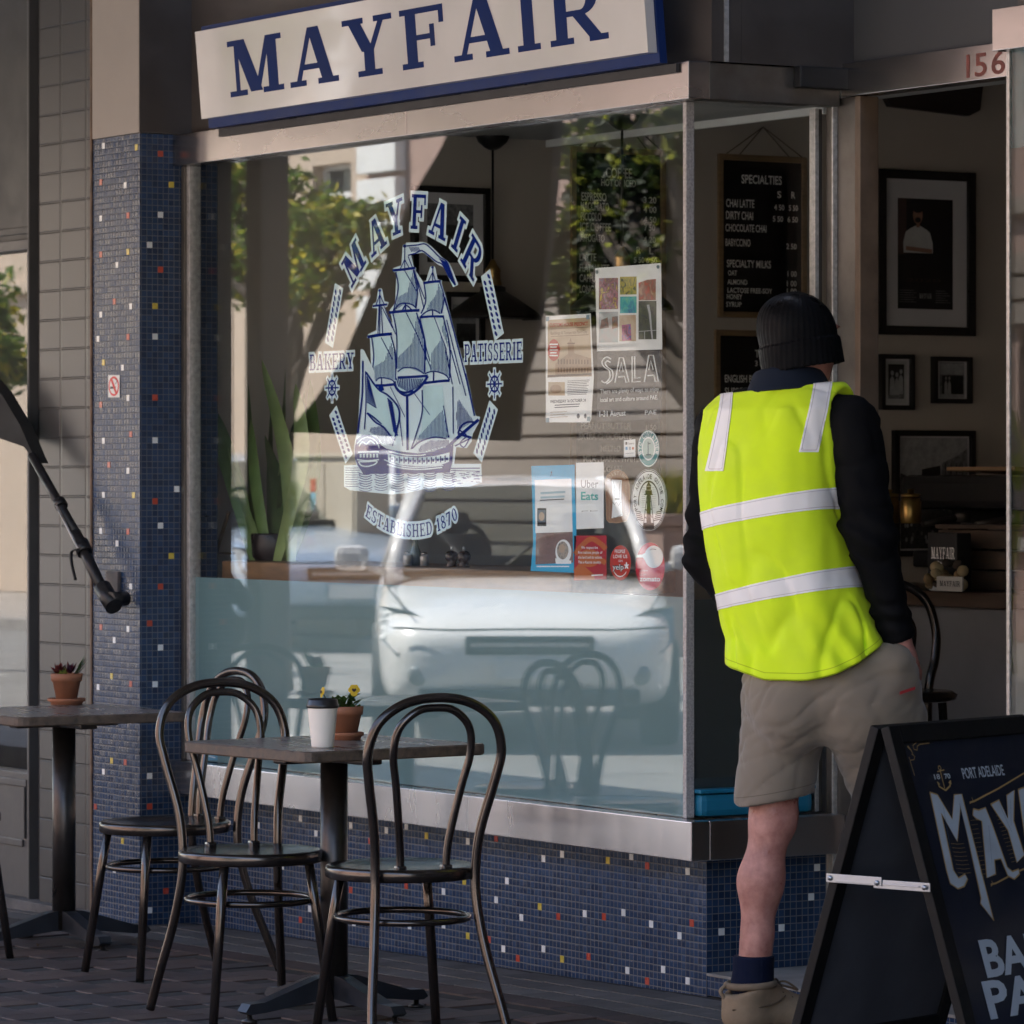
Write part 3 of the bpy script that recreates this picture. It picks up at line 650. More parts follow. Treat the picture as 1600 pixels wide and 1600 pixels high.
tree(p1_.x, p1_.y, 5.0, .1, cl([(372, 300, .20), (368, 345, .20), (372, 440, .20), (390, 395, .28), (470, 320, .22), (462, 400, .34), (500, 365, .22), (540, 345, .16), (575, 335, .13), (560, 385, .16), (600, 370, .10), (500, 440, .28), (450, 460, .2), (395, 260, .12), (360, 250, .14)], 8.3, p1_.x, p1_.y), 7000,
     'leafy street tree with yellow tipped leaves, mirrored at left of the shop window', 3, TG, .040)
x2 = vY(1135, 400, 6.6).x
tree(x2, p2_.y, 4.6, -.3, cl([(900, 440, .16), (925, 475, .14), (985, 440, .2), (1000, 270, .22), (1040, 320, .24), (975, 330, .20), (950, 390, .2), (1050, 240, .25), (1010, 200, .25), (930, 290, .18), (1060, 400, .25), (900, 350, .16), (960, 240, .2), (905, 220, .2), (1020, 470, .12), (880, 400, .12)], 6.6, x2, p2_.y), 9000,
     'street tree with dark leaves and a few sunlit sprigs, mirrored behind the posters', 11, [(.022, .04, .012), (.03, .048, .014), (.02, .035, .011), (.026, .045, .013), (.035, .055, .015), (.28, .30, .04)], .045)
x3 = vY(-60, 500, 8).x
tree(x3, -8, 4.6, .1, cl([(5, 520, .3), (35, 560, .22), (-20, 470, .4), (-70, 500, .4), (20, 590, .14)], 8, x3, -8), 2200, 'street tree mirrored in the neighbouring glass at the left edge', 23, TG, .06)
tree(6.0, -12.9, 7.0, .3, [(0, 0, 4.2, 1.4), (1.6, .2, 4.6, 1.3), (-1.5, 0, 4.4, 1.3), (.3, .3, 5.8, 1.5), (-.4, -.5, 3.6, 1.0)], 4500,
     'broad green street tree on the far pavement behind the photographer', 17, TG[:3], .16)
# low planter with yellow leaved shrub near the far right reflection
q = vY(1054, 860, 12.9)
pl = empty('planter', (q.x, q.y, -.01), 0, 'brick planter of yellow leaved shrubs mirrored beside the corner post', 'planter')
b = MB(); b.box((-.35, -.35, 0), (.35, .35, 1.05), .02); b.box((-.4, -.4, 1.051), (.4, .4, 1.14), .02); b.build('box', m_pink, pl)
b = MB(); rnd = random.Random(5)
for i in range(520):
    a = rnd.uniform(0, 6.28); r0 = rnd.uniform(0, .25); e = Vector((math.cos(a) * r0, math.sin(a) * r0, 1.12)); d = Vector((rnd.gauss(0, .3), rnd.gauss(0, .3), 1)).normalized(); L_ = rnd.uniform(.2, .5); s_ = d.cross(Vector((rnd.gauss(0, 1), rnd.gauss(0, 1), .1))).normalized() * .018
    b.ct = rnd.choice([(.35, .30, .03), (.2, .25, .04), (.12, .16, .03)]); b.add([e - s_, e + s_, e + d * L_ + Vector((0, 0, -.05))], [(0, 1, 2)])
b.build('foliage', MAT['leaf'], pl)
# veranda posts at the kerb
m_post = mat('maroon_post_paint', (.055, .028, .027), .4, 0, .2, 6)
for k, xx in enumerate((vY(416, 600, 2.75).x, -14.2, -1.2, 12.2)):
    b = MB(); b.box((-.075, -.075, 0), (.075, .075, 3.249), .012); b.box((-.11, -.11, 0), (.11, .11, .22), .015); b.box((-.10, -.10, 2.95), (.10, .10, 3.02), .01)
    o = b.build('veranda_post', m_post, loc=(xx, -2.75, -.004)); tag(o, ['dark maroon veranda post at the kerb, mirrored behind the snake plants', 'maroon veranda post at the kerb in front of the neighbouring shop', 'maroon veranda post at the kerb opposite the bakery window', 'maroon veranda post at the kerb nearest the photographer'][k], 'post', 'veranda posts along the kerb')
# electrical cabinet
qa = vY(462, 710, 12.95); qb = vY(556, 712, 12.95); qz = vY(500, 712, 12.95).z
cb = empty('electrical_cabinet', ((qa.x + qb.x) / 2, qa.y, -.01), 0, 'beige electrical cabinet with warning stickers, mirrored below the ship', 'cabinet'); hw = (qb.x - qa.x) / 2
m_beige = mat('beige_cabinet_paint', (.50, .44, .34), .5, 0, .06, 4)
b = MB(); b.box((-hw, -.35, 0), (hw, 0, qz - .01), .01); b.box((-hw - .03, -.38, qz - .009), (hw + .03, .03, qz + .03), .01); b.build('housing', m_beige, cb)
b = MB(); b.box((-hw + .04, .001, .12), (-.01, .015, qz - .06), .004); b.box((.01, .001, .12), (hw - .04, .015, qz - .06), .004); b.build('door', m_beige, cb)
b = MB(); b.box((-.26, .016, qz - .32), (-.16, .018, qz - .2)); b.build('warning_sticker', mat('warning_sticker', (.5, .12, .08), .5), cb)
b = MB(); b.box((-.26, .016, qz - .5), (-.16, .018, qz - .33)); b.build('info_sticker', mat('info_sticker', (.25, .45, .55), .5), cb)
# gathered black canvas blind hanging from the veranda edge
YB = 2.86
bl = empty('canvas_blind', (vY(700, 400, YB).x, -YB, 0), 0, 'gathered black canvas blind hanging from the veranda edge, mirrored behind the ship', 'blind'); xo = bl.location.x
m_canvas = mat('black_canvas', (.014, .0135, .013), .85, 0, .2, 6)
ledge = [(748, 105), (735, 130), (685, 235), (640, 310), (595, 415), (540, 547), (490, 625), (446, 675)]; redge = [(880, 105), (880, 130), (876, 235), (872, 310), (866, 400), (850, 520), (826, 610), (822, 690)]
b = MB(); vs = []; fs = []; n = 24
for a_, c_ in zip(ledge, redge):
    A_ = vY(*a_, YB); C_ = vY(*c_, YB)
    for k in range(n + 1): q = A_ + (C_ - A_) * k / n; vs.append((q.x - xo, .05 * math.sin(k * 1.9) * (.4 + .6 * k / n), q.z))
m_ = len(vs)
for j in range(len(ledge) - 1):
    for k in range(n): i0 = j * (n + 1) + k; fs += [(i0, i0 + 1, i0 + n + 2, i0 + n + 1), (i0 + m_, i0 + n + 1 + m_, i0 + n + 2 + m_, i0 + 1 + m_)]
b.add(vs + [(x, y - .012, z) for x, y, z in vs], fs, True); b.build('canvas', m_canvas, bl)
b = MB(); zt_ = vY(748, 105, YB).z; b.tube([(vY(740, 105, YB).x - xo, 0, zt_), (vY(888, 105, YB).x - xo, 0, zt_)], .03, 10); b.build('roller', m_black, bl)
# ---- cars
def car(loc, rz, paint, label):
    r = empty('parked_car', loc, rz, label, 'car', 'cars in the street')
    S = [(2.27, .50, .42, .60, 0), (2.22, .70, .32, .70, 0), (2.08, .79, .26, .775, .01), (1.85, .835, .24, .825, .02), (1.3, .86, .22, .905, .035), (.85, .865, .22, .965, .03), (-1.5, .865, .22, 1.0, .02), (-2.05, .83, .25, 1.0, .02), (-2.22, .76, .34, .92, 0), (-2.28, .6, .44, .8, 0)]
    b = MB(); vs = []; fs = []; m = None
    for x, hw_, zb_, zt_, cr in S:
        hp = [(0, zt_ + cr), (hw_ * .35, zt_ + cr * .9), (hw_ * .7, zt_ + .4 * cr), (hw_ * .9, zt_ - .025), (hw_ * .985, zt_ - .09), (hw_, (zb_ + zt_) / 2 + .05), (hw_ * .985, zb_ + .12), (hw_ * .93, zb_ + .02), (hw_ * .7, zb_)]
        ringp = hp + [(-y, z) for y, z in hp[:0:-1]]; m = len(ringp)
        vs += [(x - (.05 if i in (8, 9) else 0) * (x > 2), y, z) for i, (y, z) in enumerate(ringp)]
    for i in range(len(S) - 1):
        for k in range(m): fs.append((i * m + k, i * m + (k + 1) % m, (i + 1) * m + (k + 1) % m, (i + 1) * m + k))
    fs += [tuple(range(m)), tuple(range((len(S) - 1) * m, len(S) * m))[::-1]]
    b.add(vs, fs, True); bd = b.build('body', paint, r)
    md = bd.modifiers.new('s', 'SUBSURF'); md.levels = md.render_levels = 2
    # greenhouse
    wb = [(.92, .74), (-2.02, .74)]; zt_ = 1.50
    A = lambda s: Vector((.95, s * .76, .97)); B = lambda s: Vector((.12, s * .585, 1.48)); Cc = lambda s: Vector((-1.55, s * .585, 1.50)); D = lambda s: Vector((-2.12, s * .74, 1.0))
    b = MB(); b.add([A(-1), A(1), B(1), (.2, 0, 1.50), B(-1), (1.05, 0, .985)], [(0, 5, 3, 4), (5, 1, 2, 3)], True); b.build('windscreen', m_cglass, r)
    for s in (-1, 1):
        b = MB(); b.quad(A(s), B(s), Cc(s), D(s)); b.build('side_glass', m_cglass, r)
    b = MB(); b.quad(D(-1), D(1), Cc(1), Cc(-1)); b.build('rear_glass', m_cglass, r)
    b = MB(); vs = []; fs = []
    for x, hw_, z in ((.16, .60, 1.475), (.0, .61, 1.505), (-.7, .62, 1.535), (-1.4, .61, 1.53), (-1.62, .59, 1.49)):
        vs += [(x, -hw_, z - .03), (x, -hw_ * .8, z + .005), (x, 0, z + .025), (x, hw_ * .8, z + .005), (x, hw_, z - .03)]
    for i in range(4):
        for k in range(4): fs.append((i * 5 + k, i * 5 + k + 1, i * 5 + k + 6, i * 5 + k + 5))
    b.add(vs, fs, True); b.build('roof', paint, r)
    for s in (-1, 1):
        b = MB(); b.tube([A(s) + Vector((.06, 0, -.03)), (A(s) + B(s)) / 2 + Vector((0, s * .02, .015)), B(s)], [.06, .045, .04], 8)
        b.tube([Vector((-.35, s * .80, .98)), Vector((-.38, s * .60, 1.49))], .035, 8); b.tube([D(s), Cc(s)], .07, 8); b.tube([B(s), (B(s) + Cc(s)) / 2 + Vector((0, s * .012, .02)), Cc(s)], .03, 8)
        b.build('pillar', paint, r)
        b = MB(); vs = [v for v in ((2.20, .42, .555), (2.13, .74, .55), (1.93, .815, .62), (1.74, .825, .80), (1.95, .70, .79), (2.16, .44, .70))]
        vs = [Vector((x + .028, s * (y + .012), z + .012)) for x, y, z in vs]; b.prism(vs if s > 0 else vs[::-1], (-.05, -s * .02, 0)); b.build('headlight', m_lamp, r)
        mb = MB(); mb.box((.50, s * .90, .99), (.68, s * 1.10, 1.14), .05); mb.tube([(.62, s * .80, .98), (.6, s * .93, 1.03)], .03, 6); mr = mb.build('wing_mirror', paint, r)
        for xw in (1.38, -1.38):
            b = MB(); M_ = Matrix.Translation((xw, s * .78, .31)) @ Matrix.Rotation(RAD(90), 4, 'X')
            b.lathe([(.20, -.10), (.30, -.10), (.315, -.06), (.315, .06), (.30, .10), (.20, .10)], 24, M_); wh = b.build('wheel', m_tyre, r)
            b = MB(); b.lathe([(.0, s * -.085), (.19, s * -.09), (.205, s * -.075)], 20, M_); b.build('rim', m_alu, wh)
    b = MB(); b.box((2.20, -.36, .555), (2.275, .36, .66), .015); gr_ = b.build('grille', m_black, r)
    b = MB(); b.box((2.276, -.33, .60), (2.288, .33, .62), .004); b.build('grille_bar', m_alu, gr_)
    b = MB(); b.box((2.14, -.62, .27), (2.235, .62, .36), .02); b.build('lower_intake', m_black, r)
    b = MB(); b.box((2.276, -.19, .42), (2.29, .19, .53), .004); b.build('number_plate', m_white, r)
    b = MB(); b.box((-2.0, -.70, 1.012), (.72, .70, 1.03)); b.box((.45, -.68, 1.031), (.80, .68, 1.08), .03); b.tube([(.42 + .03 * math.sin(k), .36 + .18 * math.cos(k), 1.10 + .17 * math.sin(k)) for k in [2 * math.pi * i / 20 for i in range(20)]], .018, 6, closed=True); b.build('cabin_trim', m_black, r)
    b = MB(); b.tube([(2.20, -.76, .705), (2.292, -.45, .695), (2.30, 0, .70), (2.292, .45, .695), (2.20, .76, .705)], .006, 5); b.tube(bez([(1.0, -.80, 1.0), (1.6, -.79, .92), (2.12, -.68, .80)], 5), .005, 5); b.tube(bez([(1.0, .80, 1.0), (1.6, .79, .92), (2.12, .68, .80)], 5), .005, 5); b.build('panel_gap', m_black, r)
    b = MB(); b.tube(bez([(.92, -.74, .985), (1.02, -.4, .992), (1.05, 0, .995), (1.02, .4, .992), (.92, .74, .985)], 4), .028, 6); b.build('scuttle', m_black, r)
    for s in (-1, 1): b = MB(); b.tube([(1.03, s * .1 + .2, 1.02), (.62, s * .35 + .15, 1.24)], .008, 5); b.build('wiper', m_black, r)
    for s in (-1, 1): b = MB(); b.lathe([(0, .02), (.05, .015), (.06, 0)], 14, Matrix.Translation((2.215, s * .62, .44)) @ Matrix.Rotation(RAD(90), 4, 'Y')); b.build('fog_lamp', m_lamp, r)
    b = MB(); b.box((-.3, -.62, .75), (.1, -.15, 1.2), .1); b.box((-.3, .15, .75), (.1, .62, 1.2), .1); b.box((-.28, -.5, 1.2), (-.15, -.28, 1.33), .04); b.box((-.28, .28, 1.2), (-.15, .5, 1.33), .04); b.build('seat', mat('car_seat', (.03, .03, .03), .8), r)
    return r
m_cglass = mat_glass('car_glass', .035, (.62, .66, .65)); m_lamp = mat('headlamp_lens', (.24, .26, .27), .12, .3, .3, 30); m_tyre = mat('tyre_rubber', (.02, .02, .02), .8)
m_cwhite = mat('white_car_paint', (.80, .80, .79), .22, 0, .02, 1, .03, coat=.6); m_cblue = mat('pale_blue_car_paint', (.36, .46, .58), .22, .2, .03, 1, .03, coat=.6)
v = at(806, 900, 26.6); car((v.x, -v.y, -.12), RAD(30), m_cwhite, 'white car nosed in at the kerb, mirrored large in the lower window')
v = at(415, 800, 41); bc = car((v.x, -v.y, -.12), RAD(12), m_cblue, 'pale blue car standing in the road, mirrored behind the snake plants'); bc.scale = (1.15, 1.1, 1.14)
v = at(-2900, 800, 32); car((-21.5, -5.4, -.12), RAD(20), m_cwhite, 'white car parked further along the kerb past the pale blue car')
# ================================================================ FOOTPATH FURNITURE
m_gun = mat('gunmetal', (.105, .088, .078), .22, .9, .2, 5, .06, 40, .0, dirt=(.07, .055, .047))
m_gun2 = mat('table_steel', (.06, .052, .048), .35, .8, .3, 8)
m_tfeet = mat('blue_black_foot', (.035, .038, .046), .4, .5, .3, 8)
def chair_parts(t):
    """bentwood style metal cafe chair, facing +x, seat centre over the origin"""
    sz = .452
    b = MB(); b.lathe([(.0, sz - .012), (.10, sz - .011), (.165, sz - .004), (.186, sz), (.193, sz - .004), (.195, sz - .010), (.195, sz - .029), (.190, sz - .033), (.178, sz - .031), (.17, sz - .022), (0, sz - .022)], 40)
    b.build('seat', m_gun, t)
    # outer hoop runs from the rear feet up and round the top
    hw = .172; half = [(-.285, -.190, 0), (-.245, -.174, .11), (-.200, -.152, .24), (-.172, -.138, .36), (-.168, -.136, .45), (-.182, -.144, .55), (-.215, -.171, .68), (-.233, -.180, .755), (-.244, -.154, .828), (-.250, -.088, .874), (-.252, 0, .888)]
    full = half + [(x, -y, z) for x, y, z in half[-2::-1]]
    b = MB(); pth = bez(full, 6); b.tube(pth, .0125, 12); b.build('back_hoop', m_gun, t)
    half = [(-.150, -.062, .437), (-.158, -.066, .52), (-.190, -.088, .66), (-.212, -.104, .745), (-.228, -.094, .812), (-.238, -.050, .854), (-.240, 0, .862)]
    full = half + [(x, -y, z) for x, y, z in half[-2::-1]]
    b = MB(); b.tube(bez(full, 6), .0105, 10)
    for s in (-1, 1): b.box((-.165, s * .062 - .014, .43), (-.138, s * .062 + .014, .462), .006)
    b.build('inner_hoop', m_gun, t)
    for s in (-1, 1):
        b = MB(); b.tube([(.125, s * .118, .43), (.142, s * .134, .30), (.178, s * .168, .0)], [.013, .0135, .0125], 10); b.build('front_leg', m_gun, t)
    b = MB(); b.tube([(-.008 + .178 * math.cos(a), .168 * math.sin(a), .318) for a in [2 * math.pi * k / 40 for k in range(40)]], .0085, 8, closed=True); b.build('stretcher_ring', m_gun, t)
def set_chair(o, px, py, t, face, z=0.0):
    p = at(px, py, t); o.location = (p.x, p.y, gz(p.x, p.y)); o.rotation_euler = (0, 0, RAD(face))
ch = empty('cafe_chair', (0, 0, 0), 0, 'bentwood style metal chair at right of the front table, back towards the photographer', 'chair', 'metal cafe chairs on the footpath')
chair_parts(ch)
c2 = copy_tree(ch); c2['label'] = 'metal chair at left of the front table, facing the paper cup'
c3 = copy_tree(ch); c3['label'] = 'metal chair between the two tables with its back to the window'
c4 = copy_tree(ch); c4['label'] = 'metal chair cut off by the left edge of the photo'
set_chair(ch, 627, 1350, 11.17, 171)
set_chair(c2, 392, 1327, 11.72, -9)
set_chair(c3, 258, 1287, 12.93, -88)
set_chair(c4, -97, 1280, 13.6, 84)
c5 = copy_tree(ch); c5['label'] = 'metal chair far left in front of the neighbouring shop, mirrored in the window'; c5.location = (-4.5, -1.15, gz(-4.5, -1.15)); c5.rotation_euler = (0, 0, RAD(15))
# the dim tables
m_ttop = mat('weathered_table_top', (.185, .158, .142), .30, 0, .35, 5, .12, 30, .12, stretch=(1, 4, 1)); m_tedge = mat('worn_table_edge', (.10, .07, .05), .7, 0, .6, 45, .1, 120, .3)
def table_parts(t, top_half, rz, h=.73):
    b = MB(); c_ = .035; q = top_half; M_ = Matrix.Rotation(rz, 4, 'Z')
    pts = []
    for sx, sy in ((1, 1), (-1, 1), (-1, -1), (1, -1)):
        for k in range(4):
            a = math.atan2(sy, sx) - RAD(45) + RAD(30) * k; pts.append((sx * (q - c_) + c_ * math.cos(a), sy * (q - c_) + c_ * math.sin(a)))
    n = len(pts); rings = [(.004, h - .03), (0, h - .026), (0, h - .004), (.004, h)]; vs = []; fs = []
    for ins, z in rings: vs += [(x * (1 - ins / q), y * (1 - ins / q), z) for x, y in pts]
    for i in range(3):
        for k in range(n): fs.append((i * n + k, i * n + (k + 1) % n, (i + 1) * n + (k + 1) % n, (i + 1) * n + k))
    b.add([M_ @ Vector(v_) for v_ in vs], fs, False, 1); b.add([M_ @ Vector(v_) for v_ in vs[3 * n:]], [tuple(range(n))], False, 0); b.add([M_ @ Vector(v_) for v_ in vs[:n]], [tuple(range(n))[::-1]], False, 0)
    b.build('tabletop', [m_ttop, m_tedge], t)
    b = MB(); b.box((-.18, -.03, h - .052), (.18, .03, h - .031), .006, M_); b.box((-.03, -.18, h - .0515), (.03, .18, h - .0305), .006, M_); b.build('top_bracket', m_gun2, t)
    b = MB(); b.lathe([(.037, .05), (.037, h - .05)], 28); b.build('column', m_gun2, t)
    b = MB()
    for k in range(4):
        M2 = Matrix.Rotation(rz + RAD(90 * k), 4, 'Z')
        prof = [(.02, .11), (.06, .105), (.24, .052), (.285, .05), (.30, .03), (.285, .022), (.24, .024), (.05, .045), (.02, .045)]
        P = [M2 @ Vector((x, -.021, z)) for x, z in prof]; b.prism(P, M2.to_3x3() @ Vector((0, .042, 0)))
    b.build('base_foot', m_tfeet, t)
    for k in range(4):
        M2 = Matrix.Rotation(rz + RAD(90 * k), 4, 'Z'); p = M2 @ Vector((.275, 0, 0))
        b = MB(); b.lathe([(.022, 0), (.022, .006), (.008, .01), (.008, .026)], 14, c=p); b.build('glide', m_gun2, t)
p = at(522, 1160, 11.74)
t1 = empty('cafe_table', (p.x, p.y, gz(p.x, p.y)), 0, 'front square cafe table carrying the paper cup and yellow flowers', 'table', 'square cafe tables on the footpath'); table_parts(t1, .298, RAD(6), p.z - gz(p.x, p.y))
pt1 = p
p = at(100, 1110, 13.9)
t2 = empty('cafe_table', (p.x, p.y, gz(p.x, p.y)), 0, 'rear square cafe table at left carrying the succulent pot', 'table', 'square cafe tables on the footpath'); table_parts(t2, .30, RAD(0), p.z - gz(p.x, p.y))
pt2 = p
# paper cup
m_cup = mat('paper_cup', (.74, .67, .58), .6, 0, .03, 8); m_lid = mat('black_cup_lid', (.016, .014, .014), .35, 0, .2, 20)
c = onZ(504, 1168, pt1.z)
cup = empty('paper_cup', (c.x, c.y, pt1.z + .0005), 0, 'white takeaway paper cup with black lid on the front table', 'cup')
b = MB(); b.lathe([(.027, 0), (.029, 0), (.0295, .004), (.0405, .110), (.0405, .112), (.038, .112)], 32); b.build('cup_body', m_cup, cup)
b = MB(); b.lathe([(.0415, .104), (.0428, .105), (.0428, .113), (.041, .115), (.040, .125), (.037, .128), (.035, .1245), (.0, .1245)], 32); b.lathe([(.0, .1246), (.004, .1246), (.003, .126), (0, .126)], 8, c=(.02, 0, 0)); b.build('lid', m_lid, cup)
# terracotta pots
m_terra = mat('terracotta', (.30, .115, .055), .8, 0, .22, 9, .1, 60, .2, dirt=(.22, .09, .05)); m_soil = mat('potting_soil', (.03, .022, .016), .95, 0, .4, 60, .05, 120, .6)
m_leaf = MAT.get('leaf') or mat_vcol('leaf', .5, bump=0, two=.45); m_petal = mat_vcol('petal', .55, bump=0, two=.25)
def pot(t, s, saucer_r):
    b = MB(); b.lathe([(.0, .016), (.030 * s, .016), (.041 * s, .068 * s), (.045 * s, .068 * s), (.047 * s, .090 * s), (.043 * s, .091 * s), (.041 * s, .080 * s), (.0, .080 * s)], 32); b.build('pot', m_terra, t)
    b = MB(); b.lathe([(.0, 0), (saucer_r * .82, 0), (saucer_r * .85, .008), (saucer_r, .012), (saucer_r, .020), (saucer_r * .93, .021), (saucer_r * .8, .015), (0, .015)], 32); b.build('saucer', m_terra, t)
    b = MB(); b.lathe([(0, .0815 * s), (.0405 * s, .0805 * s)], 20); b.build('soil', m_soil, t)
c = onZ(104, 1101, pt2.z)
p1 = empty('potted_succulent', (c.x, c.y, pt2.z + .0005), 0, 'terracotta pot of red and green succulents on the rear table', 'potted plant'); pot(p1, 1.12, .062)
rnd = random.Random(4); b = MB(); T_ = Vector((0, 0, .09))
def blade(b, o, d, L_, w_, tone, up=.3, seg=4):
    d = Vector(d).normalized(); sd_ = d.cross(Vector((0, 0, 1))); sd_ = sd_.normalized() if sd_.length > 1e-4 else Vector((1, 0, 0)); vs = []; b.ct = tone
    for k in range(seg + 1):
        f_ = k / seg; q = Vector(o) + d * L_ * f_ + Vector((0, 0, up * L_ * f_ * f_)); w2 = w_ * math.sin(math.pi * min(1, .25 + .75 * f_) ** 1.2) * (1 if f_ < 1 else .05)
        vs += [q - sd_ * w2, q + Vector((0, 0, -.25 * w2)), q + sd_ * w2]
    fs = []
    for k in range(seg): fs += [(3 * k, 3 * k + 1, 3 * k + 4, 3 * k + 3), (3 * k + 1, 3 * k + 2, 3 * k + 5, 3 * k + 4)]
    b.add(vs, fs, True)
lat = Vector((RT[0], RT[1], 0))
for ctr, hgt, tone, n_, L_ in ((-.030, .012, (.16, .035, .035), 16, .032), (-.012, .0, (.30, .38, .07), 16, .034), (.012, .012, (.10, .03, .04), 18, .036), (-.024, .02, (.12, .028, .03), 10, .03)):
    for k in range(n_):
        a = rnd.uniform(0, 6.28); e = rnd.uniform(.3, 1.3); tt = tuple(v * rnd.uniform(.6, 1.4) for v in tone)
        blade(b, lat * ctr + T_ + Vector((0, 0, hgt)), (math.cos(a) * math.cos(e), math.sin(a) * math.cos(e), math.sin(e)), L_ * rnd.uniform(.7, 1.1), .008, tt, .2, 3)
for k in range(16):
    a = rnd.uniform(-.5, .5); d = lat * math.cos(a) + Vector((-RT[1], RT[0], 0)) * math.sin(a); d = d * rnd.uniform(.5, 1) + Vector((0, 0, rnd.uniform(.5, 1.1)))
    blade(b, lat * .02 + T_, d, rnd.uniform(.05, .085), .006, rnd.choice([(.08, .14, .045), (.12, .18, .07), (.06, .10, .04)]), .15)
b.build('foliage', m_leaf, p1)
c = onZ(541, 1156, pt1.z)
p2 = empty('potted_pansy', (c.x, c.y, pt1.z + .0005), 0, 'small terracotta pot of yellow pansies behind the paper cup', 'potted plant'); pot(p2, 1.0, .048)
b = MB(); T_ = Vector((0, 0, .08)); S = 6830 / 11.6
fl = [(-38, 1088, .9), (13, 1085, 1.0)]
for k in range(46):
    a = rnd.uniform(0, 6.28); d = Vector((math.cos(a), math.sin(a), rnd.uniform(.4, 1.6))); st = T_ + Vector((rnd.uniform(-.03, .03), rnd.uniform(-.03, .03), rnd.uniform(0, .035)))
    blade(b, st, d, rnd.uniform(.018, .034), .0075, rnd.choice([(.05, .10, .022), (.07, .13, .03), (.04, .075, .02)]), -.1, 3)
def fpos(dx, py): return lat * (dx / S) + Vector((0, 0, 1.42 - (py - 747) / S - pt1.z)) + Vector((FW[0], FW[1], 0)) * -.02
for dx, py, s_ in fl + [(-15, 1108, 0)]:
    q = fpos(dx, py); b.ct = (.06, .12, .03); b.tube(bez([T_ + lat * dx / S * .2, (T_ + q) / 2 + lat * dx / S * .25, q], 4), .0013, 5)
b.build('foliage', m_leaf, p2)
for dx, py, s_ in fl:
    b = MB(); q = fpos(dx, py); n_ = Vector((-FW[0], -FW[1], .25)).normalized() if dx > 0 else Vector((-FW[0] * .5 - RT[0], -FW[1] * .5 - RT[1], .2)).normalized()
    ux = n_.cross(Vector((0, 0, 1))).normalized(); uy = ux.cross(n_) * -1
    if uy.z < 0: uy = -uy
    for k, (a, r_, w_) in enumerate(((60, .0075, .0085), (120, .0075, .0085), (0, .0085, .008), (180, .0085, .008), (270, .008, .010))):
        ce = q + ux * math.cos(RAD(a)) * r_ * s_ + uy * math.sin(RAD(a)) * r_ * s_ + n_ * .0004 * k; b.ct = (.70, .47, .015)
        b.add([ce] + [ce + ux * w_ * s_ * math.cos(2 * math.pi * j / 10) + uy * w_ * s_ * math.sin(2 * math.pi * j / 10) - n_ * .0015 for j in range(10)], [(0, j + 1, (j + 1) % 10 + 1) for j in range(10)], True)
    ce = q + n_ * .003; b.ct = (.035, .01, .012)
    for sx in (-.003, .003, 0): b.add([ce + ux * sx + n_ * abs(sx) * .1 + (ux * .0028 * math.cos(j) + uy * .004 * math.sin(j) - uy * (.003 if sx == 0 else 0)) for j in [2 * math.pi * i / 7 for i in range(7)]], [tuple(range(7))])
    b.build('flower', m_petal, p2)
# ---- A-frame board
wv = Vector((-.312, .950, 0)).normalized(); dv = Vector((.950, .312, 0)).normalized()
ap = at(1374, 1136, 9.9); HT = ap.z; SW = .62; spread = .285
ang = math.atan2(wv.y, wv.x)
af = empty('pavement_sign', (ap.x, ap.y, 0), ang, 'black A-frame pavement sign with silver and gold lettering', 'sign')
# local axes: +x along the width (away), -y towards the photographer's side
m_bframe = mat('black_sign_frame', (.008, .0075, .0075), .6, 0, .3, 25, .1, 90, .1, .2); m_bpanel = mat('navy_sign_panel', (.009, .012, .026), .5, 0, .12, 6, .08, spec=.25); m_bback = mat('blackboard_panel', (.075, .082, .098), .6, 0, .3, 5)
def leaf_M(s):      # s=-1: the lettered front leaf, +1 the back leaf
    th_ = math.atan2(spread - .012, HT); return Matrix.Translation((0, s * .014, HT)) @ Matrix.Rotation(s * th_, 4, 'X')
LL = math.hypot(HT, spread - .012) - .012
for s, nm in ((-1, 'front_leaf'), (1, 'back_leaf')):
    M_ = leaf_M(s); y0, y1 = (-.012, .012)
    lf = empty(nm); lf.parent = af
    b = MB(); fwd = .042
    b.box((0, y0, -LL), (fwd, y1, 0), .003, M_); b.box((SW - fwd, y0, -LL), (SW, y1, 0), .003, M_); b.box((fwd, y0, -fwd), (SW - fwd, y1, 0), .003, M_); b.box((fwd, y0, -LL + .09), (SW - fwd, y1, -LL + .13), .003, M_)
    b.build('frame', m_bframe, lf)
    b = MB(); b.box((fwd - .004, -.004, -LL + .125), (SW - fwd + .004, .004, -fwd + .004), 0, M_); b.build('panel', m_bpanel if s < 0 else m_bback, lf)
b = MB()
pa, pb = onX(0, 0, 0), None
q1 = at(1319, 1374, 10.05); q2 = at(1448, 1391, 9.75)
Mi = (Matrix.Translation((ap.x, ap.y, 0)) @ Matrix.Rotation(ang, 4, 'Z')).inverted()
zz = HT - .355; yy = spread * .355 / HT + .012
for s, (a, b_) in enumerate(((-yy - .012, .012), (-.012, yy + .012))):
    b.box((-.006 - .003 * s, a, zz - .010 + (.006 if s else 0)), (-.003 - .003 * s, b_, zz + .010 + (.006 if s else 0)), .001)
for y_ in (-yy, 0, yy): b.lathe([(.006, -.012), (.006, -.009), (0, -.0125)], 12, Matrix.Translation((0, y_, zz + (.003 if y_ == 0 else .006 if y_ > 0 else 0))) @ Matrix.Rotation(RAD(90), 4, 'Y'))
for y_ in (-yy * .5, yy * .5): b.box((-.0075, y_ - .05, zz - .0015), (-.0095, y_ + .05, zz + .0025), .0008)
b.build('hinged_brace', mat('zinc_brace', (.34, .37, .41), .42, 1.0, .1, 30), af)
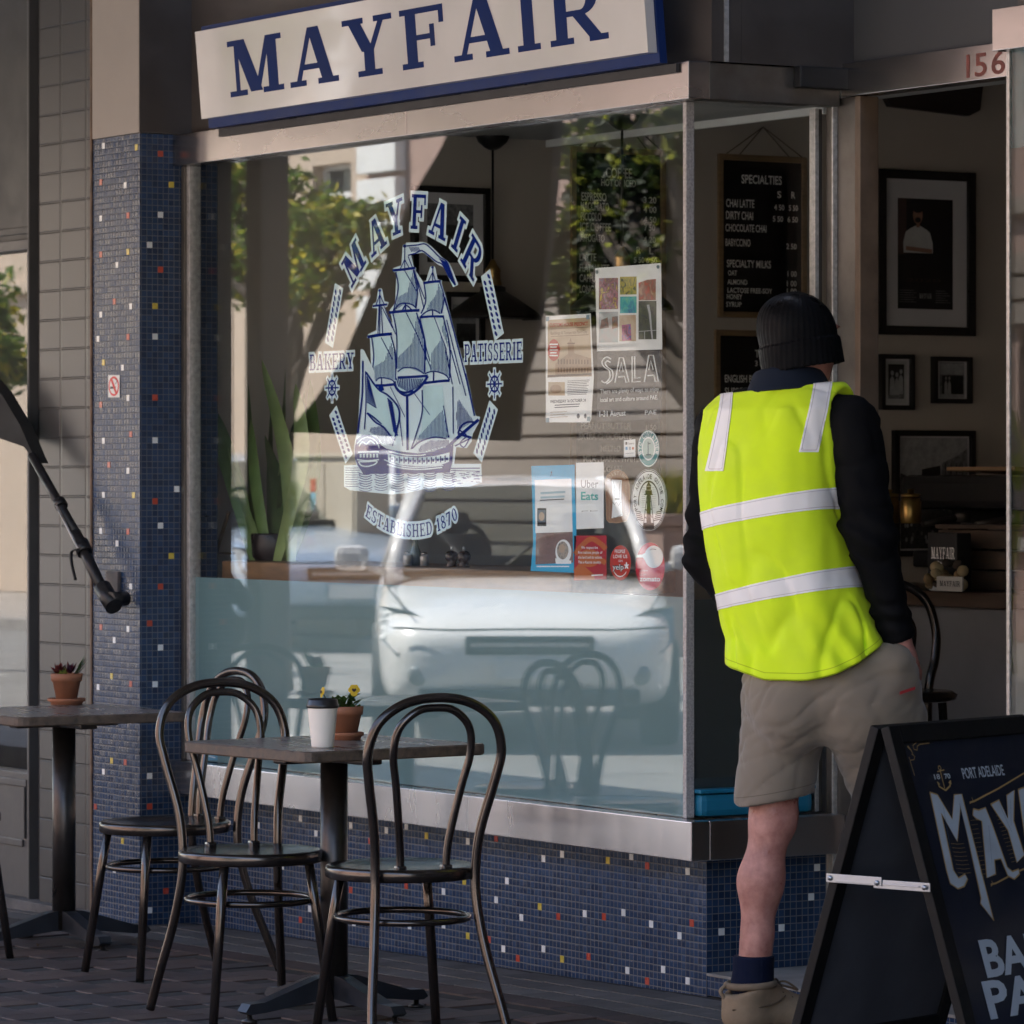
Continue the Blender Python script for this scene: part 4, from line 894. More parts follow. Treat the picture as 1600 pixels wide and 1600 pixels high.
# lettering of the front leaf: drawing x along the width, y down the slope in metres from the top
M_ = leaf_M(-1)
AF = Flat(lambda x, y: M_ @ Vector((x, -.0045, -y)), M_.to_3x3() @ Vector((0, -1, 0)), .0003)
def slope_xy(px, py):
    """where the photograph's point lies on the tilted front leaf"""
    Mw = Matrix.Translation((ap.x, ap.y, 0)) @ Matrix.Rotation(ang, 4, 'Z') @ M_
    o = Mw.inverted() @ Vector((CAMX, CAMY, CAMZ)); d = _ray(px, py); d = Mw.inverted().to_3x3() @ Vector(d); k = (-.0045 - o.y) / d.y; h = o + d * k
    return (h.x, -h.z)
X = slope_xy
GO, SI, BL_ = 0, 1, 2
def pl(pts, w_, mi, ly, w2=None): AF.line([X(*p) for p in pts], w_, mi, ly, w2)
def pg(pts, mi, ly): AF.poly([X(*p) for p in pts], mi, ly)
# corner flourish
pl([(1418, 1166), (1424, 1173), (1427, 1180)], .006, GO, 1, .001); pl([(1452, 1161), (1437, 1163), (1433, 1166), (1433, 1172), (1428, 1171), (1426, 1165), (1432, 1160)], .0022, GO, 1); pl([(1424, 1178), (1429, 1182), (1428, 1187), (1422, 1188), (1420, 1183)], .0022, GO, 2); pl([(1422, 1188), (1423, 1193), (1429, 1212)], .002, GO, 1)
# anchor and year
pl([(1469, 1205), (1476, 1232)], .003, GO, 1); pl([(1464, 1206), (1475, 1203)], .0025, GO, 2); c_ = X(1468, 1200); AF.ring(c_[0], c_[1], .006, .006, .0022, GO, 1, n=14)
pl([(1465, 1222), (1467, 1229), (1477, 1235), (1484, 1228), (1484, 1220)], .0042, GO, 3); pg([(1463, 1221), (1468, 1225), (1466, 1229)], GO, 4); pg([(1481, 1223), (1485, 1219), (1486, 1226)], GO, 4)
def aft(txt, px, py, h_, mi, wpx=None, align='l', bold=0):
    a = X(px, py); wd = (X(px + wpx, py - wpx * .06)[0] - a[0]) if wpx else None
    AF.text(txt, a[0], a[1], h_, mi, 4, width=wd, align=align, bold=bold, sgn=-1)
aft('18', 1460, 1218, .012, SI, 9, bold=.02); aft('70', 1476, 1217, .012, SI, 9, bold=.02)
aft('PORT ADELAIDE', 1505, 1217, .026, SI, 65, bold=.015)
# big swash lettering, silver with gold edge
LT = [[(1452, 1238), (1464, 1242), (1487, 1280), (1490, 1242), (1502, 1241), (1552, 1439), (1531, 1412), (1532, 1404), (1512, 1312), (1500, 1260), (1495, 1315), (1470, 1271), (1489, 1360), (1497, 1372), (1507, 1366), (1511, 1374), (1506, 1385), (1496, 1389), (1484, 1381), (1478, 1360)],
      [(1520, 1264), (1528, 1266), (1539, 1262), (1549, 1287), (1573, 1355), (1581, 1362), (1591, 1358), (1592, 1366), (1584, 1374), (1574, 1369), (1563, 1342), (1553, 1344), (1555, 1366), (1541, 1372), (1533, 1283), (1525, 1280), (1519, 1274)],
      [(1547, 1257), (1560, 1250), (1574, 1279), (1572, 1243), (1584, 1235), (1583, 1283), (1600, 1336), (1588, 1348), (1574, 1298)],
      [(1590, 1234), (1620, 1222), (1622, 1240), (1603, 1246), (1606, 1270), (1620, 1267), (1621, 1276), (1608, 1280), (1616, 1330), (1604, 1335)],
      [(1636, 1216), (1650, 1212), (1680, 1312), (1668, 1316), (1660, 1290), (1650, 1293), (1648, 1322), (1636, 1326)], [(1682, 1206), (1694, 1203), (1712, 1305), (1700, 1308)], [(1706, 1200), (1730, 1193), (1742, 1215), (1734, 1232), (1756, 1295), (1742, 1299), (1724, 1240), (1732, 1302), (1722, 1305)]]
for q in LT:
    g2 = [X(*p) for p in q]; cx_ = sum(p[0] for p in g2) / len(g2); cy_ = sum(p[1] for p in g2) / len(g2)
    AF.poly(g2, SI, 3)
    AF.line(g2 + [g2[0]], .0036, GO, 5)
for a, b_ in (((1473, 1262), (1487, 1345)), ((1498, 1255), (1530, 1390)), ((1544, 1290), (1549, 1350)), ((1563, 1262), (1580, 1300)), ((1578, 1250), (1579, 1290))): pl([a, b_], .0008, BL_, 6)
for k in range(8): pl([(1486 + k * 1.5, 1318 + k * 6.5), (1497 + k * 1.5, 1319 + k * 6.5), (1506 + k * 1.6, 1318 + k * 6.5)], .0008, GO, 1)
for k in range(13): pl([(1516 + k * 1.5, 1282 + k * 7), (1526 + k * 1.4, 1281 + k * 7)], .0007, GO, 1); pl([(1556 + k * 2, 1275 + k * 6), (1564 + k * 2, 1273 + k * 6)], .0007, GO, 1)
pl([(1515, 1254), (1522, 1252), (1560, 1232), (1600, 1208), (1680, 1170)], .0045, GO, 1, .003); pl([(1518, 1246), (1520, 1251), (1515, 1256)], .002, GO, 2)
pl([(1548, 1382), (1556, 1380), (1590, 1362), (1640, 1340)], .004, GO, 1); pl([(1549, 1376), (1551, 1381), (1548, 1385)], .002, GO, 2)
aft('BAKERY', 1542, 1526, .086, SI, 205, bold=.03); aft('PATISSERIE', 1547, 1591, .086, SI, 330, bold=.03)
AF.build('lettering', [mat('gold_paint', (.42, .27, .10), .5), mat('silver_blue_paint', (.46, .53, .60), .5), mat('blue_line_paint', (.06, .12, .22), .5)], [o for o in af.children if o.name.startswith('front_leaf')][0])
# door mat
b = MB(); b.box((onZ(1000, 1605).x - .05, -.98, -.017), (1.6, -.352, .002), .004)
tag(b.build('door_mat', mat('black_rubber_mat', (.012, .012, .012), .9, 0, .4, 60, .05, 200, .6)), 'black rubber door mat on the ground before the doorway', 'mat')
# folded awning arm on the pillar
m_arm = mat('awning_arm_black', (.018, .016, .016), .4, .3, .3, 20)
aw = empty('awning_arm', (0, 0, 0), 0, 'black folding awning arm bracketed to the mosaic pillar', 'awning arm')
bk = onY(180, 920, -.172)
b = MB(); b.box((bk.x - .045, -.186, bk.z - .055), (bk.x + .045, -.1715, bk.z + .058), .004); b.build('bracket_plate', mat('arm_bracket_plate', (.10, .085, .085), .6, .2, .3, 30), aw)
YA = -.245
K_ = lambda px, py, d=0: onY(px, py, YA - d)
b = MB(); b.tube([K_(178, 948), K_(160, 918)], .030, 14); b.tube([Vector((K_(172, 936).x, -.186, K_(172, 936).z)), K_(172, 936, .01)], .024, 12); b.build('knuckle', m_arm, aw)
b = MB(); b.tube([K_(163, 928), K_(118, 832)], .019, 12); b.tube([K_(133, 864), K_(126, 848)], .027, 12); b.tube([K_(118, 832), K_(50, 712)], .016, 12); b.tube([K_(97, 792), K_(92, 783)], .022, 12); b.build('tube', m_arm, aw)
b = MB(); b.prism([K_(57, 724), K_(37, 698), K_(0, 685), K_(-30, 676), K_(-30, 578), K_(0, 612), K_(31, 664)], (0, .045, 0)); b.build('canvas_sleeve', m_canvas, aw)
b = MB(); b.tube(bez([K_(122, 858, .03), K_(112, 862, .03), K_(112, 880, .03), K_(118, 906, .03)], 5), .006, 6, flat=.5); b.build('strap', m_arm, aw)
b = MB(); b.tube([K_(88, 790, .025), K_(122, 858, .025)], .004, 6); b.build('spring_wire', m_alu, aw)
# no smoking sticker
S_ = Flat(lambda x, y: onY(x, y, -.1735), (0, -1, 0), .0003)
S_.rect(169, 586, 187, 621, 0, 0); S_.ell(178, 603.5, 8.2, 15.5, 1, 1); S_.ell(178, 603.5, 6.4, 12.2, 0, 2); S_.rect(172.5, 604, 181, 607.5, 2, 3); S_.line([(181, 600), (183, 595), (180, 592)], 1, 2, 3); S_.line([(174, 591), (182.5, 616)], 3, 1, 4)
tag(S_.build('no_smoking_sticker', [m_white, mat('sticker_red', (.6, .03, .03), .5), m_black]), 'small white no smoking sticker on the mosaic pillar', 'sticker')
# shop sign over the window
def sgn(px, py, d=0):
    zt_ = 2.87; zb_ = 2.588; p = onY(px, py, -.13)
    for _ in range(3): p = onY(px, py, -.125 - .024 * (p.z - zb_) / (zt_ - zb_) - d)
    return p
sb = empty('shop_sign', (0, 0, 0), 0, 'long white shop sign with navy slab serif letters above the window', 'sign')
TLs, BLs, BRs = sgn(305, 50), sgn(315, 186), sgn(1012, 72); zt_, zb_ = TLs.z, BLs.z; xl_, xr_ = BLs.x, BRs.x
def sp_(x, z, d): k = (z - zb_) / (zt_ - zb_); return Vector((x, -.125 - .024 * k - d, z))
b = MB(); P = [sp_(xl_, zb_, 0), sp_(xr_, zb_, 0), sp_(xr_, zt_, 0), sp_(xl_, zt_, 0)]; b.prism(P, (0, .03, 0)); b.build('face_panel', mat('white_acrylic', (.60, .575, .56), .14, 0, .05, 1.5, .03, coat=.3), sb)
b = MB(); b.prism([sp_(xl_ - .012, zb_ - .028, -.031), sp_(xr_ + .009, zb_ - .028, -.031), sp_(xr_ + .009, zt_ + .02, -.031), sp_(xl_ - .012, zt_ + .02, -.031)], (0, .024, 0)); b.build('case', mat('navy_sign_case', (.008, .024, .11), .5, 0, .15, 6, spec=.15), sb)
b = MB(); b.box((xl_ - .005, -.06, zb_ - .055), (xr_ + .04, .018, zb_ - .03)); b.build('fixing_rail', m_ndark, sb)
SF = Flat(lambda x, y: sp_(x, y, 0), (0, -1, .08), .0004)
x0_, x1_ = sgn(357, 100).x, sgn(952, 60).x; zb1 = sgn(372, 151).z; zt1 = sgn(360, 66).z; hh = .178
tw = slab_width('MAYFAIR', .13); kx = (x1_ - x0_) / tw
zb1 = sgn(460, 137).z; zt1 = sgn(480, 43).z; hh = zt1 - zb1
slab(SF, 'MAYFAIR', lambda x, y: (x0_ + x * kx, zb1 + y * hh), 0, 1, gap=.13)
SF.build('lettering', mat('navy_lettering', (.007, .022, .11), .5, 0, .1, 5, spec=.05), sb)

# a few dry leaves blown against the plinth
for k, (px, py, lb) in enumerate(((928, 1521, 'curled dry leaf lying against the tiled plinth'), (1003, 1499, 'small dry leaf on the grey tile strip'), (560, 1556, 'dry leaf on the pavers under the front table'), (60, 1452, 'dry leaf on the pavers under the rear table'))):
    q = onZ(px, py, -.01); b = MB(); a = k * 1.9; b.ct = (.13, .075, .035); s_ = .016
    vs = [(s_ * x * math.cos(a) - s_ * .5 * y * math.sin(a), s_ * x * math.sin(a) + s_ * .5 * y * math.cos(a), z * s_) for x, y, z in ((-1, 0, .25), (-.4, .8, .55), (.4, .7, .5), (1.1, 0, .1), (.4, -.7, .45), (-.4, -.8, .6), (0, 0, .12))]
    b.add(vs + [(x, y, z - .0015) for x, y, z in vs], [(6, i, (i + 1) % 6) for i in range(6)] + [(13, (i + 1) % 6 + 7, i + 7) for i in range(6)] + [(i, i + 7, (i + 1) % 6 + 7, (i + 1) % 6) for i in range(6)], True)
    tag(b.build('dry_leaf', mat_vcol('dry_leaf', .8, bump=.4), loc=(q.x, q.y, gz(q.x, q.y) + .001)), lb, 'leaf', 'dry leaves on the ground')
# ================================================================ INSIDE THE SHOP
WX = -3.25
m_oak = mat('oak_frame', (.26, .165, .085), .5, 0, .2, 12, .1, 40, .05, stretch=(1, 1, 6)); m_felt = mat('black_felt', (.012, .012, .013), .95, 0, .2, 80, spec=.05)
m_chalk = mat('white_letters', (.92, .89, .84), .6); m_pframe = mat('black_picture_frame', (.012, .011, .011), .35, 0, .2, 20); m_matt = mat('grey_picture_mount', (.62, .60, .60), .7, 0, .04, 5)
def wall_frame(name, p0, p1, wd, dp, mf, mb, label, cat, group=None):
    """frame hung on the side wall between two of the photo's corners; returns the empty and its (y0, z0, y1, z1)"""
    a = onX(*p0, WX); c = onX(*p1, WX); y0, y1, z0, z1 = min(a.y, c.y), max(a.y, c.y), min(a.z, c.z), max(a.z, c.z)
    r = empty(name, (WX, (y0 + y1) / 2, z0), 0, label, cat, group); W_, H_ = (y1 - y0) / 2, z1 - z0
    b = MB(); b.box((.001, -W_, 0), (dp, -W_ + wd, H_), .003); b.box((.001, W_ - wd, 0), (dp, W_, H_), .003); b.box((.001, -W_ + wd, 0), (dp - .0005, W_ - wd, wd), .003); b.box((.001, -W_ + wd, H_ - wd), (dp - .0005, W_ - wd, H_), .003); b.build('frame', mf, r)
    b = MB(); b.box((.002, -W_ + wd - .002, wd - .002), (dp * .45, W_ - wd + .002, H_ - wd + .002)); b.build('panel', mb, r)
    return r, W_, H_, dp * .45 + .0006
def board(p0, p1, label, lines):
    r, W_, H_, d = wall_frame('menu_board', p0, p1, .022, .014, m_oak, m_felt, label, 'menu board', 'letter boards on the wall')
    yc, z0 = r.location.y, r.location.z; F = Flat(lambda x, y: (d, x, y), (1, 0, 0), .0003)
    for txt, x0, x1, yb, hp in lines:
        a = onX(x0 + 1.5, yb, WX + d); c = onX(x1 + 1.5, yb, WX + d); k = .00231 * 15.9 / 15.8
        words = txt.upper(); wd = c.y - a.y
        F.text(words, a.y - yc, a.z - z0, hp * k, 0, 1, width=wd, bold=.014)
    F.build('lettering', m_chalk, r)
    return r, W_, H_
r, W_, H_ = board((890, 228), (1038, 757), 'tall letter board headed COFFEE on the side wall', [
    ('COFFEE', 945, 986, 277, 16), ('HOT OR ICED', 938, 992, 290, 11), ('Espresso', 907, 946, 313, 13), ('3 20', 1004, 1024, 317, 10), ('Macchiato', 906, 950, 328, 13), ('4 00', 1004, 1024, 332, 10), ('Piccolo', 906, 938, 344, 13), ('4 50', 1004, 1024, 348, 10),
    ('Ice Coffee', 905, 953, 360, 13), ('7 50', 1005, 1022, 360, 10), ('Affogato', 905, 943, 377, 12), ('4 20', 1004, 1023, 379, 10), ('R', 993, 1000, 396, 11), ('L', 1013, 1019, 397, 11), ('Latte', 904, 930, 407, 12), ('5 50', 989, 1005, 410, 9), ('6 50', 1008, 1025, 411, 9),
    ('Flat White', 904, 950, 424, 12), ('Cappuccino', 904, 956, 440, 12), ('Long Black', 904, 953, 457, 12), ('Mocha', 904, 935, 486, 11), ('Peanut Butter', 906, 984, 670, 10), ('1 50', 1008, 1024, 672, 9), ('Extra Chocolate', 903, 985, 686, 10), ('MELTED', 937, 968, 705, 9), ('MILK . DARK . WHITE', 910, 997, 721, 9), ('BELGIAN', 930, 970, 737, 9)])
def strings(r, W_, H_, apex_dx=.0, up=.2):
    b = MB(); t_ = .0022
    for s in (-1, 1):
        b.tube([(.02, s * W_ * .55, H_), (.012, apex_dx, H_ + up)], t_, 5); b.tube([(.02, s * W_ * .85, H_), (.012, apex_dx, H_ + up)], t_, 5)
    b.build('hanging_string', mat('hanging_string', (.12, .09, .06), .9), r)
strings(r, W_, H_, 0, .13)
r, W_, H_ = board((1120, 240), (1258, 499), 'letter board headed SPECIALTIES hung from strings', [
    ('SPECIALTIES', 1157, 1220, 286, 14), ('S', 1213, 1219, 309, 11), ('R', 1235, 1241, 310, 11), ('Chai Latte', 1133, 1177, 323, 13), ('4 50', 1208, 1224, 328, 9), ('5 50', 1231, 1245, 329, 9), ('Dirty Chai', 1133, 1175, 342, 13), ('5 50', 1206, 1222, 346, 9), ('6 50', 1229, 1245, 347, 9),
    ('Chocolate Chai', 1132, 1196, 361, 12), ('Babyccino', 1132, 1171, 384, 12), ('2 50', 1227, 1243, 389, 9), ('Specialty Milks', 1134, 1203, 417, 12), ('OAT', 1136, 1150, 430, 8), ('1 00', 1229, 1243, 432, 9), ('ALMOND', 1135, 1166, 444, 8), ('1 00', 1228, 1243, 447, 9), ('LACTOSE FREE-SOY', 1135, 1205, 457, 8), ('1 00', 1228, 1243, 459, 9), ('HONEY', 1134, 1158, 467, 8), ('SYRUP', 1133, 1157, 479, 8)])
strings(r, W_, H_, 0, .105)
board((1115, 515), (1258, 700), 'letter board of teas below the SPECIALTIES board', [('TEA', 1178, 1198, 558, 12), ('3 80', 1178, 1196, 572, 9), ('English Breakfast', 1131, 1215, 597, 12), ('Supreme', 1131, 1172, 617, 12), ('Honey', 1130, 1161, 637, 12)])
# pictures
def picture(p0, p1, wd, label, draw, mount=.1, pic_mats=None):
    r, W_, H_, d = wall_frame('framed_picture', p0, p1, wd, .03, m_pframe, m_matt, label, 'picture', 'framed pictures on the side wall')
    F = Flat(lambda x, y: (d, x * W_, y * H_), (1, 0, 0), .0004); draw(F); F.build('print', pic_mats or PM, r)
PM = [mat('print_black', (.012, .011, .011), .5), mat('print_white', (.52, .52, .50), .6), mat('print_skin', (.30, .16, .11), .6), mat('print_brown', (.07, .04, .035), .6), mat('print_grey', (.17, .17, .17), .6, 0, .6, 60), mat('print_silver', (.36, .36, .36), .6, 0, .25, 40), mat('print_dark', (.045, .045, .045), .6, 0, .8, 70)]
def d_chef(F):
    F.rect(-.58, .16, .56, .83, 0, 1); F.rect(-.58, .49, -.40, .829, 3, 2); F.poly([(-.46, .50), (-.47, .56), (-.42, .625), (-.34, .645), (-.22, .665), (-.12, .665), (0, .645), (.08, .625), (.14, .56), (.14, .50)], 1, 3); F.ell(-.17, .73, .10, .055, 2, 4); F.ell(-.17, .765, .10, .022, 0, 5); F.ell(-.17, .70, .06, .016, 0, 5); F.rect(-.20, .655, -.13, .69, 2, 4); F.poly([(-.42, .515), (.12, .50), (.12, .525), (-.42, .54)], 2, 6)
    for k in range(6): F.rect(-.54, .20 + k * .014, -.20 - (k % 2) * .05, .204 + k * .014, 4, 3); F.rect(.20, .20 + k * .014, .50 - (k % 3) * .05, .204 + k * .014, 4, 3)
    F.text('2020', -.40, .325, .022, 3, 4, width=.7); slab(F, 'MAYFAIR', lambda x, y: (-.14 + x * .036, .225 + y * .03), 5, 4)
picture((1367, 264), (1518, 526), .034, 'largest framed picture, a poster of a man in a white shirt', d_chef)
def d_men(F):
    F.rect(-.66, .12, .62, .88, 1, 1); F.rect(-.5, .2, .46, .82, 0, 2)
    for x, y in ((-.26, .25), (.02, .22), (.26, .28)): F.poly([(x - .17, y), (x - .13, y + .30), (x, y + .36), (x + .12, y + .30), (x + .15, y)], 5, 3); F.ell(x, y + .41, .09, .045, 5, 4, 12)
    F.rect(-.5, .2, .46, .27, 4, 5)
picture((1371, 553), (1423, 641), .018, 'small upright picture of three people under the large poster', d_men)
def d_shop(F):
    F.rect(-.62, .12, .66, .88, 4, 1); F.rect(-.60, .62, .64, .86, 5, 2); F.rect(-.5, .2, .6, .6, 0, 3)
    for x in (-.30, -.12): F.poly([(x - .09, .18), (x - .07, .42), (x, .5), (x + .07, .42), (x + .09, .18)], 5, 4); F.ell(x, .54, .05, .035, 5, 5, 10)
    F.rect(-.62, .12, .66, .2, 5, 5)
picture((1453, 557), (1513, 631), .018, 'small picture of two people before a shop, right of its pair', d_shop)
def d_street(F):
    F.rect(-.82, .06, .84, .94, 5, 1); F.poly([(-.82, .06), (.84, .06), (.84, .5), (.3, .55), (.0, .62), (-.4, .6), (-.82, .66)], 6, 2); F.poly([(.2, .5), (.84, .52), (.84, .86), (.6, .80), (.2, .74)], 4, 3); F.poly([(-.3, .55), (.16, .55), (.16, .72), (-.3, .69)], 0, 4)
    rr = random.Random(2)
    for k in range(60): x = rr.uniform(-.8, .8); y = rr.uniform(.1, .5); F.ell(x, y, .03, .02, rr.choice([0, 5, 4, 0]), 5, 7)
    for k in range(4): F.line([(.28 + k * .14, .56), (.28 + k * .14, .74)], .02, 0, 6)
picture((1392, 672), (1518, 868), .022, 'black and white street scene picture low on the side wall', d_street)
picture((640, 290), (760, 442), .022, 'framed picture on the wall behind the arched MAYFAIR decal', lambda F: (F.rect(-.6, .2, .6, .82, 4, 1), F.rect(-.6, .2, .6, .6, 6, 2)))
picture((692, 456), (752, 566), .018, 'framed picture half hidden behind the middle pendant lamp', lambda F: (F.rect(-.6, .2, .6, .82, 5, 1), F.rect(-.4, .2, .6, .55, 6, 2)))
# pendant lamps
m_shade = mat('black_lamp_enamel', (.016, .013, .011), .4, 0, .2, 10); m_brass = mat('aged_brass', (.45, .29, .10), .35, 1.0, .2, 20)
pA = onZ(770, 224, 2.60); pB = onZ(972, 192, 2.60); dd = pB - pA
for k, (q, lb) in enumerate(((pA - dd, 'left pendant lamp with brass neck behind the sails of the ship decal'), (pA, 'middle pendant lamp, its wide black cone right of the ship'), (pB, 'right pendant lamp hanging before the COFFEE board'))):
    if k == 0:
        pd = empty('pendant_lamp', (q.x, q.y, 1.98), 0, lb, 'lamp', 'black cone pendant lamps in the window')
        b = MB(); b.lathe([(.168, .004), (.171, 0), (.172, .008), (.155, .026), (.085, .075), (.052, .094), (.046, .098), (.046, .112), (.03, .118), (.0, .118)], 40); b.lathe([(.165, .006), (.15, .024), (.08, .07), (.0, .09)], 40); b.build('shade', m_shade, pd)
        b = MB(); b.lathe([(.03, .1185), (.032, .125), (.028, .135), (.026, .165), (.029, .172), (.02, .185), (.012, .20), (.007, .21)], 24); b.build('socket', m_brass, pd)
        b = MB(); b.tube([(0, 0, .211), (0, 0, .60)], .0045, 8); b.build('rod', m_shade, pd)
        b = MB(); b.lathe([(.0, .596), (.012, .596), (.028, .604), (.052, .625), (.060, .643), (.060, .6445)], 28); b.build('ceiling_cup', m_shade, pd)
        pr = pd
    else:
        c = copy_tree(pr); c['label'] = lb; c.location = (q.x, q.y, 1.98)
# timber window bench and what stands on it
BT = 1.145
bn = empty('window_bench', (-1.6, .28, .06), 0, 'thick timber bench running along inside the display window', 'bench')
b = MB(); b.box((-1.34, -.17, BT - .06 - .065), (.82, .2, BT - .06), .006); b.build('top', mat('bench_timber', (.22, .125, .06), .5, 0, .3, 5, .1, 40, .1, stretch=(1, 8, 8)), bn)
for xx in (-1.25, -.2, .75): b = MB(); b.box((xx - .03, -.12, 0), (xx + .03, .16, BT - .1255)); b.build('leg', m_black, bn)
def onbench(px, Y): p = onY(px, 860, Y); return Vector((p.x, Y, BT + .0005))
q = onbench(428, .28)
sp = empty('snake_plant', q, 0, 'tall snake plant in a dark pot on the window bench', 'potted plant')
b = MB(); b.lathe([(0, 0), (.06, 0), (.072, .012), (.078, .085), (.074, .09), (.066, .085), (.066, .07), (0, .07)], 28); b.build('pot', mat('dark_glazed_pot', (.02, .016, .018), .3), sp)
b = MB()
def snake(base, mid, tip, w_, Yd, tone):
    A_, M_2, T2 = (onY(*p, q.y + Yd) - q for p in (base, mid, tip)); pth = bez([A_, M_2, T2], 7); n = len(pth); vs = []; fs = []; b.ct = tone
    for i, p in enumerate(pth):
        f_ = i / (n - 1); wdt = w_ * (.55 + .8 * math.sin(math.pi * min(.5, f_ * .8)) * .6) * (1 - f_ ** 5) + .001; tw = f_ * 1.1 + Yd * 8; sd_ = Vector((RT[0], RT[1], 0)) * math.cos(tw) + Vector((FW[0], FW[1], 0)) * math.sin(tw)
        vs += [p - sd_ * wdt, p + Vector((FW[0], FW[1], 0)) * wdt * .35, p + sd_ * wdt]
        if i: fs += [(3 * i - 3, 3 * i - 2, 3 * i + 1, 3 * i), (3 * i - 2, 3 * i - 1, 3 * i + 2, 3 * i + 1)]
    b.add(vs, fs, True)
g1, g2, g3 = (.22, .33, .11), (.30, .40, .15), (.12, .20, .07)
for a_ in (((405, 880), (362, 730), (301, 582), .030, .0, g1), ((412, 880), (396, 770), (388, 600), .022, .03, g3), ((420, 880), (400, 760), (392, 655), .020, -.02, g1), ((455, 880), (448, 720), (409, 562), .026, -.04, g2), ((440, 880), (436, 770), (414, 680), .036, .02, g3),
           ((448, 880), (486, 740), (485, 594), .036, .0, g1), ((440, 880), (456, 720), (477, 610), .05, .05, g3), ((436, 880), (440, 740), (446, 575), .018, .05, g2), ((425, 880), (422, 740), (425, 600), .02, .06, g3), ((450, 880), (470, 800), (500, 690), .016, -.03, g2), ((412, 880), (395, 830), (356, 700), .014, -.04, g2)):
    snake(*a_)
for a_ in (((400, 880), (350, 700), (312, 610), .034, -.05, g1), ((452, 880), (492, 760), (500, 640), .030, .08, g1), ((432, 880), (470, 720), (462, 600), .026, -.06, g2), ((418, 880), (380, 780), (340, 660), .022, .07, g2)): snake(*a_)
b.build('foliage', mat_vcol('snake_leaf', .4, bump=.25, bscale=30), sp)
m_mill = mat('dark_wood_mill', (.05, .022, .012), .25, 0, .3, 15)
for px, lb in ((706, 'dark wooden pepper mill on the bench, left of its pair'), (725, 'dark wooden salt mill on the bench, right of its pair')):
    o = empty('spice_mill', onbench(px, .22), 0, lb, 'mill', 'spice mills on the window bench')
    b = MB(); b.lathe([(0, 0), (.016, 0), (.018, .004), (.015, .010), (.014, .016), (.020, .026), (.021, .036), (.016, .046), (.010, .050), (0, .051)], 24); b.build('body', m_mill, o)
    b = MB(); b.lathe([(0, .052), (.004, .052), (.005, .058), (.003, .063), (0, .064)], 12); b.build('knob', m_alu, o)
o = empty('sauce_bottle', onbench(649, .25), 0, 'small dark sauce bottle between steel shakers on the bench', 'bottle'); b = MB(); b.lathe([(0, 0), (.018, 0), (.019, .04), (.012, .055), (.008, .075), (.009, .085), (0, .086)], 20); b.build('glass_body', mat('dark_green_bottle', (.02, .035, .025), .15), o)
b = MB(); b.lathe([(.0095, .0862), (.0095, .098), (0, .098)], 16); b.build('cap', m_black, o)
for px, lb in ((637, 'steel shaker left of the sauce bottle'), (663, 'steel shaker right of the sauce bottle')):
    o = empty('shaker', onbench(px, .22), 0, lb, 'shaker', 'steel shakers on the bench'); b = MB(); b.lathe([(0, 0), (.013, 0), (.014, .028), (.010, .036), (0, .038)], 18); b.build('body', m_alu, o); b = MB(); b.lathe([(.0105, .0365), (.008, .042), (0, .044)], 18); b.build('cap', m_steel, o)
o = empty('menu_holder', onbench(333, .22), 0, 'wooden menu holder leaning beside the window jamb', 'menu holder')
b = MB(); M_ = Matrix.Rotation(RAD(-24), 4, 'Y'); b.box((-.05, -.01, .0), (.03, .002, .15), .002, M_); b.build('board', m_oak, o)
b = MB(); b.box((-.11, -.03, .0), (-.055, -.022, .12), .001, Matrix.Rotation(RAD(-18), 4, 'Y')); b.build('card', mat('pale_green_card', (.35, .42, .38), .5), o)
b = MB(); b.tube([(.03, -.01, .005), (.13, -.01, .16)], .007, 6); b.tube([(.045, 0, .02), (.12, .02, .02)], .004, 6); b.build('prop', m_oak, o)
# blue tub low in the side window
o = empty('blue_tub', (-.16, .22, .486), 0, 'bright blue plastic tub in the bottom of the side window', 'tub')
b = MB(); b.box((-.22, -.19, 0), (.17, .19, .066), .02); b.build('tub_body', mat('blue_plastic', (.012, .16, .27), .35), o); b = MB(); b.box((-.225, -.195, .0665), (.175, .195, .078), .004); b.build('rim', MAT['blue_plastic'], o)
# counter and its display, seen through the doorway
YC = 2.1; ctop = onY(1500, 924, YC).z; cx0, cx1 = -2.75, onY(1660, 900, YC).x
cn = empty('service_counter', ((cx0 + cx1) / 2, YC + .3, .06), 0, 'grey fronted service counter with dark timber top inside the doorway', 'counter'); hw = (cx1 - cx0) / 2
zw = onY(1500, 949, YC).z - .06
b = MB(); b.box((-hw, -.30, 0), (hw, .3, zw)); b.build('front', mat('grey_counter_panel', (.20, .20, .205), .5, 0, .12, 3, .1, 30), cn)
b = MB(); b.box((-hw - .02, -.33, zw + .001), (hw + .02, .33, ctop - .06), .004); b.build('top', mat('dark_counter_timber', (.075, .045, .028), .45, 0, .3, 6, .1, 40, .1, stretch=(1, 8, 8)), cn)
m_slat = mat('rough_crate_timber', (.075, .05, .034), .8, 0, .45, 7, .1, 30, .3, stretch=(1, 8, 8))
def oncounter(px, Y): p = onY(px, 900, Y); return Vector((p.x, Y, ctop + .0005))
l_ = onY(1398, 900, YC - .02).x; r_ = onY(1640, 900, YC - .02).x; zt2 = onY(1500, 828, YC).z - ctop
o = empty('display_crate', ((l_ + r_) / 2, YC + .05, ctop + .0005), 0, 'rough timber display crate standing on the counter', 'crate'); hw = (r_ - l_) / 2; st = zt2 / 3
for k in range(3): b = MB(); b.box((-hw, .1 + .006 * k, st * k + .002), (hw, .13, st * (k + 1) - .004), .003); b.build('slat', m_slat, o)
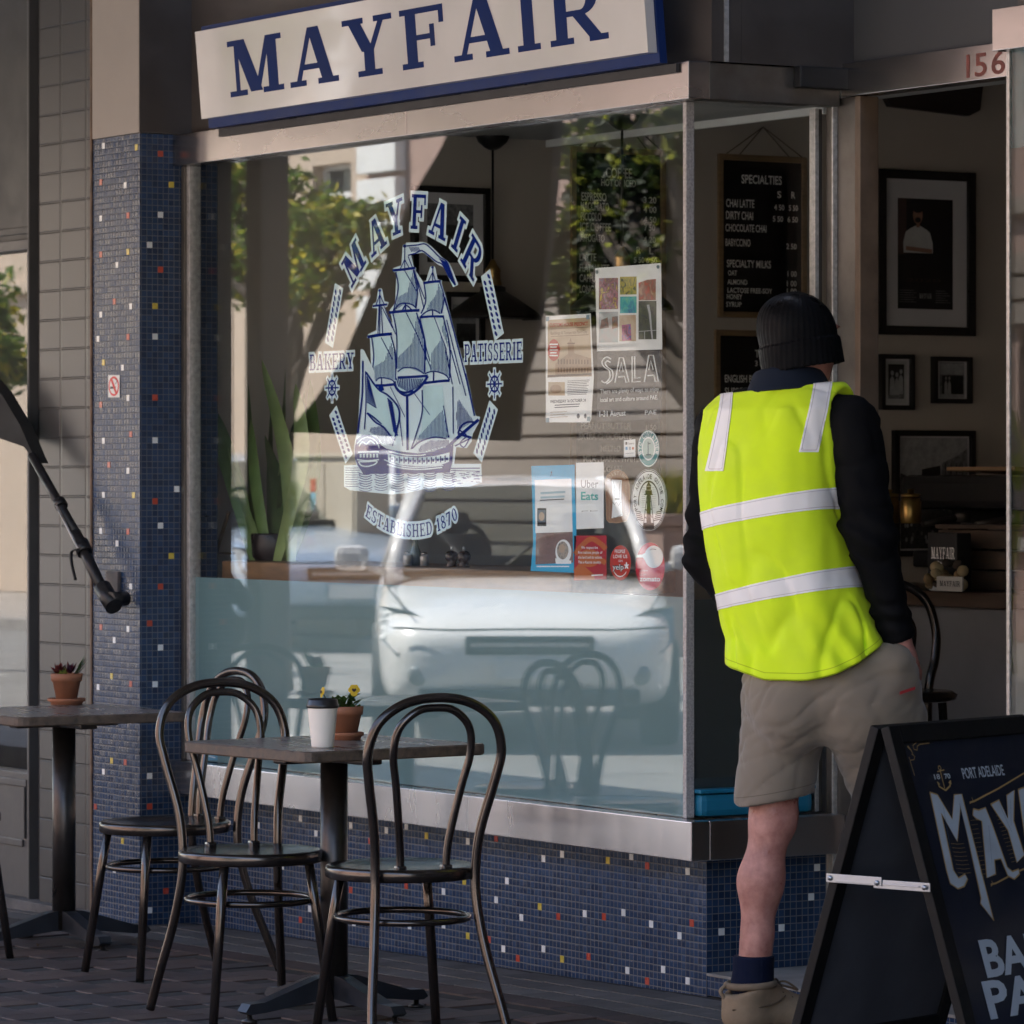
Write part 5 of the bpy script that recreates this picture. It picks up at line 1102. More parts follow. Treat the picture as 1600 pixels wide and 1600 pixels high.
b = MB(); b.box((-hw, .131, .0), (-hw + .03, .3, zt2)); b.box((hw - .03, .131, 0), (hw, .3, zt2)); b.box((-hw, .1, zt2 + .001), (hw, .32, zt2 + .014)); b.build('shelf', m_slat, o); ztop = ctop + zt2 + .0155
def printed_box(name, p0, p1, Y, m_, label, cat, draw=None, mats=None, dep=.06):
    a = onY(*p0, Y); c = onY(*p1, Y); o = empty(name, ((a.x + c.x) / 2, Y, min(a.z, c.z)), 0, label, cat); w2, h2 = abs(c.x - a.x) / 2, abs(a.z - c.z)
    b = MB(); b.box((-w2, 0, .0005), (w2, dep, h2), .004); b.build('box', m_, o)
    if draw: F = Flat(lambda x, y: (x * w2, -.0006, y * h2), (0, -1, 0), .0003); draw(F); F.build('print', mats, o)
    return o
z_ct = onY(1480, 924, YC - .1).z
def mk(F, mi, y0=.35, hh=.35): slab(F, 'MAYFAIR', lambda x, y: (-.72 + x * .225, y0 + y * hh), mi, 1)
printed_box('coffee_bag', (1449, 832), (1495, 924), YC + .02, mat('black_bag_paper', (.015, .015, .016), .6), 'black coffee bag printed MAYFAIR on the counter', 'bag', lambda F: (mk(F, 0, .55, .2), F.line([(-.3, .5), (0, .47), (.3, .5)], .03, 0, 1)), [m_chalk])
printed_box('sign_card', (1463, 900), (1503, 925), YC - .10, mat('white_card', (.55, .53, .48), .7), 'small white card printed MAYFAIR before the coffee bag', 'card', lambda F: mk(F, 0), [m_black], .008)
o = empty('biscuit_pile', oncounter(1478, YC - .05), 0, 'pile of pale biscuits in a clear bag behind the small white card', 'biscuits'); b = MB(); rnd = random.Random(8); m_bis = mat_vcol('biscuit', .8, bump=.4)
zbis = onY(1478, 905, YC - .05).z - ctop
b.box((-.07, -.02, 0), (.07, .03, zbis - .02), .01)
for k in range(26):
    t = rnd.choice([(.40, .30, .16), (.46, .36, .2), (.05, .035, .025), (.3, .2, .1)]); b.ct = t; x, y, z = rnd.uniform(-.075, .075), rnd.uniform(-.03, .03), zbis + rnd.uniform(-.02, .06)
    b.lathe([(0, -.008), (.016, -.007), (.02, 0), (.016, .007), (0, .008)], 10, Matrix.Translation((x, y, z)) @ Matrix.Rotation(rnd.uniform(0, 1.5), 4, 'X') @ Matrix.Rotation(rnd.uniform(0, 1.5), 4, 'Y'))
b.build('biscuits', m_bis, o)
for px, lb in ((1400, 'left brass canister on the display crate'), (1434, 'right brass canister on the display crate')):
    p = onY(px, 825, YC + .25); o = empty('brass_canister', (p.x, YC + .22, ztop), 0, lb, 'canister', 'brass canisters on the display crate')
    b = MB(); b.lathe([(0, 0), (.034, 0), (.036, .003), (.036, .075), (.033, .078), (.033, .088), (.0, .09)], 24); b.build('body', m_brass, o); b = MB(); b.lathe([(.0345, .0905), (.0345, .1), (.01, .104), (.012, .115), (0, .117)], 20); b.build('lid', m_brass, o)
p = onY(1530, 825, YC + .5); o = empty('coffee_machine', (p.x, YC + .62, ctop), 0, 'dark espresso machine on the counter behind the crate', 'coffee machine'); zt3 = onY(1500, 742, YC + .5).z - ctop
b = MB(); b.box((-.33, -.16, .06), (.4, .25, .12), .01); b.box((-.33, .05, .12), (.4, .25, zt3 - .12), .01); b.box((-.36, -.2, zt3 - .12), (.43, .25, zt3), .03); b.build('housing', m_black, o)
for xx in (-.15, .15): b = MB(); b.lathe([(0, 0), (.03, 0), (.035, .04), (.0, .045)], 16, c=(xx, -.08, zt3 - .165)); b.tube([(xx, -.1, zt3 - .15), (xx, -.25, zt3 - .17)], .012, 8); b.build('group_head', m_alu_d, o)
b = MB(); [b.box((x - .03, -.1, 0), (x + .03, .2, .0595)) for x in (-.25, .3)]; b.build('foot', m_black, o)
b = MB(); b.box((-.16, -.12, 0), (.22, .18, .014), .002, Matrix.Rotation(RAD(-3), 4, 'X')); tag(b.build('timber_tray', m_oak, loc=(p.x, YC + .6, ctop + zt3 + .008)), 'flat timber tray lying on top of the espresso machine', 'tray')
# bar stool inside the door
st_ = empty('bar_stool', at(1398, 1160, 12.9).to_2d().to_3d() + Vector((0, 0, .063)), RAD(-28), 'bentwood bar stool with looped back inside the doorway', 'stool')
b = MB(); b.lathe([(0, .70), (.16, .70), (.18, .705), (.185, .72), (.17, .73), (0, .725)], 32); b.build('seat', m_gun, st_)
half = [(-.17, -.15, .0), (-.165, -.13, .40), (-.16, -.125, .70), (-.18, -.150, .82), (-.20, -.155, .90), (-.21, -.13, .985), (-.215, -.075, 1.03), (-.216, 0, 1.045)]; full = half + [(x, -y, z) for x, y, z in half[-2::-1]]
b = MB(); b.tube(bez(full, 6), .014, 12); b.build('back_hoop', m_gun, st_)
half = [(-.155, -.075, .72), (-.18, -.08, .84), (-.2, -.085, .91), (-.205, -.05, .96), (-.207, 0, .985)]; full = half + [(x, -y, z) for x, y, z in half[-2::-1]]
b = MB(); b.tube(bez(full, 6), .011, 10); b.build('inner_hoop', m_gun, st_)
for s in (-1, 1): b = MB(); b.tube([(.13, s * .12, .70), (.17, s * .16, 0)], .013, 10); b.build('front_leg', m_gun, st_)
b = MB(); b.tube([(.17 * math.cos(a), .165 * math.sin(a), .30) for a in [2 * math.pi * k / 36 for k in range(36)]], .009, 8, closed=True); b.build('foot_ring', m_gun, st_)
# board on the high wall seen through the door transom
a = onX(1390, 158, WX); c = onX(1535, 180, WX)
b = MB(); b.prism([onX(1385, 152, WX + .03), onX(1392, 166, WX + .03), onX(1515, 181, WX + .03), onX(1532, 172, WX + .03), onX(1537, 128, WX + .03), onX(1400, 128, WX + .03)], (-.029, 0, 0))
tag(b.build('wall_plaque', mat('dark_plaque', (.03, .02, .018), .5)), 'dark rounded plaque high on the wall above the large poster', 'plaque')
# ================================================================ DECALS, POSTERS AND STICKERS INSIDE THE GLASS
YD = .0105
def gl(x, y): p = onY(x, y, YD); return p
m_dwhite = mat('decal_pale', (.70, .88, .95), .6, 0, .05, 3, spec=.06); m_dblue = mat('decal_navy', (.002, .020, .22), .6, 0, .2, 20, spec=.03); m_dsail = mat('decal_sail', (.58, .82, .88), .6, 0, .12, 5, spec=.06)
def dec(lift=.0003): return Flat(gl, (0, -1, 0), lift)
PLN = Flat(lambda x, z: (x, YD, z), (0, -1, 0), .0003)
def P2(px, py): p = onY(px, py, YD); return (p.x, p.z)
DM = [m_dwhite, m_dblue, m_dsail]
def circle3(a, b, c):
    (x1, y1), (x2, y2), (x3, y3) = a, b, c; d = 2 * (x1 * (y2 - y3) + x2 * (y3 - y1) + x3 * (y1 - y2))
    ux = ((x1 ** 2 + y1 ** 2) * (y2 - y3) + (x2 ** 2 + y2 ** 2) * (y3 - y1) + (x3 ** 2 + y3 ** 2) * (y1 - y2)) / d; uy = ((x1 ** 2 + y1 ** 2) * (x3 - x2) + (x2 ** 2 + y2 ** 2) * (x1 - x3) + (x3 ** 2 + y3 ** 2) * (x2 - x1)) / d
    return ux, uy, math.hypot(x1 - ux, y1 - uy)
ship = empty('ship_decal', (0, 0, 0), 0, 'blue and white sailing ship decal with MAYFAIR BAKERY PATISSERIE lettering on the window', 'decal')
# arched MAYFAIR
W = PLN
def fresh(): return Flat(lambda x, z: (x, YD, z), (0, -1, 0), .0003)
F = fresh()
LTS = [('M', 553, 411), ('A', 588, 368), ('Y', 618, 340), ('F', 654, 331), ('A', 687, 344), ('I', 717, 366), ('R', 739, 402)]
cx_, cy_, R_ = circle3(P2(553, 411), P2(654, 331), P2(739, 402))
for ch, px, py in LTS:
    x, z = P2(px, py); a = math.atan2(x - cx_, z - cy_) * .92; hh = .106; wd = GL[ch][0]
    def wp(u, v, x=x, z=z, a=a, wd=wd): uu = (u - wd / 2) * hh * .98; vv = (v - .5) * hh; return (x + uu * math.cos(a) + vv * math.sin(a), z - uu * math.sin(a) + vv * math.cos(a))
    slab(F, ch, wp, 0, 1, grow=.10); slab(F, ch, wp, 1, 3)
# straight words
for txt, x0, x1, yb, yt in (('BAKERY', 484, 553, 579, 554), ('PATISSERIE', 726, 816, 566, 538)):
    a = P2(x0, yb); c = P2(x1, yb - (x1 - x0) * .045); t = P2(x0, yt); tw = slab_width(txt, .12); k = (c[0] - a[0]) / tw; hh = t[1] - a[1]
    wp = lambda u, v: (a[0] + u * k, a[1] + v * hh); slab(F, txt, wp, 0, 1, gap=.12, grow=.16); slab(F, txt, wp, 1, 3, gap=.12)
# ESTABLISHED 1870 along the lower arc
txt = 'ESTABLISHED 1870'; q0, q1, q2 = P2(573, 797), P2(644, 829), P2(714, 801); ux, uz, rr = circle3(q0, q1, q2); tw = slab_width(txt, .14)
a0 = math.atan2(q0[0] - ux, q0[1] - uz); a1 = math.atan2(q2[0] - ux, q2[1] - uz)
if a0 < 0: a0 += 2 * math.pi
if a1 < 0: a1 += 2 * math.pi
hh = .040
def wp(u, v):
    t = a0 + (a1 - a0) * u / tw; r = rr - (v - .5) * hh; return (ux + r * math.sin(t), uz + r * math.cos(t))
slab(F, txt, wp, 0, 1, gap=.14, grow=.2); slab(F, txt, wp, 1, 3, gap=.14)
F.build('lettering', DM, ship)
# ropes and wheels
F = fresh()
def rope(p0, p1, n, off):
    a = Vector(P2(*p0)); c = Vector(P2(*p1)); d = (c - a).normalized(); nn = Vector((-d.y, d.x)); L_ = (c - a).length
    for s in (-1, 1):
        o = nn * s * off; F.line([tuple(a + o - d * .012), tuple((a + c) / 2 + o), tuple(c + o + d * .012)], off * 2.3, 0, 1)
        for k in range(n):
            m_ = a + d * (L_ * (k + .5) / n) + o - d * (s * L_ / n * .25); pts = []
            for j in range(10):
                t = 2 * math.pi * j / 10; u, v = math.cos(t) * L_ / n * .52, math.sin(t) * off * .66; w_ = v + u * .5; pts.append(tuple(m_ + d * u * .9 + nn * w_ * .7))
            F.poly(pts, 1, 2)
rope((529, 452), (515, 534), 9, .013); rope((760, 432), (779, 521), 9, .013); rope((522, 646), (544, 712), 9, .013); rope((770, 638), (748, 710), 9, .013)
for px, py in ((519, 606), (773, 600)):
    x, z = P2(px, py); 
    for mi, ly, g_ in ((0, 1, .010), (1, 2, 0)):
        F.ring(x, z, .026 + g_, .026 + g_, .007 + g_ * 2, mi, ly); 
        for k in range(8): a = k * math.pi / 4; F.line([(x, z), (x + math.cos(a) * (.043 + g_ * .6), z + math.sin(a) * (.043 + g_ * .6))], .005 + g_ * 1.2, mi, ly)
        F.ell(x, z, .008 + g_, .008 + g_, mi, ly)
F.build('rope_and_wheel', DM, ship)
# the ship itself, drawn in the photograph's own coordinates on the pane
F = dec()
A = lambda x, y: (510 + x / 6.154, 360 + y / 6.154); B = lambda x, y: (510 + x / 6.154, 580 + y / 6.154)
out = [A(*p) for p in [(330, 1140), (360, 1150), (430, 1290), (420, 1040), (390, 1030), (400, 1000), (480, 960), (490, 750), (440, 745), (450, 705), (480, 690), (500, 560), (535, 560), (560, 680), (600, 690), (590, 730), (560, 745), (640, 900), (620, 800), (605, 790), (610, 765), (660, 700), (675, 410), (635, 395), (640, 365), (720, 335), (735, 140), (790, 130), (840, 345), (865, 360), (860, 390), (935, 500), (960, 480), (1000, 345), (1045, 345), (1070, 470), (1115, 480), (1110, 510), (1150, 640), (1200, 830), (1260, 1060), (1340, 1340), (1400, 1600)]]
out += [B(*p) for p in [(1400, 280), (1440, 430), (1480, 440), (1470, 490), (1410, 600), (1395, 680), (1350, 740), (1250, 730), (1230, 890), (1490, 890), (1495, 1070), (1380, 1110), (1100, 1110), (900, 1140), (760, 1175), (620, 1185), (380, 1160), (230, 1145), (170, 1110), (170, 905), (290, 900), (262, 770), (275, 670), (305, 560), (325, 100)]]
F.poly(out, 0, 1)
pen = [A(*p) for p in [(770, 175), (870, 170), (940, 165), (1010, 215), (1090, 290), (1150, 330), (1200, 430), (1245, 535)]]
F.line(bez([(x, y, 0) for x, y in pen], 4), 20, 0, 2, 9) if False else F.line([tuple(v_.to_2d()) for v_ in bez([(x, y, 0) for x, y in pen], 4)], 19, 0, 2, 9)
def ln(pts, w_=1.0, ly=5, mi=1, T=A, sm=True):
    q = [T(*p) for p in pts]
    if sm and len(q) > 2: q = [tuple(v_.to_2d()) for v_ in bez([(x, y, 0) for x, y in q], 5)]
    F.line(q, w_ * 1.85, mi, ly)
def sail(pts, T=A): F.poly([T(*p) for p in pts], 2, 2)
def hatch(pts, step=2.1, w_=1.05, T=A, slope=0.0):
    q = [T(*p) for p in pts]; x = min(p[0] for p in q) + .6; xe = max(p[0] for p in q)
    while x < xe:
        ys = []
        for i in range(len(q)):
            (xa, ya), (xb, yb) = q[i], q[(i + 1) % len(q)]
            if (xa <= x < xb) or (xb <= x < xa): ys.append(ya + (yb - ya) * (x - xa) / (xb - xa))
        ys.sort()
        for k in range(0, len(ys) - 1, 2):
            if ys[k + 1] - ys[k] > 1: F.line([(x + slope * (ys[k + 1] - ys[k]), ys[k] + random.uniform(0, 1.2)), (x, ys[k + 1])], w_, 1, 3)
        x += step
# pennant edges
ln([(775, 150), (880, 140), (950, 130), (1010, 175), (1090, 255), (1160, 300), (1200, 400), (1245, 525)], 1.2); ln([(790, 240), (860, 220), (920, 195), (985, 240), (1060, 300), (1120, 330), (1180, 440), (1243, 528)], 1.2); F.poly([A(*p) for p in [(1080, 265), (1160, 305), (1205, 410), (1243, 528), (1180, 440), (1130, 335)]], 1, 4)
for k in range(7): ln([(800 + k * 14, 160), (825 + k * 14, 205)], .6, 4)
F.ell(*A(757, 152), 2.6, 2.6, 1, 6); F.ell(*A(1025, 355), 2.0, 2.0, 1, 6); F.ell(*A(517, 578), 2.2, 2.2, 1, 6)
# masts and stays
for a_ in ([(757, 150), (757, 370)], [(757, 280), (715, 370)], [(757, 280), (805, 370)], [(1026, 355), (1026, 490)], [(1026, 400), (985, 490)], [(1026, 400), (1055, 490)], [(517, 590), (517, 1010)], [(517, 620), (480, 720)], [(517, 620), (560, 710)], [(510, 730), (500, 1000)], [(530, 730), (545, 1000)], [(790, 250), (950, 660)], [(850, 380), (940, 740)], [(755, 385), (880, 600)], [(560, 730), (670, 1000)], [(540, 740), (640, 940)],
           [(870, 790), (1000, 1260)], [(770, 790), (880, 1010)], [(880, 1010), (1010, 1330)], [(530, 1030), (640, 1240)], [(1040, 830), (1160, 1150)], [(1120, 600), (1190, 830)], [(1190, 830), (1300, 1250)], [(1150, 1150), (1215, 1480)], [(1200, 1150), (1290, 1480)]): ln(a_, .75, 5)
ln([(1140, 640), (1210, 900), (1300, 1240), (1390, 1590)], 1.2); ln([(1160, 860), (1250, 1230), (1345, 1590)], .8); F.poly([A(*p) for p in [(1050, 850), (1070, 850), (1230, 1270), (1330, 1600), (1310, 1600), (1190, 1250)]], 0, 4)
# yards
for a_, w_ in (([(640, 385), (750, 375), (860, 360)], 2.2), ([(605, 790), (760, 775), (900, 768)], 2.4), ([(450, 728), (590, 712)], 1.8), ([(400, 1025), (520, 1005), (635, 995)], 2.6), ([(935, 508), (1020, 495), (1105, 488)], 2.2), ([(900, 838), (1000, 828), (1135, 828)], 2.0), ([(480, 1490), (560, 1490), (660, 1480)], 2.2), ([(930, 1470), (1100, 1450), (1190, 1445)], 2.2), ([(690, 1415), (850, 1408), (980, 1398)], 2.2)): ln(a_, w_, 6)
# sails
sail([(672, 400), (840, 385), (875, 560), (870, 730), (800, 715), (700, 720), (650, 770), (690, 600)]); sail([(945, 515), (1095, 500), (1130, 640), (1110, 800), (1030, 770), (950, 800), (970, 700)]); sail([(440, 1030), (625, 1015), (660, 1180), (680, 1440), (560, 1420), (470, 1440), (450, 1200)]); sail([(645, 800), (870, 790), (940, 1050), (950, 1380), (800, 1330), (690, 1370), (670, 1050)]); sail([(905, 850), (1130, 838), (1180, 1100), (1190, 1410), (1050, 1360), (960, 1390), (950, 1100)])
hatch([(835, 390), (878, 560), (870, 740), (770, 700), (660, 770), (690, 640), (780, 590)]); hatch([(1080, 510), (1135, 640), (1110, 800), (1030, 765), (960, 780), (1000, 690), (1060, 610)]); hatch([(625, 1080), (660, 1180), (680, 1440), (560, 1415), (470, 1440), (455, 1310), (560, 1250)])
hatch([(870, 800), (945, 1050), (950, 1380), (800, 1325), (690, 1330), (690, 1220), (820, 1090), (850, 980)]); hatch([(1130, 850), (1180, 1100), (1195, 1410), (1050, 1355), (1000, 1350), (1010, 1180), (1100, 1050)])
for a_ in ([(672, 400), (695, 560), (650, 770)], [(840, 385), (878, 560), (865, 740)], [(945, 515), (960, 680), (915, 800)], [(1095, 500), (1135, 640), (1110, 800)], [(440, 1030), (460, 1200), (450, 1320)], [(625, 1015), (665, 1180), (670, 1440)], [(645, 800), (680, 1000), (680, 1330)], [(870, 790), (945, 1040), (950, 1370)], [(905, 850), (955, 1080), (960, 1250)], [(1130, 838), (1190, 1120), (1190, 1420)]): ln(a_, 1.0, 6)
for a_ in ([(650, 775), (700, 715), (760, 700), (830, 715), (870, 750)], [(735, 770), (770, 720), (830, 770)], [(905, 835), (960, 785), (1030, 765), (1100, 800)], [(480, 1450), (510, 1420), (570, 1420), (640, 1440), (660, 1470)], [(690, 1360), (740, 1325), (800, 1320), (870, 1330), (945, 1380)], [(950, 1380), (1000, 1360), (1070, 1360), (1150, 1390), (1190, 1440)], [(765, 700), (765, 775)], [(1026, 765), (1026, 830)], [(1035, 1360), (1035, 1450)], [(535, 1420), (535, 1490)]): ln(a_, 1.1, 6)
# furled course and crow's nest
F.poly([A(*p) for p in [(660, 1450), (700, 1415), (980, 1400), (930, 1490), (900, 1530), (830, 1570), (760, 1590), (700, 1560), (665, 1500)]], 2, 4)
for k in range(15): ln([(680 + k * 18, 1425), (700 + k * 14, 1560 - abs(k - 7) * 8)], .9, 5, sm=False)
ln([(660, 1450), (680, 1520), (760, 1585), (840, 1560), (920, 1490), (980, 1400)], 2.2, 6); ln([(690, 1540), (760, 1560), (840, 1540)], 2, 6)
# spanker and lower sails (second tracing)
sail([(385, 20), (510, 180), (600, 240), (690, 350), (700, 480), (655, 660), (560, 540), (460, 480), (395, 400)], B)
for k in range(17): ln([(392, 50 + k * 22), (420 + k * 6, 110 + k * 22)] if k < 12 else [(400 + (k - 12) * 22, 400 + (k - 12) * 18), (470 + (k - 12) * 16, 450 + (k - 12) * 14)], 1.1, 4, T=B, sm=False)
for k in range(15): ln([(590 + k * 4, 260 + k * 22), (640 + k * 3.5, 310 + k * 22)], 1.3, 4, T=B, sm=False)
for a_, w_ in (([(355, -100), (350, 200), (330, 400), (305, 600)], 1.4), ([(380, 0), (385, 300), (370, 560)], .9), ([(385, 10), (500, 170), (600, 235), (690, 340), (705, 450), (655, 670)], 1.5), ([(395, 400), (470, 485), (560, 545), (655, 670)], 1.5), ([(780, 235), (785, 760)], 2.0), ([(520, 130), (540, 190)], 4), ([(925, 180), (925, 400), (870, 600), (820, 750)], 1.0), ([(1130, 330), (1180, 640)], .8), ([(1220, 150), (1225, 600)], .8), ([(1340, 20), (1430, 430)], 1.3), ([(840, 200), (1000, 420)], .6), ([(620, 150), (760, 440)], .6), ([(700, 380), (740, 720)], .7), ([(660, 650), (640, 720)], .7)): ln(a_, w_, 6, T=B)
sail([(925, 140), (1120, 130), (1140, 400), (1190, 640), (1050, 630), (900, 680), (830, 750), (920, 560), (930, 300)], B); hatch([(1120, 370), (1190, 640), (1050, 630), (900, 680), (830, 750), (900, 610), (1000, 500)], T=B)
hatch([(1270, 260), (1420, 480), (1290, 560), (1260, 560), (1250, 420)], T=B); hatch([(430, 540), (560, 520), (640, 640), (640, 720), (540, 690), (480, 620), (410, 580)], T=B); hatch([(900, 720), (1000, 660), (1180, 660), (1200, 760), (880, 780)], 1.9, T=B)
ln([(830, 745), (900, 680), (1040, 635), (1160, 650)], 1.2, 6, T=B)
# bowsprit and head rig
ln([(1160, 740), (1300, 610), (1470, 465)], 2.6, 7, T=B); ln([(1270, 600), (1300, 530), (1360, 490), (1430, 490)], 1.6, 6, T=B); ln([(1270, 600), (1400, 640)], 2, 7, T=B); ln([(1290, 570), (1350, 620), (1290, 690), (1330, 730), (1380, 650)], 1.1, 6, T=B); ln([(1240, 720), (1400, 640)], 1.2, 6, T=B)
# hull
F.poly([B(*p) for p in [(275, 740), (290, 660), (350, 615), (420, 610), (500, 650), (530, 710), (580, 745), (700, 770), (880, 790), (1050, 770), (1140, 730), (1225, 700), (1215, 870), (1190, 975), (600, 985), (360, 990), (300, 900), (275, 830)]], 1, 5)
F.poly([B(*p) for p in [(595, 790), (700, 815), (880, 830), (1050, 815), (1190, 780), (1185, 870), (1100, 905), (880, 915), (720, 900), (600, 860)]], 0, 6)
for k in range(13): x = 620 + k * 44; y = 810 + 22 * math.sin(math.pi * k / 12); F.line([B(x, y), B(x, y + 62)], 1.8, 1, 7); F.rect(*B(x + 8, y + 22), *B(x + 28, y + 46), 1, 7)
for pts, w_ in (([(590, 895), (720, 930), (900, 945), (1120, 925)], 1.1), ([(560, 850), (700, 905), (880, 925), (1130, 905)], .9), ([(600, 770), (760, 805), (900, 810), (960, 800)], .9), ([(310, 780), (400, 775), (510, 775)], 1.0), ([(300, 850), (400, 860), (510, 850)], 1.0), ([(300, 700), (350, 650), (410, 635), (480, 670), (515, 740)], .8), ([(320, 720), (350, 680), (390, 700), (430, 670), (470, 700)], 1.0), ([(315, 870), (340, 905), (400, 915), (470, 895), (490, 865), (400, 870), (315, 870)], 1.0)): ln(pts, w_, 7, 0, T=B)
for k in range(6): F.rect(*B(325 + k * 32, 795), *B(343 + k * 32, 830), 0, 6)
for k in range(9): F.rect(*B(960 + k * 29, 765 - k * 7), *B(980 + k * 29, 775 - k * 7), 0, 7)
# sea
rnd = random.Random(3)
for k in range(9): F.line([B(185, 930 + k * 22), B(250, 932 + k * 22), B(330 + rnd.uniform(-30, 20), 930 + k * 22)], .9, 1, 4)
for i, x in enumerate((380, 530, 690, 840, 1000, 1180)):
    for k in range(8):
        y = 985 + k * 23 - (i % 2) * 8; w_ = 66 - (k % 3) * 6; F.line([tuple(v_.to_2d()) for v_ in bez([(*B(x - w_, y - 6), 0), (*B(x - w_ * .3, y + 8), 0), (*B(x + w_ * .4, y + 7), 0), (*B(x + w_, y - 8), 0)], 3)], 1.5 - k * .08, 1, 4)
for k in range(34): x, y = rnd.uniform(1200, 1450), rnd.uniform(930, 1080); F.line([B(x, y), B(x + rnd.uniform(20, 60), y + rnd.uniform(-3, 3))], 1.0, 1, 4)
F.line([B(1200, 935), B(1480, 932)], 1.6, 1, 4); F.line([B(1200, 955), B(1480, 962)], 1.2, 1, 4)
F.build('ship', DM, ship)
# ---- posters and stickers, each its own sheet
col = lambda n, c, v=.06, s=8, r=.55: mat(n, c, r, 0, v, s, spec=.08)
K, Wh = col('ink_black', (.015, .015, .017)), col('sheet_white', (.84, .87, .87))
def sheet(name, label, cat, mats, draw, group='posters and stickers on the window'):
    F = dec(); draw(F); o = F.build(name, mats); tag(o, label, cat, group); return o
def bars(F, x0, x1, y0, n, st, h, mi, ly, jit=.25, slope=-.05):
    rr = random.Random(int(x0 * 7 + y0))
    for k in range(n):
        xe = x1 - (x1 - x0) * jit * rr.random(); y = y0 + k * st; F.poly([(x0, y), (xe, y + slope * (xe - x0)), (xe, y + h + slope * (xe - x0)), (x0, y + h)], mi, ly)
def tx(F, s, x, y, h, w_, mi, ly, slope=-.045, bold=0, align='l'): F.text(s, x, y, h, mi, ly, width=w_, bold=bold, warp=lambda a, b: (x + a - (w_ / 2 if False else 0), y - b + slope * a))
def d_customs(F):
    F.poly([(853, 494), (923, 490), (928, 590), (924, 655), (922, 660), (853, 660)], 0, 1); F.poly([(856, 500), (922, 496), (925, 586), (856, 590)], 1, 2)
    tx(F, 'CUSTOMS HOUSE PRECINCT', 859, 511, 6, 60, 2, 3, bold=.02); bars(F, 861, 920, 513.6, 1, 1, .8, 3, 3, 0); tx(F, 'Buildings & Temperate Fare City', 861, 523, 5, 57, 3, 3); bars(F, 861, 920, 525.5, 1, 1, .8, 3, 3, 0)
    F.poly([(868, 589), (868, 568), (884, 556), (888, 553), (888, 536), (890, 534), (892, 528), (894, 534), (897, 536), (898, 552), (924, 560), (925, 588)], 4, 3); F.rect(887, 535.5, 899, 537.5, 3, 4)
    for j in range(2):
        for k in range(11): x = 872 + k * 4.6; F.rect(x, 561 + j * 13 + k * .1, x + 2, 569 + j * 13, 3, 4)
    F.poly([(856, 590), (925, 586), (925, 583), (856, 586)], 5, 5); F.ell(866, 547, 9.5, 17, 2, 5)
    for k in range(5): F.rect(859.5 + (k % 2), 537 + k * 4.4, 872.5 - (k % 2) * 2, 539 + k * 4.4, 0, 6)
    F.rect(857, 597, 883, 618, 1, 3); F.ell(869, 608, 9, 7, 4, 4); bars(F, 887, 922, 595, 9, 2.7, .9, 6, 3, .15); tx(F, 'WEDNESDAY 16 OCTOBER 24', 860, 630, 5, 56, 6, 3, bold=.02); bars(F, 867, 907, 632.5, 2, 3.6, 1.4, 6, 3, .1); bars(F, 860, 888, 644, 3, 4, .7, 4, 3, .2); F.ell(904, 650, 2.5, 4, 6, 3, 9); F.ell(915, 650, 2, 4, 6, 3, 9)
    for x, y in ((855, 497), (918, 494), (855, 655), (919, 653)): F.rect(x - 1, y - 2, x + 4, y + 5, 7, 7)
sheet('event_poster', 'customs house poster with a sepia building and red oval', 'poster', [Wh, col('sepia_paper', (.48, .38, .26)), col('poster_red', (.42, .035, .02)), col('sepia_brown', (.16, .10, .06)), col('sepia_stone', (.34, .24, .16), .2, 30), col('sepia_dark', (.08, .05, .035)), col('text_grey', (.09, .11, .14)), col('tape_blue', (.24, .34, .40))], d_customs)
def pm(name, cs, sc):
    m, nt, b = base(name); tc = nt.nodes.new('ShaderNodeTexCoord'); n = nt.nodes.new('ShaderNodeTexNoise'); n.inputs['Scale'].default_value = sc; n.inputs['Detail'].default_value = 3; n.inputs['Distortion'].default_value = 1.2; nt.links.new(tc.outputs['Object'], n.inputs['Vector'])
    r = nt.nodes.new('ShaderNodeValToRGB'); e = r.color_ramp.elements; e[0].position = .33; e[1].position = .67; e[0].color = cs[0] + (1,); e[1].color = cs[-1] + (1,)
    for i, c in enumerate(cs[1:-1]): x = e.new(.33 + .34 * (i + 1) / (len(cs) - 1)); x.color = c + (1,)
    nt.links.new(n.outputs[0], r.inputs[0]); nt.links.new(r.outputs[0], b.inputs['Base Color']); b.inputs['Roughness'].default_value = .5; return m
def d_sala(F):
    F.poly([(930, 419), (1033, 411), (1035, 546), (933, 549)], 0, 1)
    def im(x0, y0, x1, y1, mi): F.poly([(x0, y0 + .02 * (1033 - x0) * .4), (x1, y0), (x1, y1), (x0, y1 + .4)], mi, 2)
    im(936, 434, 966, 483, 1); im(969, 432, 995, 460, 2); im(998, 436, 1025, 469, 3); im(969, 463, 995, 489, 4); im(936, 487, 966, 535, 5); im(968, 492, 994, 533, 6); im(998, 470, 1026, 530, 7)
    F.poly([(998, 436), (998, 442), (1012, 437), (1025, 436)], 0, 3); F.poly([(972, 508), (986, 506), (987, 532), (972, 533)], 10, 3); F.poly([(936, 490), (966, 488), (966, 497), (936, 500)], 8, 3); F.poly([(940, 500), (950, 496), (952, 512), (938, 514)], 9, 4); F.poly([(957, 495), (966, 494), (966, 512), (957, 514)], 9, 4); F.line([(1013, 476), (1016, 490), (1018, 512), (1020, 530)], 4, 8, 4, 2)
    F.line([(998, 518), (1026, 516)], 1, 8, 5); F.line([(1008, 518), (1008, 530)], 1, 8, 5)
    for x, y in ((933.5, 425), (1029, 417)): F.ell(x, y, 2.4, 3, 11, 6, 12)
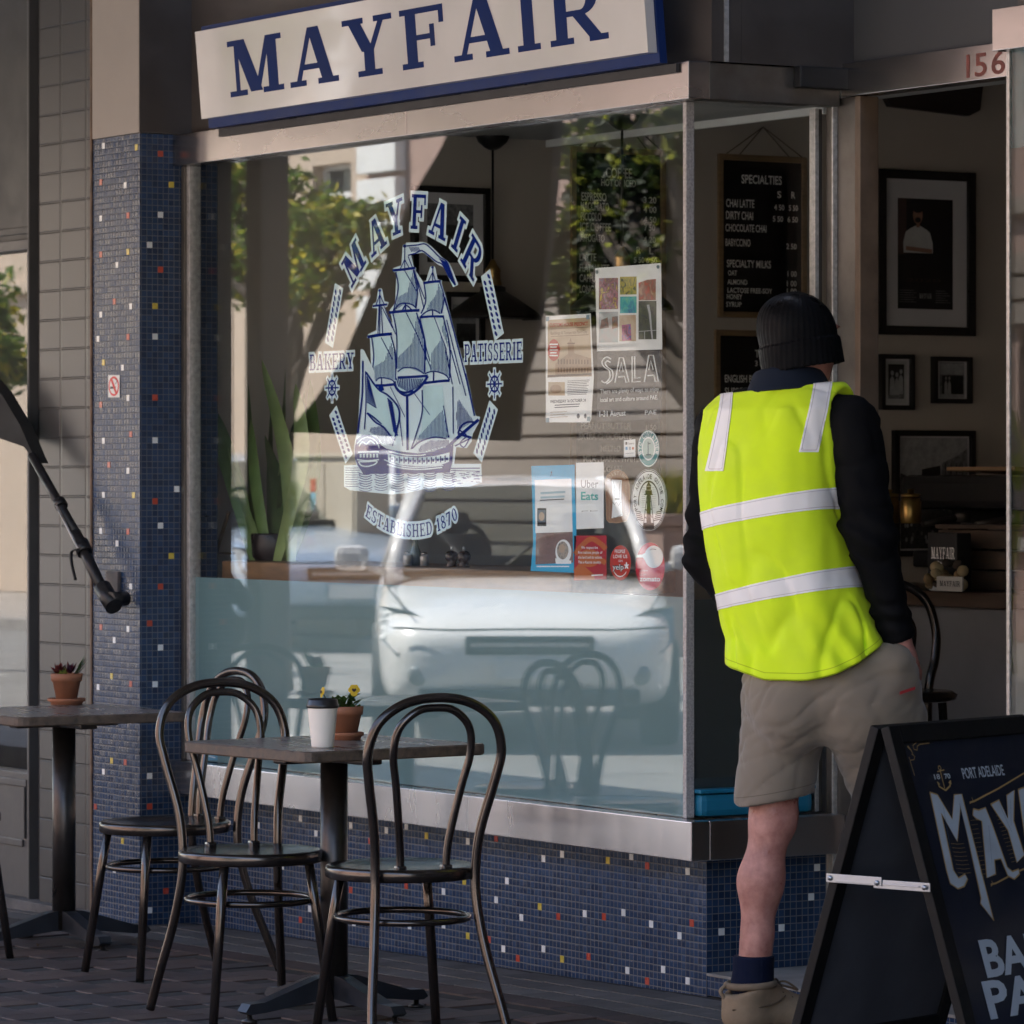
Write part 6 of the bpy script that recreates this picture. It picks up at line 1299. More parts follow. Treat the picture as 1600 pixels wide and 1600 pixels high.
sheet('art_poster', 'white poster of small colourful pictures near the glass corner', 'poster', [col('poster_grey_white', (.74, .77, .77)), pm('art_mixed', [(.5, .36, .05), (.10, .06, .10), (.36, .12, .14), (.22, .22, .32)], 55), pm('art_garden', [(.02, .04, .02), (.42, .36, .03), (.10, .16, .03)], 45), pm('art_red', [(.42, .06, .03), (.22, .10, .07), (.40, .24, .16)], 40), pm('art_teal', [(.01, .10, .30), (.01, .34, .36), (.10, .42, .30)], 35), pm('art_lake', [(.30, .40, .42), (.42, .36, .36)], 20), pm('art_tan', [(.42, .30, .20), (.48, .40, .28)], 30), pm('art_night', [(.015, .02, .02), (.04, .06, .025), (.02, .025, .03)], 40), col('art_pale', (.42, .45, .46)), pm('art_trees', [(.05, .08, .08), (.25, .08, .05)], 50), pm('art_figure', [(.02, .02, .05), (.35, .03, .15), (.03, .05, .25)], 50), col('stud_grey', (.15, .2, .22))], d_sala)
def d_sala2(F):
    F.poly([(934, 550), (1035, 547), (1034, 655), (932, 658)], 0, 1)
    L_ = lambda pts, w_=1.7: F.line(pts, w_, 1, 2)
    def outl(polys):
        for q in polys: L_(q)
    sm = lambda pts: [tuple(v_.to_2d()) for v_ in bez([(x, y, 0) for x, y in pts], 5)]
    outl([sm([(955, 561), (948, 558), (941, 565), (944, 573), (952, 579), (953, 590), (946, 598), (940, 595)]), sm([(954, 566), (949, 564), (946, 568), (949, 573), (957, 580), (957, 592), (948, 600)]), [(961, 598), (968, 559), (974, 559), (983, 597), (978, 597), (976, 588), (966, 589)], [(968, 580), (971, 566), (974, 581)], [(988, 557), (988, 597), (1001, 596)], [(992, 557), (992, 591), (1001, 590)], [(1007, 597), (1014, 555), (1021, 555), (1029, 596), (1024, 596), (1022, 586), (1012, 587)], [(1014, 578), (1017, 563), (1021, 578)]])
    tx(F, 'There are plenty of ways to enjoy', 938, 615, 7, 92, 1, 2, bold=.004); tx(F, 'local art and culture around PAE.', 938, 628, 7, 90, 1, 2, bold=.004); tx(F, '1-31 August', 937, 651, 9, 41, 1, 2, bold=.02); tx(F, 'PAE', 1008, 648, 7, 18, 1, 2)
sheet('art_poster', 'smoke grey clear film lettered SALA below the picture poster', 'poster', [mat_film('smoke_film', (.07, .075, .085), .45), Wh], d_sala2)
def d_card(F):
    F.poly([(975, 688), (993, 686), (993, 714), (975, 715)], 0, 1); F.rect(977.5, 690.5, 980.5, 695, 1, 2); tx(F, 'Square', 982, 694.5, 3.6, 9, 1, 2); F.rect(977.5, 698, 981, 703, 2, 2); F.rect(983, 698, 986, 703, 4, 2); F.ell(989.3, 700.5, 1.8, 2.3, 3, 2, 10); bars(F, 977.5, 991, 708, 1, 1, 1, 4, 2, 0)
sheet('payment_sticker', 'tiny white card payment sticker left of the teal round sticker', 'sticker', [Wh, K, col('card_blue', (.04, .25, .5)), col('card_orange', (.5, .14, .05)), col('card_grey', (.3, .33, .36))], d_card)
def arc_text(F, s, cx, cy, rx, ry, a0, a1, h, mi, ly, bold=.01):
    n = len(s)
    for i, ch in enumerate(s):
        if ch == ' ': continue
        t = RAD(a0 + (a1 - a0) * (i + .5) / n); ux, uy = -math.sin(t), math.cos(t)
        if a1 < a0: ux, uy = -ux, -uy
        px, py = cx + rx * math.cos(t), cy - ry * math.sin(t)
        wd = abs(a1 - a0) / n * math.pi / 180 * .78
        V, Fc = font_tris(ch, bold); x0 = min(v_[0] for v_ in V); x1 = max(v_[0] for v_ in V); hh = F._h(ly); k = wd / max(.25, x1 - x0) if x1 - x0 > .25 else wd
        vs = []
        for vx, vy in V:
            u = (vx - (x0 + x1) / 2) * k; v_ = (vy / .73 - .5) * h; s_ = 1 if a1 < a0 else -1
            tt = t - u * (1 if a1 < a0 else -1); r_ = 1 + v_ * s_ / ry
            vs.append(F._p(cx + rx * r_ * math.cos(tt), cy - ry * r_ * math.sin(tt), hh))
        F.add(vs, Fc, False, mi)
def d_round(F):
    F.ell(1013.5, 701, 17, 29, 0, 1); F.ring(1013.5, 701, 16.4, 28.2, .8, 1, 2); F.ell(1013.5, 701, 10.5, 18.5, 1, 2); F.ell(1013.5, 701, 9, 16, 2, 3); arc_text(F, 'BYO CONTAINER', 1013.5, 701, 13.4, 23, 205, -25, 8, 1, 3, .02); F.rect(1012.5, 690, 1014, 712, 3, 4); F.rect(1010, 709.5, 1018, 711.5, 3, 4); F.rect(1014, 692, 1017, 694, 3, 4)
sheet('round_sticker', 'teal oval sticker lettered in white above the lighthouse sticker', 'sticker', [col('sticker_teal', (.06, .27, .28)), Wh, col('sticker_mint', (.42, .56, .52)), col('sticker_deep', (.03, .10, .11))], d_round)
def d_blue(F):
    F.poly([(830, 728), (898, 726), (898, 760), (900, 800), (901, 830), (897, 895), (829, 892), (833, 850), (832, 790)], 0, 1); F.poly([(836, 750), (893, 748), (895, 831), (837, 833)], 1, 2); F.poly([(838, 833), (895, 831), (896, 879), (837, 882)], 2, 3); F.ell(881, 862, 12.5, 19, 1, 5); F.ell(880, 860, 9, 14, 3, 6); F.poly([(868, 872), (893, 876), (893, 881), (869, 881)], 1, 4); F.ell(879, 857, 5, 7, 4, 7, 12)
    bars(F, 845, 884, 769, 2, 7, 3.2, 5, 3, .1); bars(F, 844, 882, 781, 1, 1, 1.6, 6, 3, 0); F.rect(840, 794, 854, 822, 6, 3); F.rect(841, 797, 853, 816, 7, 4); F.ell(847, 807, 4.5, 7, 4, 5, 12); F.rect(839, 884, 890, 886, 1, 3); F.line([(860, 744), (862, 741), (864, 743)], .8, 6, 3); F.ell(862, 738, 1.1, 1.5, 6, 3, 8)
sheet('loyalty_poster', 'pale blue poster with coffee beans and a white cup', 'poster', [col('poster_sky_blue', (.05, .42, .70)), Wh, pm('coffee_beans', [(.09, .05, .04), (.26, .13, .12), (.05, .035, .03), (.30, .18, .16)], 190), pm('coffee_froth', [(.10, .10, .09), (.40, .34, .27), (.2, .2, .19)], 60), col('froth_pale', (.46, .36, .27)), col('pale_blue_text', (.38, .54, .62)), K, col('photo_slate', (.12, .16, .20))], d_blue)
def d_uber(F):
    F.poly([(900, 723), (943.5, 722), (943.5, 825), (900.5, 827)], 0, 1); tx(F, 'Uber', 908, 762, 13, 27, 1, 2, 0); tx(F, 'Eats', 908, 781, 13, 27, 2, 2, 0, bold=.02); bars(F, 911, 919, 798, 1, 1, 1.2, 3, 2, 0); bars(F, 925, 934, 798, 1, 1, 1.2, 3, 2, 0); F.ell(910, 799, .8, 1.2, 1, 2, 6); F.ell(923.5, 798.5, .9, 1.4, 1, 2, 6)
sheet('delivery_card', 'plain white card with grey and mint words next to the blue poster', 'card', [Wh, col('word_grey', (.10, .10, .10)), col('word_mint', (.06, .42, .38)), col('faint_grey', (.45, .46, .46))], d_uber)
def d_tag(F):
    o = [(948, 812), (947, 775), (946, 755), (949, 743), (957, 736), (966, 734), (975, 738), (981, 746), (984, 760), (984, 800), (979, 814), (965, 817), (952, 816)]; F.poly(o, 0, 1); F.line(o + [o[0]], 1.2, 1, 2); F.poly([(956, 749), (972, 750), (971, 780), (973, 806), (956, 810), (958, 780)], 2, 3); F.line([(959, 752), (961, 763), (960, 780), (969, 781), (968, 763), (970, 752)], .6, 3, 4); F.line([(957, 783), (961, 789), (964, 784), (967, 790), (971, 784)], 1.2, 4, 4); F.rect(961, 778, 969, 781.5, 3, 5); F.line([(958, 808), (963, 809), (972, 804)], .6, 3, 4)
    arc_text(F, 'ROASTING', 965, 756, 15, 17, 165, 25, 6, 5, 4, .02)
    for k in range(16): F.line([(951 + (k % 2) * 1.2, 762 + k * 3.1), (953.5, 765 + k * 3.1)], 1, 1, 3); F.line([(977, 758 + k * 3.1), (979.5 + (k % 2), 760 + k * 3.1)], 1, 1, 3)
sheet('hop_sticker', 'brown arched sticker with a white torn carton drawing', 'sticker', [col('kraft_brown', (.26, .13, .06), .2, 30), col('kraft_light', (.42, .25, .13)), Wh, K, col('kraft_grey', (.2, .2, .2)), col('kraft_cream', (.55, .45, .32))], d_tag)
def d_port(F):
    F.ell(1014, 781, 28.5, 48.5, 1, 1, 40); F.ring(1014, 781, 28.2, 48, .9, 0, 2, n=40); F.ring(1014, 781, 26.6, 45.5, .8, 0, 2, n=40); F.ring(1014, 781, 16.5, 31, 1.3, 0, 2, -40, 220, 36) if False else F.ring(1014, 784, 16.5, 33, 1.3, 0, 2, 170, 370, 36)
    arc_text(F, 'PORT ADELAIDE GUIDE.COM', 1014, 781, 21.5, 37, 208, -28, 7.6, 0, 3, .015)
    F.poly([(1010.5, 822), (1011.5, 772), (1016.5, 772), (1017.5, 822)], 0, 3); F.rect(1009, 766, 1019, 772, 0, 3); F.rect(1010.5, 760, 1017.5, 765.5, 0, 4); F.poly([(1010, 759.5), (1014, 752), (1018, 759.5)], 0, 3); F.rect(1007.5, 771.5, 1020.5, 773.5, 0, 4); F.line([(1011, 775), (1006, 820)], .9, 0, 3); F.line([(1017, 775), (1022, 820)], .9, 0, 3)
    for k in range(3): F.line([(1009.5 - k * 1.3, 784 + k * 12), (1018.5 + k * 1.3, 784 + k * 12)], .9, 0, 4); F.line([(1010 - k, 784 + k * 12), (1018 + k, 795 + k * 12)], .7, 0, 4)
    F.poly([(1005, 827), (1006, 817), (1022, 817), (1023, 827)], 0, 5)
    for k in range(5):
        for s in (-1, 1): F.line([(1014 + s * 20, 800 + k * 3.2), (1014 + s * 16, 799 + k * 3.2), (1014 + s * 12 - s * k, 800.5 + k * 3.2)], 1.3, 0, 4)
    for k in range(10): F.line([(1003, 762 + k * 3.4), (1008.5, 762 + k * 3.4)], .35, 0, 3); F.line([(1019.5, 762 + k * 3.4), (1025, 762 + k * 3.4)], .35, 0, 3)
sheet('lighthouse_sticker', 'black and white oval lighthouse sticker lettered PORT ADELAIDE GUIDE.COM', 'sticker', [K, Wh], d_port)
def d_red(F):
    F.poly([(897, 837), (948, 836.5), (948, 905), (897, 907)], 0, 1)
    for c in (0, 1): F.line([tuple(v_.to_2d()) for v_ in bez([(899, 866 + c * 28, 0), (910, 852 + c * 30, 0), (924, 842 + c * 34, 0), (938, 849 + c * 26, 0), (947, 858 + c * 22, 0)], 5)], 8, 1, 2)
    F.ell(921, 872, 17, 14, 1, 3); F.poly([(898, 892), (912, 883), (928, 897), (930, 906), (898, 906)], 1, 4)
    for k, s in enumerate(('We respect the', 'first nations people of', 'this land and its nations.', 'This is Kaurna country.')): tx(F, s, 903 + (6 if k == 0 else 1), 857.5 + k * 7.6, 4.4, (26, 38, 38, 36)[k], 2, 6, 0, .01)
    bars(F, 925, 943, 898, 1, 1, 2, 2, 5, 0)
sheet('acknowledgement_card', 'red and orange swirled card with four lines of white text', 'card', [col('card_red', (.42, .02, .03)), col('card_rust', (.50, .13, .03)), Wh], d_red)
def d_yelp(F):
    F.ell(969.5, 879.5, 16.5, 27.5, 0, 1); tx(F, 'PEOPLE', 961, 864, 5.5, 16, 1, 3, 0, .01); tx(F, 'LOVE US', 958.5, 872, 5.5, 22, 1, 3, 0, .01); tx(F, 'ON', 967, 878, 3.5, 6, 1, 3, 0); tx(F, 'yelp', 957.5, 890, 10, 18, 2, 4, 0, .05); tx(F, 'yelp', 958, 890, 9, 17, 1, 5, 0, .0)
    for a in range(5): t = RAD(a * 72 + 90); F.line([(979.5, 884), (979.5 + 3.6 * math.cos(t), 884 - 5.5 * math.sin(t))], 2.4, 1, 4, 1.6)
    F.ring(969.5, 879.5, 13, 22, .9, 1, 3, 40, 140)
sheet('review_sticker', 'small red oval sticker reading PEOPLE LOVE US ON yelp', 'sticker', [col('yelp_red', (.48, .035, .02)), Wh, K], d_yelp)
def d_zom(F):
    F.ell(1016, 885, 23, 37.5, 0, 1, 36); F.ell(1022, 870, 14.5, 17.5, 1, 3); F.poly([(995.5, 867), (1004, 866.5), (1012, 862), (1013, 882), (1005, 871), (995.5, 871)], 1, 4); tx(F, 'zomato', 1000, 908, 8, 32, 2, 4, .01, .02); tx(F, 'review', 1000, 893, 4, 13, 3, 4, 0); tx(F, 'us on', 1000, 899, 4, 10, 3, 4, 0); F.line([(1016, 859.5), (1019, 857.8), (1023, 858), (1026, 859)], .9, 4, 5)
sheet('review_sticker', 'larger red oval sticker with a white spoon reading zomato', 'sticker', [col('zomato_red', (.50, .012, .035)), col('spoon_white', (.62, .70, .70)), Wh, col('zomato_pink', (.6, .3, .34)), K], d_zom)
# two little blue stickers low at the left and the painted board in the far window
def d_low(F): F.rect(302, 1177, 314, 1185, 0, 1); F.rect(322, 1178, 340, 1188, 0, 1); F.line([(304, 1180), (307, 1183), (309, 1180), (312, 1183)], 1, 1, 2); F.line([(325, 1181), (337, 1184)], 1.6, 1, 2)
F = Flat(lambda x, y: onY(x, y, .0082), (0, -1, 0), .0003); d_low(F); tag(F.build('window_label', [col('label_blue', (.16, .38, .55)), Wh]), 'pair of small blue labels at the foot of the window', 'sticker')
pb = empty('painted_board', (0, 0, 0), 0, 'teal board with gold lettering in the window right of the doorway', 'sign')
p0 = onY(1580, 75, .011); p1 = onY(1580, 232, .011); F = Flat(lambda x, z: (x, .011, z), (0, -1, 0), .0005)
F.rect(p0.x, p1.z, p0.x + .42, p0.z, 0, 1); 
for s, py, hh in (('Y', 128, .085), ('E', 205, .12)): z = onY(1596, py, .011).z; F.text(s, p0.x + .072, z - .004, hh, 2, 3, xs=.62, bold=.03); F.text(s, p0.x + .066, z, hh, 1, 5, xs=.62, bold=.02)
F.build('board', [col('board_teal', (.045, .11, .12), .3, 6), col('board_gold', (.42, .27, .06)), K], pb)
# ================================================================ THE MAN IN THE DOORWAY
# built in a frame turned with the line of sight: r = to the right, d = away, z = up; 624 photo pixels to the metre
MT0, MPX = 11.15, 1230
MO = at(MPX, 747, MT0); MO.z = 0
MS = MT0 / F_PX
def J(px, py, d=0.0): k = (MT0 + d) / F_PX; return np.array([(px - 800) * k - (MPX - 800) * MS, d, CAMZ - (py - 747) * k])
def seg(P, a, b, ra, rb):
    """rounded cone between two joints"""
    ba = b - a; L2 = float(ba @ ba); h = np.clip(((P - a) @ ba) / L2, 0, 1); q = a + h[:, None] * ba
    return np.linalg.norm(P - q, axis=1) - (ra + (rb - ra) * h)
def ball(P, c, r): return (np.linalg.norm((P - c) / np.asarray(r), axis=1) - 1) * min(r)
def smin(a, b, k): h = np.clip(.5 + .5 * (b - a) / k, 0, 1); return b + (a - b) * h - k * h * (1 - h)
def smax(a, b, k): return -smin(-a, -b, k)
_rng = np.random.RandomState(5)
_D = [(_rng.normal(size=3), _rng.rand() * 6.28) for _ in range(10)]
def ripple(P, f, n=10):
    s = np.zeros(len(P))
    for v, ph in _D[:n]: s += np.sin(P @ (v / np.linalg.norm(v) * f * (.6 + .5 * abs(v[0]))) + ph + 1.7 * np.sin(P @ (v[[1, 2, 0]] * f * .35)))
    return s / n
def crease(P, sc, f, wd):
    """sharp wandering fold lines"""
    r = ripple(P * np.array(sc), f, 6); return np.exp(-(r / wd) ** 2)
def surfnet(fn, lo, hi, h):
    lo = np.array(lo); n = np.ceil((np.array(hi) - lo) / h).astype(int) + 1
    gx, gy, gz = [lo[i] + h * np.arange(n[i]) for i in range(3)]
    V = np.empty(n)
    for i in range(n[0]):
        Y_, Z_ = np.meshgrid(gy, gz, indexing='ij'); P = np.stack([np.full(Y_.size, gx[i]), Y_.ravel(), Z_.ravel()], 1); V[i] = fn(P).reshape(n[1], n[2])
    S = V < 0; acc_ = np.zeros(tuple(n - 1) + (3,)); cnt = np.zeros(tuple(n - 1))
    sl = lambda o, ax=None: tuple(slice(o[i], n[i] - 1 + o[i]) for i in range(3))
    for ax in range(3):
        o2 = [a for a in range(3) if a != ax]
        for u in (0, 1):
            for w_ in (0, 1):
                a = [0, 0, 0]; a[o2[0]] = u; a[o2[1]] = w_; b = list(a); b[ax] = 1
                va, vb = V[sl(a)], V[sl(b)]; m_ = (va < 0) != (vb < 0); t = np.where(m_, va / np.where(m_, va - vb, 1), 0)
                p = np.zeros(acc_.shape); p[..., ax] = t; p[..., o2[0]] = u; p[..., o2[1]] = w_
                acc_ += p * m_[..., None]; cnt += m_
    act = cnt > 0; idx = -np.ones(act.shape, int); idx[act] = np.arange(act.sum()); I = np.argwhere(act)
    verts = lo + (I + acc_[act] / cnt[act][:, None]) * h; F_ = []
    for ax in range(3):
        o2 = [(ax + 1) % 3, (ax + 2) % 3]; s0 = [slice(1, n[i] - 1) for i in range(3)]; s0[ax] = slice(0, n[ax] - 1); s1 = list(s0); s1[ax] = slice(1, n[ax])
        a, b = S[tuple(s0)], S[tuple(s1)]; E_ = np.argwhere(a != b); fl = a[a != b]
        E_ = E_ + np.array([s.start for s in s0]); e0 = np.eye(3, dtype=int)[o2[0]]; e1 = np.eye(3, dtype=int)[o2[1]]
        q = np.stack([idx[tuple((E_ - e0 - e1).T)], idx[tuple((E_ - e1).T)], idx[tuple(E_.T)], idx[tuple((E_ - e0).T)]], 1)
        q[~fl] = q[~fl][:, ::-1]; F_.append(q)
    return verts, np.concatenate(F_)
MW = Matrix(((RT[0], FW[0], 0, MO.x), (RT[1], FW[1], 0, MO.y), (0, 0, 1, 0), (0, 0, 0, 1)))
man = empty('person', (MO.x, MO.y, 0), math.atan2(RT[1], RT[0]), 'person in a yellow hi-vis vest, black beanie and khaki shorts standing in the doorway', 'person')
def skin(name, fn, lo, hi, h, m_, parent=man, smooth=2):
    v, f = surfnet(fn, lo, hi, h); me = bpy.data.meshes.new(name); me.from_pydata(v.tolist(), [], f.tolist()); me.materials.append(m_)
    bm = bmesh.new(); bm.from_mesh(me)
    for _ in range(smooth): bmesh.ops.smooth_vert(bm, verts=bm.verts, factor=.5, use_axis_x=True, use_axis_y=True, use_axis_z=True)
    bm.to_mesh(me); bm.free(); me.polygons.foreach_set('use_smooth', [True] * len(me.polygons))
    o = bpy.data.objects.new(name, me); COL.objects.link(o); o.parent = parent; return o
def cloth(name, col, rough=.85, fine=900, bump=.25, var=.08, sheen=.3, ripple_=0.0):
    m = mat(name, col, rough, 0, var, 7, .05, fine, bump, .06 if max(col) < .05 else .25); b = m.node_tree.nodes['Principled BSDF']; b.inputs['Sheen Weight'].default_value = sheen; return m
m_vest = cloth('fluorescent_yellow_cloth', (.70, .93, .022), .75, 55, .32, .05, .05); m_tape = mat('reflective_tape', (.88, .85, .84), .42, 0, .02, 5, .05, 400, .08); m_sleeve = cloth('black_fleece', (.006, .006, .007), .95, 500, .5, .08, .0); m_short = cloth('khaki_cotton', (.205, .168, .128), .85, 800, .3)
m_beanie = cloth('black_knit', (.006, .006, .007), .95, 300, .8, .08, .0); m_skin = mat('skin', (.44, .225, .185), .5, 0, .30, 22, .08, 420, .3, .4, dirt=(.33, .13, .105), sss=.15); m_sock = cloth('navy_sock', (.008, .011, .028), .95, 400, .6, .08, .02); m_boot = mat('tan_suede', (.26, .19, .125), .85, 0, .22, 14, .1, 300, .4, .2); m_sole = mat('brown_sole', (.05, .035, .025), .8, 0, .3, 30)
m_collar = cloth('navy_collar', (.014, .019, .032), .9, 800, .3, .08, .03)
# joints
neck, headc = J(1240, 596, .0), J(1249, 528, .0)
shL, shR = J(1126, 668, .10), J(1330, 662, -.10); elL, elR = J(1106, 866, .10), J(1360, 838, -.13); wrL, wrR = J(1184, 1008, .06), J(1404, 994, -.10)
hipL, hipR = J(1226, 1095, .05), J(1352, 1095, -.05); knL, knR = J(1207, 1278, .02), J(1425, 1300, .12); anL, anR = J(1175, 1538, .0), J(1438, 1500, .20)
tdir = np.array([.93, .36, 0]); tdir = tdir / np.linalg.norm(tdir)      # where the toes point
fz = np.array([math.sin(RAD(52)), math.cos(RAD(52)), 0])               # where the face looks
fs = np.array([fz[1], -fz[0], 0])
def f_body(P):
    d = ball(P, headc + np.array([0, 0, .008]), (.076, .088, .098))
    d = smin(d, ball(P, headc + fz * .045 + np.array([0, 0, -.055]), (.055, .058, .062)), .03)      # jaw
    d = smin(d, ball(P, headc + fz * .108 + np.array([0, 0, -.012]), (.014, .014, .022)), .012)     # nose
    d = smin(d, ball(P, headc + fz * .09 + np.array([0, 0, .03]), (.04, .03, .012)), .015)          # brow
    for s in (-1, 1):
        d = smin(d, ball(P, headc + fs * s * .082 + fz * -.002 + np.array([0, 0, -.012]), (.014, .018, .030)), .006)   # ears
        d = smax(d, -ball(P, headc + fz * .104 + fs * s * .033 + np.array([0, 0, .012]), (.014, .014, .010)), .008)    # eye hollows
        d = smin(d, ball(P, headc + fz * .088 + fs * s * .033 + np.array([0, 0, .012]), (.012, .012, .012)), .003)
    d = smax(d, -ball(P, headc + fz * .103 + np.array([0, 0, -.055]), (.022, .01, .003)), .004)     # mouth
    d = smin(d, seg(P, headc + np.array([0, 0, -.06]), neck + np.array([0, 0, -.05]), .056, .062), .03)
    chest = J(1222, 745, 0); d = smin(d, seg(P, neck + np.array([0, 0, -.06]), chest, .09, .13), .06); d = smin(d, seg(P, chest, J(1280, 1040, 0), .13, .13), .05)
    d = smin(d, seg(P, shL, shR, .055, .055), .05)
    for a, b, c in ((shL, elL, wrL), (shR, elR, wrR)):
        d = smin(d, seg(P, a, b, .05, .042), .03); d = smin(d, seg(P, b, c, .042, .028), .02)
        u = (c - b) / np.linalg.norm(c - b); side = np.cross(u, [0, 1, 0]); side /= np.linalg.norm(side); hp = c + u * .055
        d = smin(d, seg(P, c, hp, .026, .034), .02)                                                  # palm
        for k, (ln_, off) in enumerate(((.062, -.027), (.075, -.009), (.07, .009), (.052, .026))):
            r0 = hp + side * off + u * .02; r1 = r0 + u * ln_ * .5 + np.array([0, .006, 0]); r2 = r1 + u * ln_ * .4 + np.array([0, .022, 0])
            d = smin(d, seg(P, r0, r1, .0095, .009), .008); d = smin(d, seg(P, r1, r2, .009, .0075), .005)
        t0_ = c + u * .02 - side * .028; t1 = t0_ + u * .035 - side * .026; d = smin(d, seg(P, t0_, t1, .013, .011), .012); d = smin(d, seg(P, t1, t1 + u * .03 + np.array([0, .01, 0]), .0105, .009), .006)
    for h_, k_, a_, s in ((hipL, knL, anL, 1), (hipR, knR, anR, -1)):
        d = smin(d, seg(P, h_, k_, .098, .052), .03)
        calf = k_ * .62 + a_ * .38 - tdir * .011; d = smin(d, seg(P, k_, calf, .050, .051), .045); d = smin(d, seg(P, calf, k_ * .12 + a_ * .88, .050, .037), .05); d = smin(d, seg(P, k_ * .3 + a_ * .7, a_, .038, .036), .02)
        d = smin(d, ball(P, k_ + tdir * .022, (.042, .042, .055)), .02)
        ft = np.array([a_[0], a_[1], a_[2] - .085]); d = smin(d, seg(P, a_, ft - tdir * .02, .04, .042), .03); d = smin(d, seg(P, ft, ft + tdir * .16 + np.array([0, 0, -.01]), .042, .03), .03)
    return d
skin('body', f_body, (-.36, -.32, -.02), (.56, .42, 1.92), .0085, m_skin, smooth=2)
# torso outline shared by sweatshirt and vest: level slices with their own centre and width
_zs = np.array([J(0, y)[2] for y in (1080, 1000, 900, 800, 700, 640, 600, 575)]); _o = np.argsort(_zs)
_cx = np.array([(x - MPX) * MS for x in (1268, 1262, 1228, 1211, 1212, 1218, 1228, 1236)]); _a = np.array([.222, .206, .180, .176, .194, .19, .135, .07]); _b = np.array([.160, .150, .138, .140, .142, .128, .085, .06])
ty = RAD(33); tE = np.array([math.cos(ty), -math.sin(ty)]); tF = np.array([math.sin(ty), math.cos(ty)])
def f_torso(P, g_=0.0):
    z = P[:, 2]; cx = np.interp(z, _zs[_o], _cx[_o]); a = np.interp(z, _zs[_o], _a[_o]) + g_; b = np.interp(z, _zs[_o], _b[_o]) + g_
    q = np.stack([P[:, 0] - cx, P[:, 1] - .0], 1); u = q @ tE; v = q @ tF
    return ((np.abs(u / a) ** 2.5 + np.abs(v / b) ** 2.5) ** .4 - 1) * np.minimum(a, b)
armL = lambda P, r: smin(seg(P, shL, elL, r, r * .86), seg(P, elL, wrL, r * .86, r * .60), .03)
armR = lambda P, r: smin(seg(P, shR, elR, r, r * .86), seg(P, elR, wrR, r * .80, r * .58), .03)
def f_sweat(P):
    d = smax(f_torso(P, -.012), P[:, 2] - J(0, 606)[2], .02); d = smin(d, armL(P, .070), .03); d = smin(d, armR(P, .076), .03)
    w_ = ripple(P * np.array([1, 1, 1.6]), 48) * .007 + crease(P, (1, 1, 1.4), 34, .1) * .005
    fold = np.exp(-((P[:, 2] - elR[2]) / .09) ** 2) * np.sin((P[:, 2] * 1.0 + P[:, 0] * .6) * 95) * .006 + np.exp(-((P[:, 2] - wrR[2] - .04) / .06) ** 2) * np.sin(P[:, 2] * 150) * .004
    return np.maximum(smax(d + w_ + fold, -(P[:, 2] - (J(0, 1040)[2])) - 10 * (np.abs(P[:, 0] - .05) > .3), .01), np.maximum(-(P - wrR) @ ((elR - wrR) / np.linalg.norm(elR - wrR)) - .012, -9))
skin('sweatshirt', f_sweat, (-.34, -.32, .85), (.42, .32, 1.74), .0075, m_sleeve)
# collar of the polo shirt
def f_collar(P):
    c0 = neck + np.array([-.012, -.008, -.012]); ax = np.array([-.02, .16, 1.0]); ax /= np.linalg.norm(ax)
    s_ = (P - c0) @ ax; r_ = np.linalg.norm((P - c0) - s_[:, None] * ax, axis=1); rr = .098 - .42 * s_
    return np.maximum(np.abs(r_ - rr) - .006, np.abs(s_ - .004) - .032)
skin('collar', f_collar, neck - np.array([.16, .16, .12]), neck + np.array([.15, .15, .07]), .0048, m_collar, smooth=1)
# hi-vis vest
def z_hem(P): r_ = P[:, 0] / MS + MPX; py = 1060 - np.clip(r_ - 1235, 0, 200) ** 2 * .0030 - np.clip(1190 - r_, 0, 80) * .33; return CAMZ - (py - 747) * MS
def f_vest(P):
    d = f_torso(P, .013)
    d = smin(d, seg(P, neck + np.array([-.07, .03, -.05]), shL + np.array([.03, -.01, -.005]), .062, .060), .05); d = smin(d, seg(P, neck + np.array([.05, -.03, -.045]), shR + np.array([-.004, .0, .012]), .058, .056), .04)
    w_ = ripple(P * np.array([1.5, 1.5, .5]), 30) * .008 + ripple(P * np.array([1.3, 1.3, .8]), 75, 6) * .0022 + crease(P, (1.5, 1.5, .6), 22, .07) * .0055
    z = P[:, 2]; g1 = np.exp(-((z - J(0, 1000)[2]) / .10) ** 2); w_ = w_ * (1 + .8 * g1)
    # pulled creases from the right arm down to the hem
    k = (P[:, 0] * .75 + (z - 1.0) * .55); w_ += g1 * np.clip(P[:, 0] / .15, 0, 1) * np.sin(k * 105) * .006
    d = d + w_
    # armholes: the sleeve comes out of the side
    for s_, e_, r_, ins in ((shR, elR, .098, np.array([.036, -.02, .012])), (shL, elL, .096, np.array([-.05, .03, .0]))):
        d = smax(d, -seg(P, s_ + ins, e_ + ins * 1.2, r_, .075), .006)
    d = smax(d, P[:, 2] - J(0, 605)[2] - .10 * (P[:, 0] - .0), .006)
    return smax(d, z_hem(P) - z, .004)
def stitched(m, attr, marks, dark):
    """rows of stitching at set distances from an edge"""
    nt = m.node_tree; b = nt.nodes['Principled BSDF']; src = b.inputs['Base Color'].links[0].from_socket
    a = nt.nodes.new('ShaderNodeAttribute'); a.attribute_name = attr; tot = None
    for at_, wd in marks:
        f = nt.nodes.new('ShaderNodeMapRange'); f.inputs[1].default_value = wd; f.inputs[2].default_value = wd * .4
        nt.links.new(_math(nt, 'ABSOLUTE', _math(nt, 'SUBTRACT', a.outputs['Fac'], at_)), f.inputs[0]); tot = f.outputs[0] if tot is None else _math(nt, 'MAXIMUM', tot, f.outputs[0])
    mul = _mix(nt, 'MULTIPLY', src, dark, tot); nt.links.new(mul, b.inputs['Base Color'])
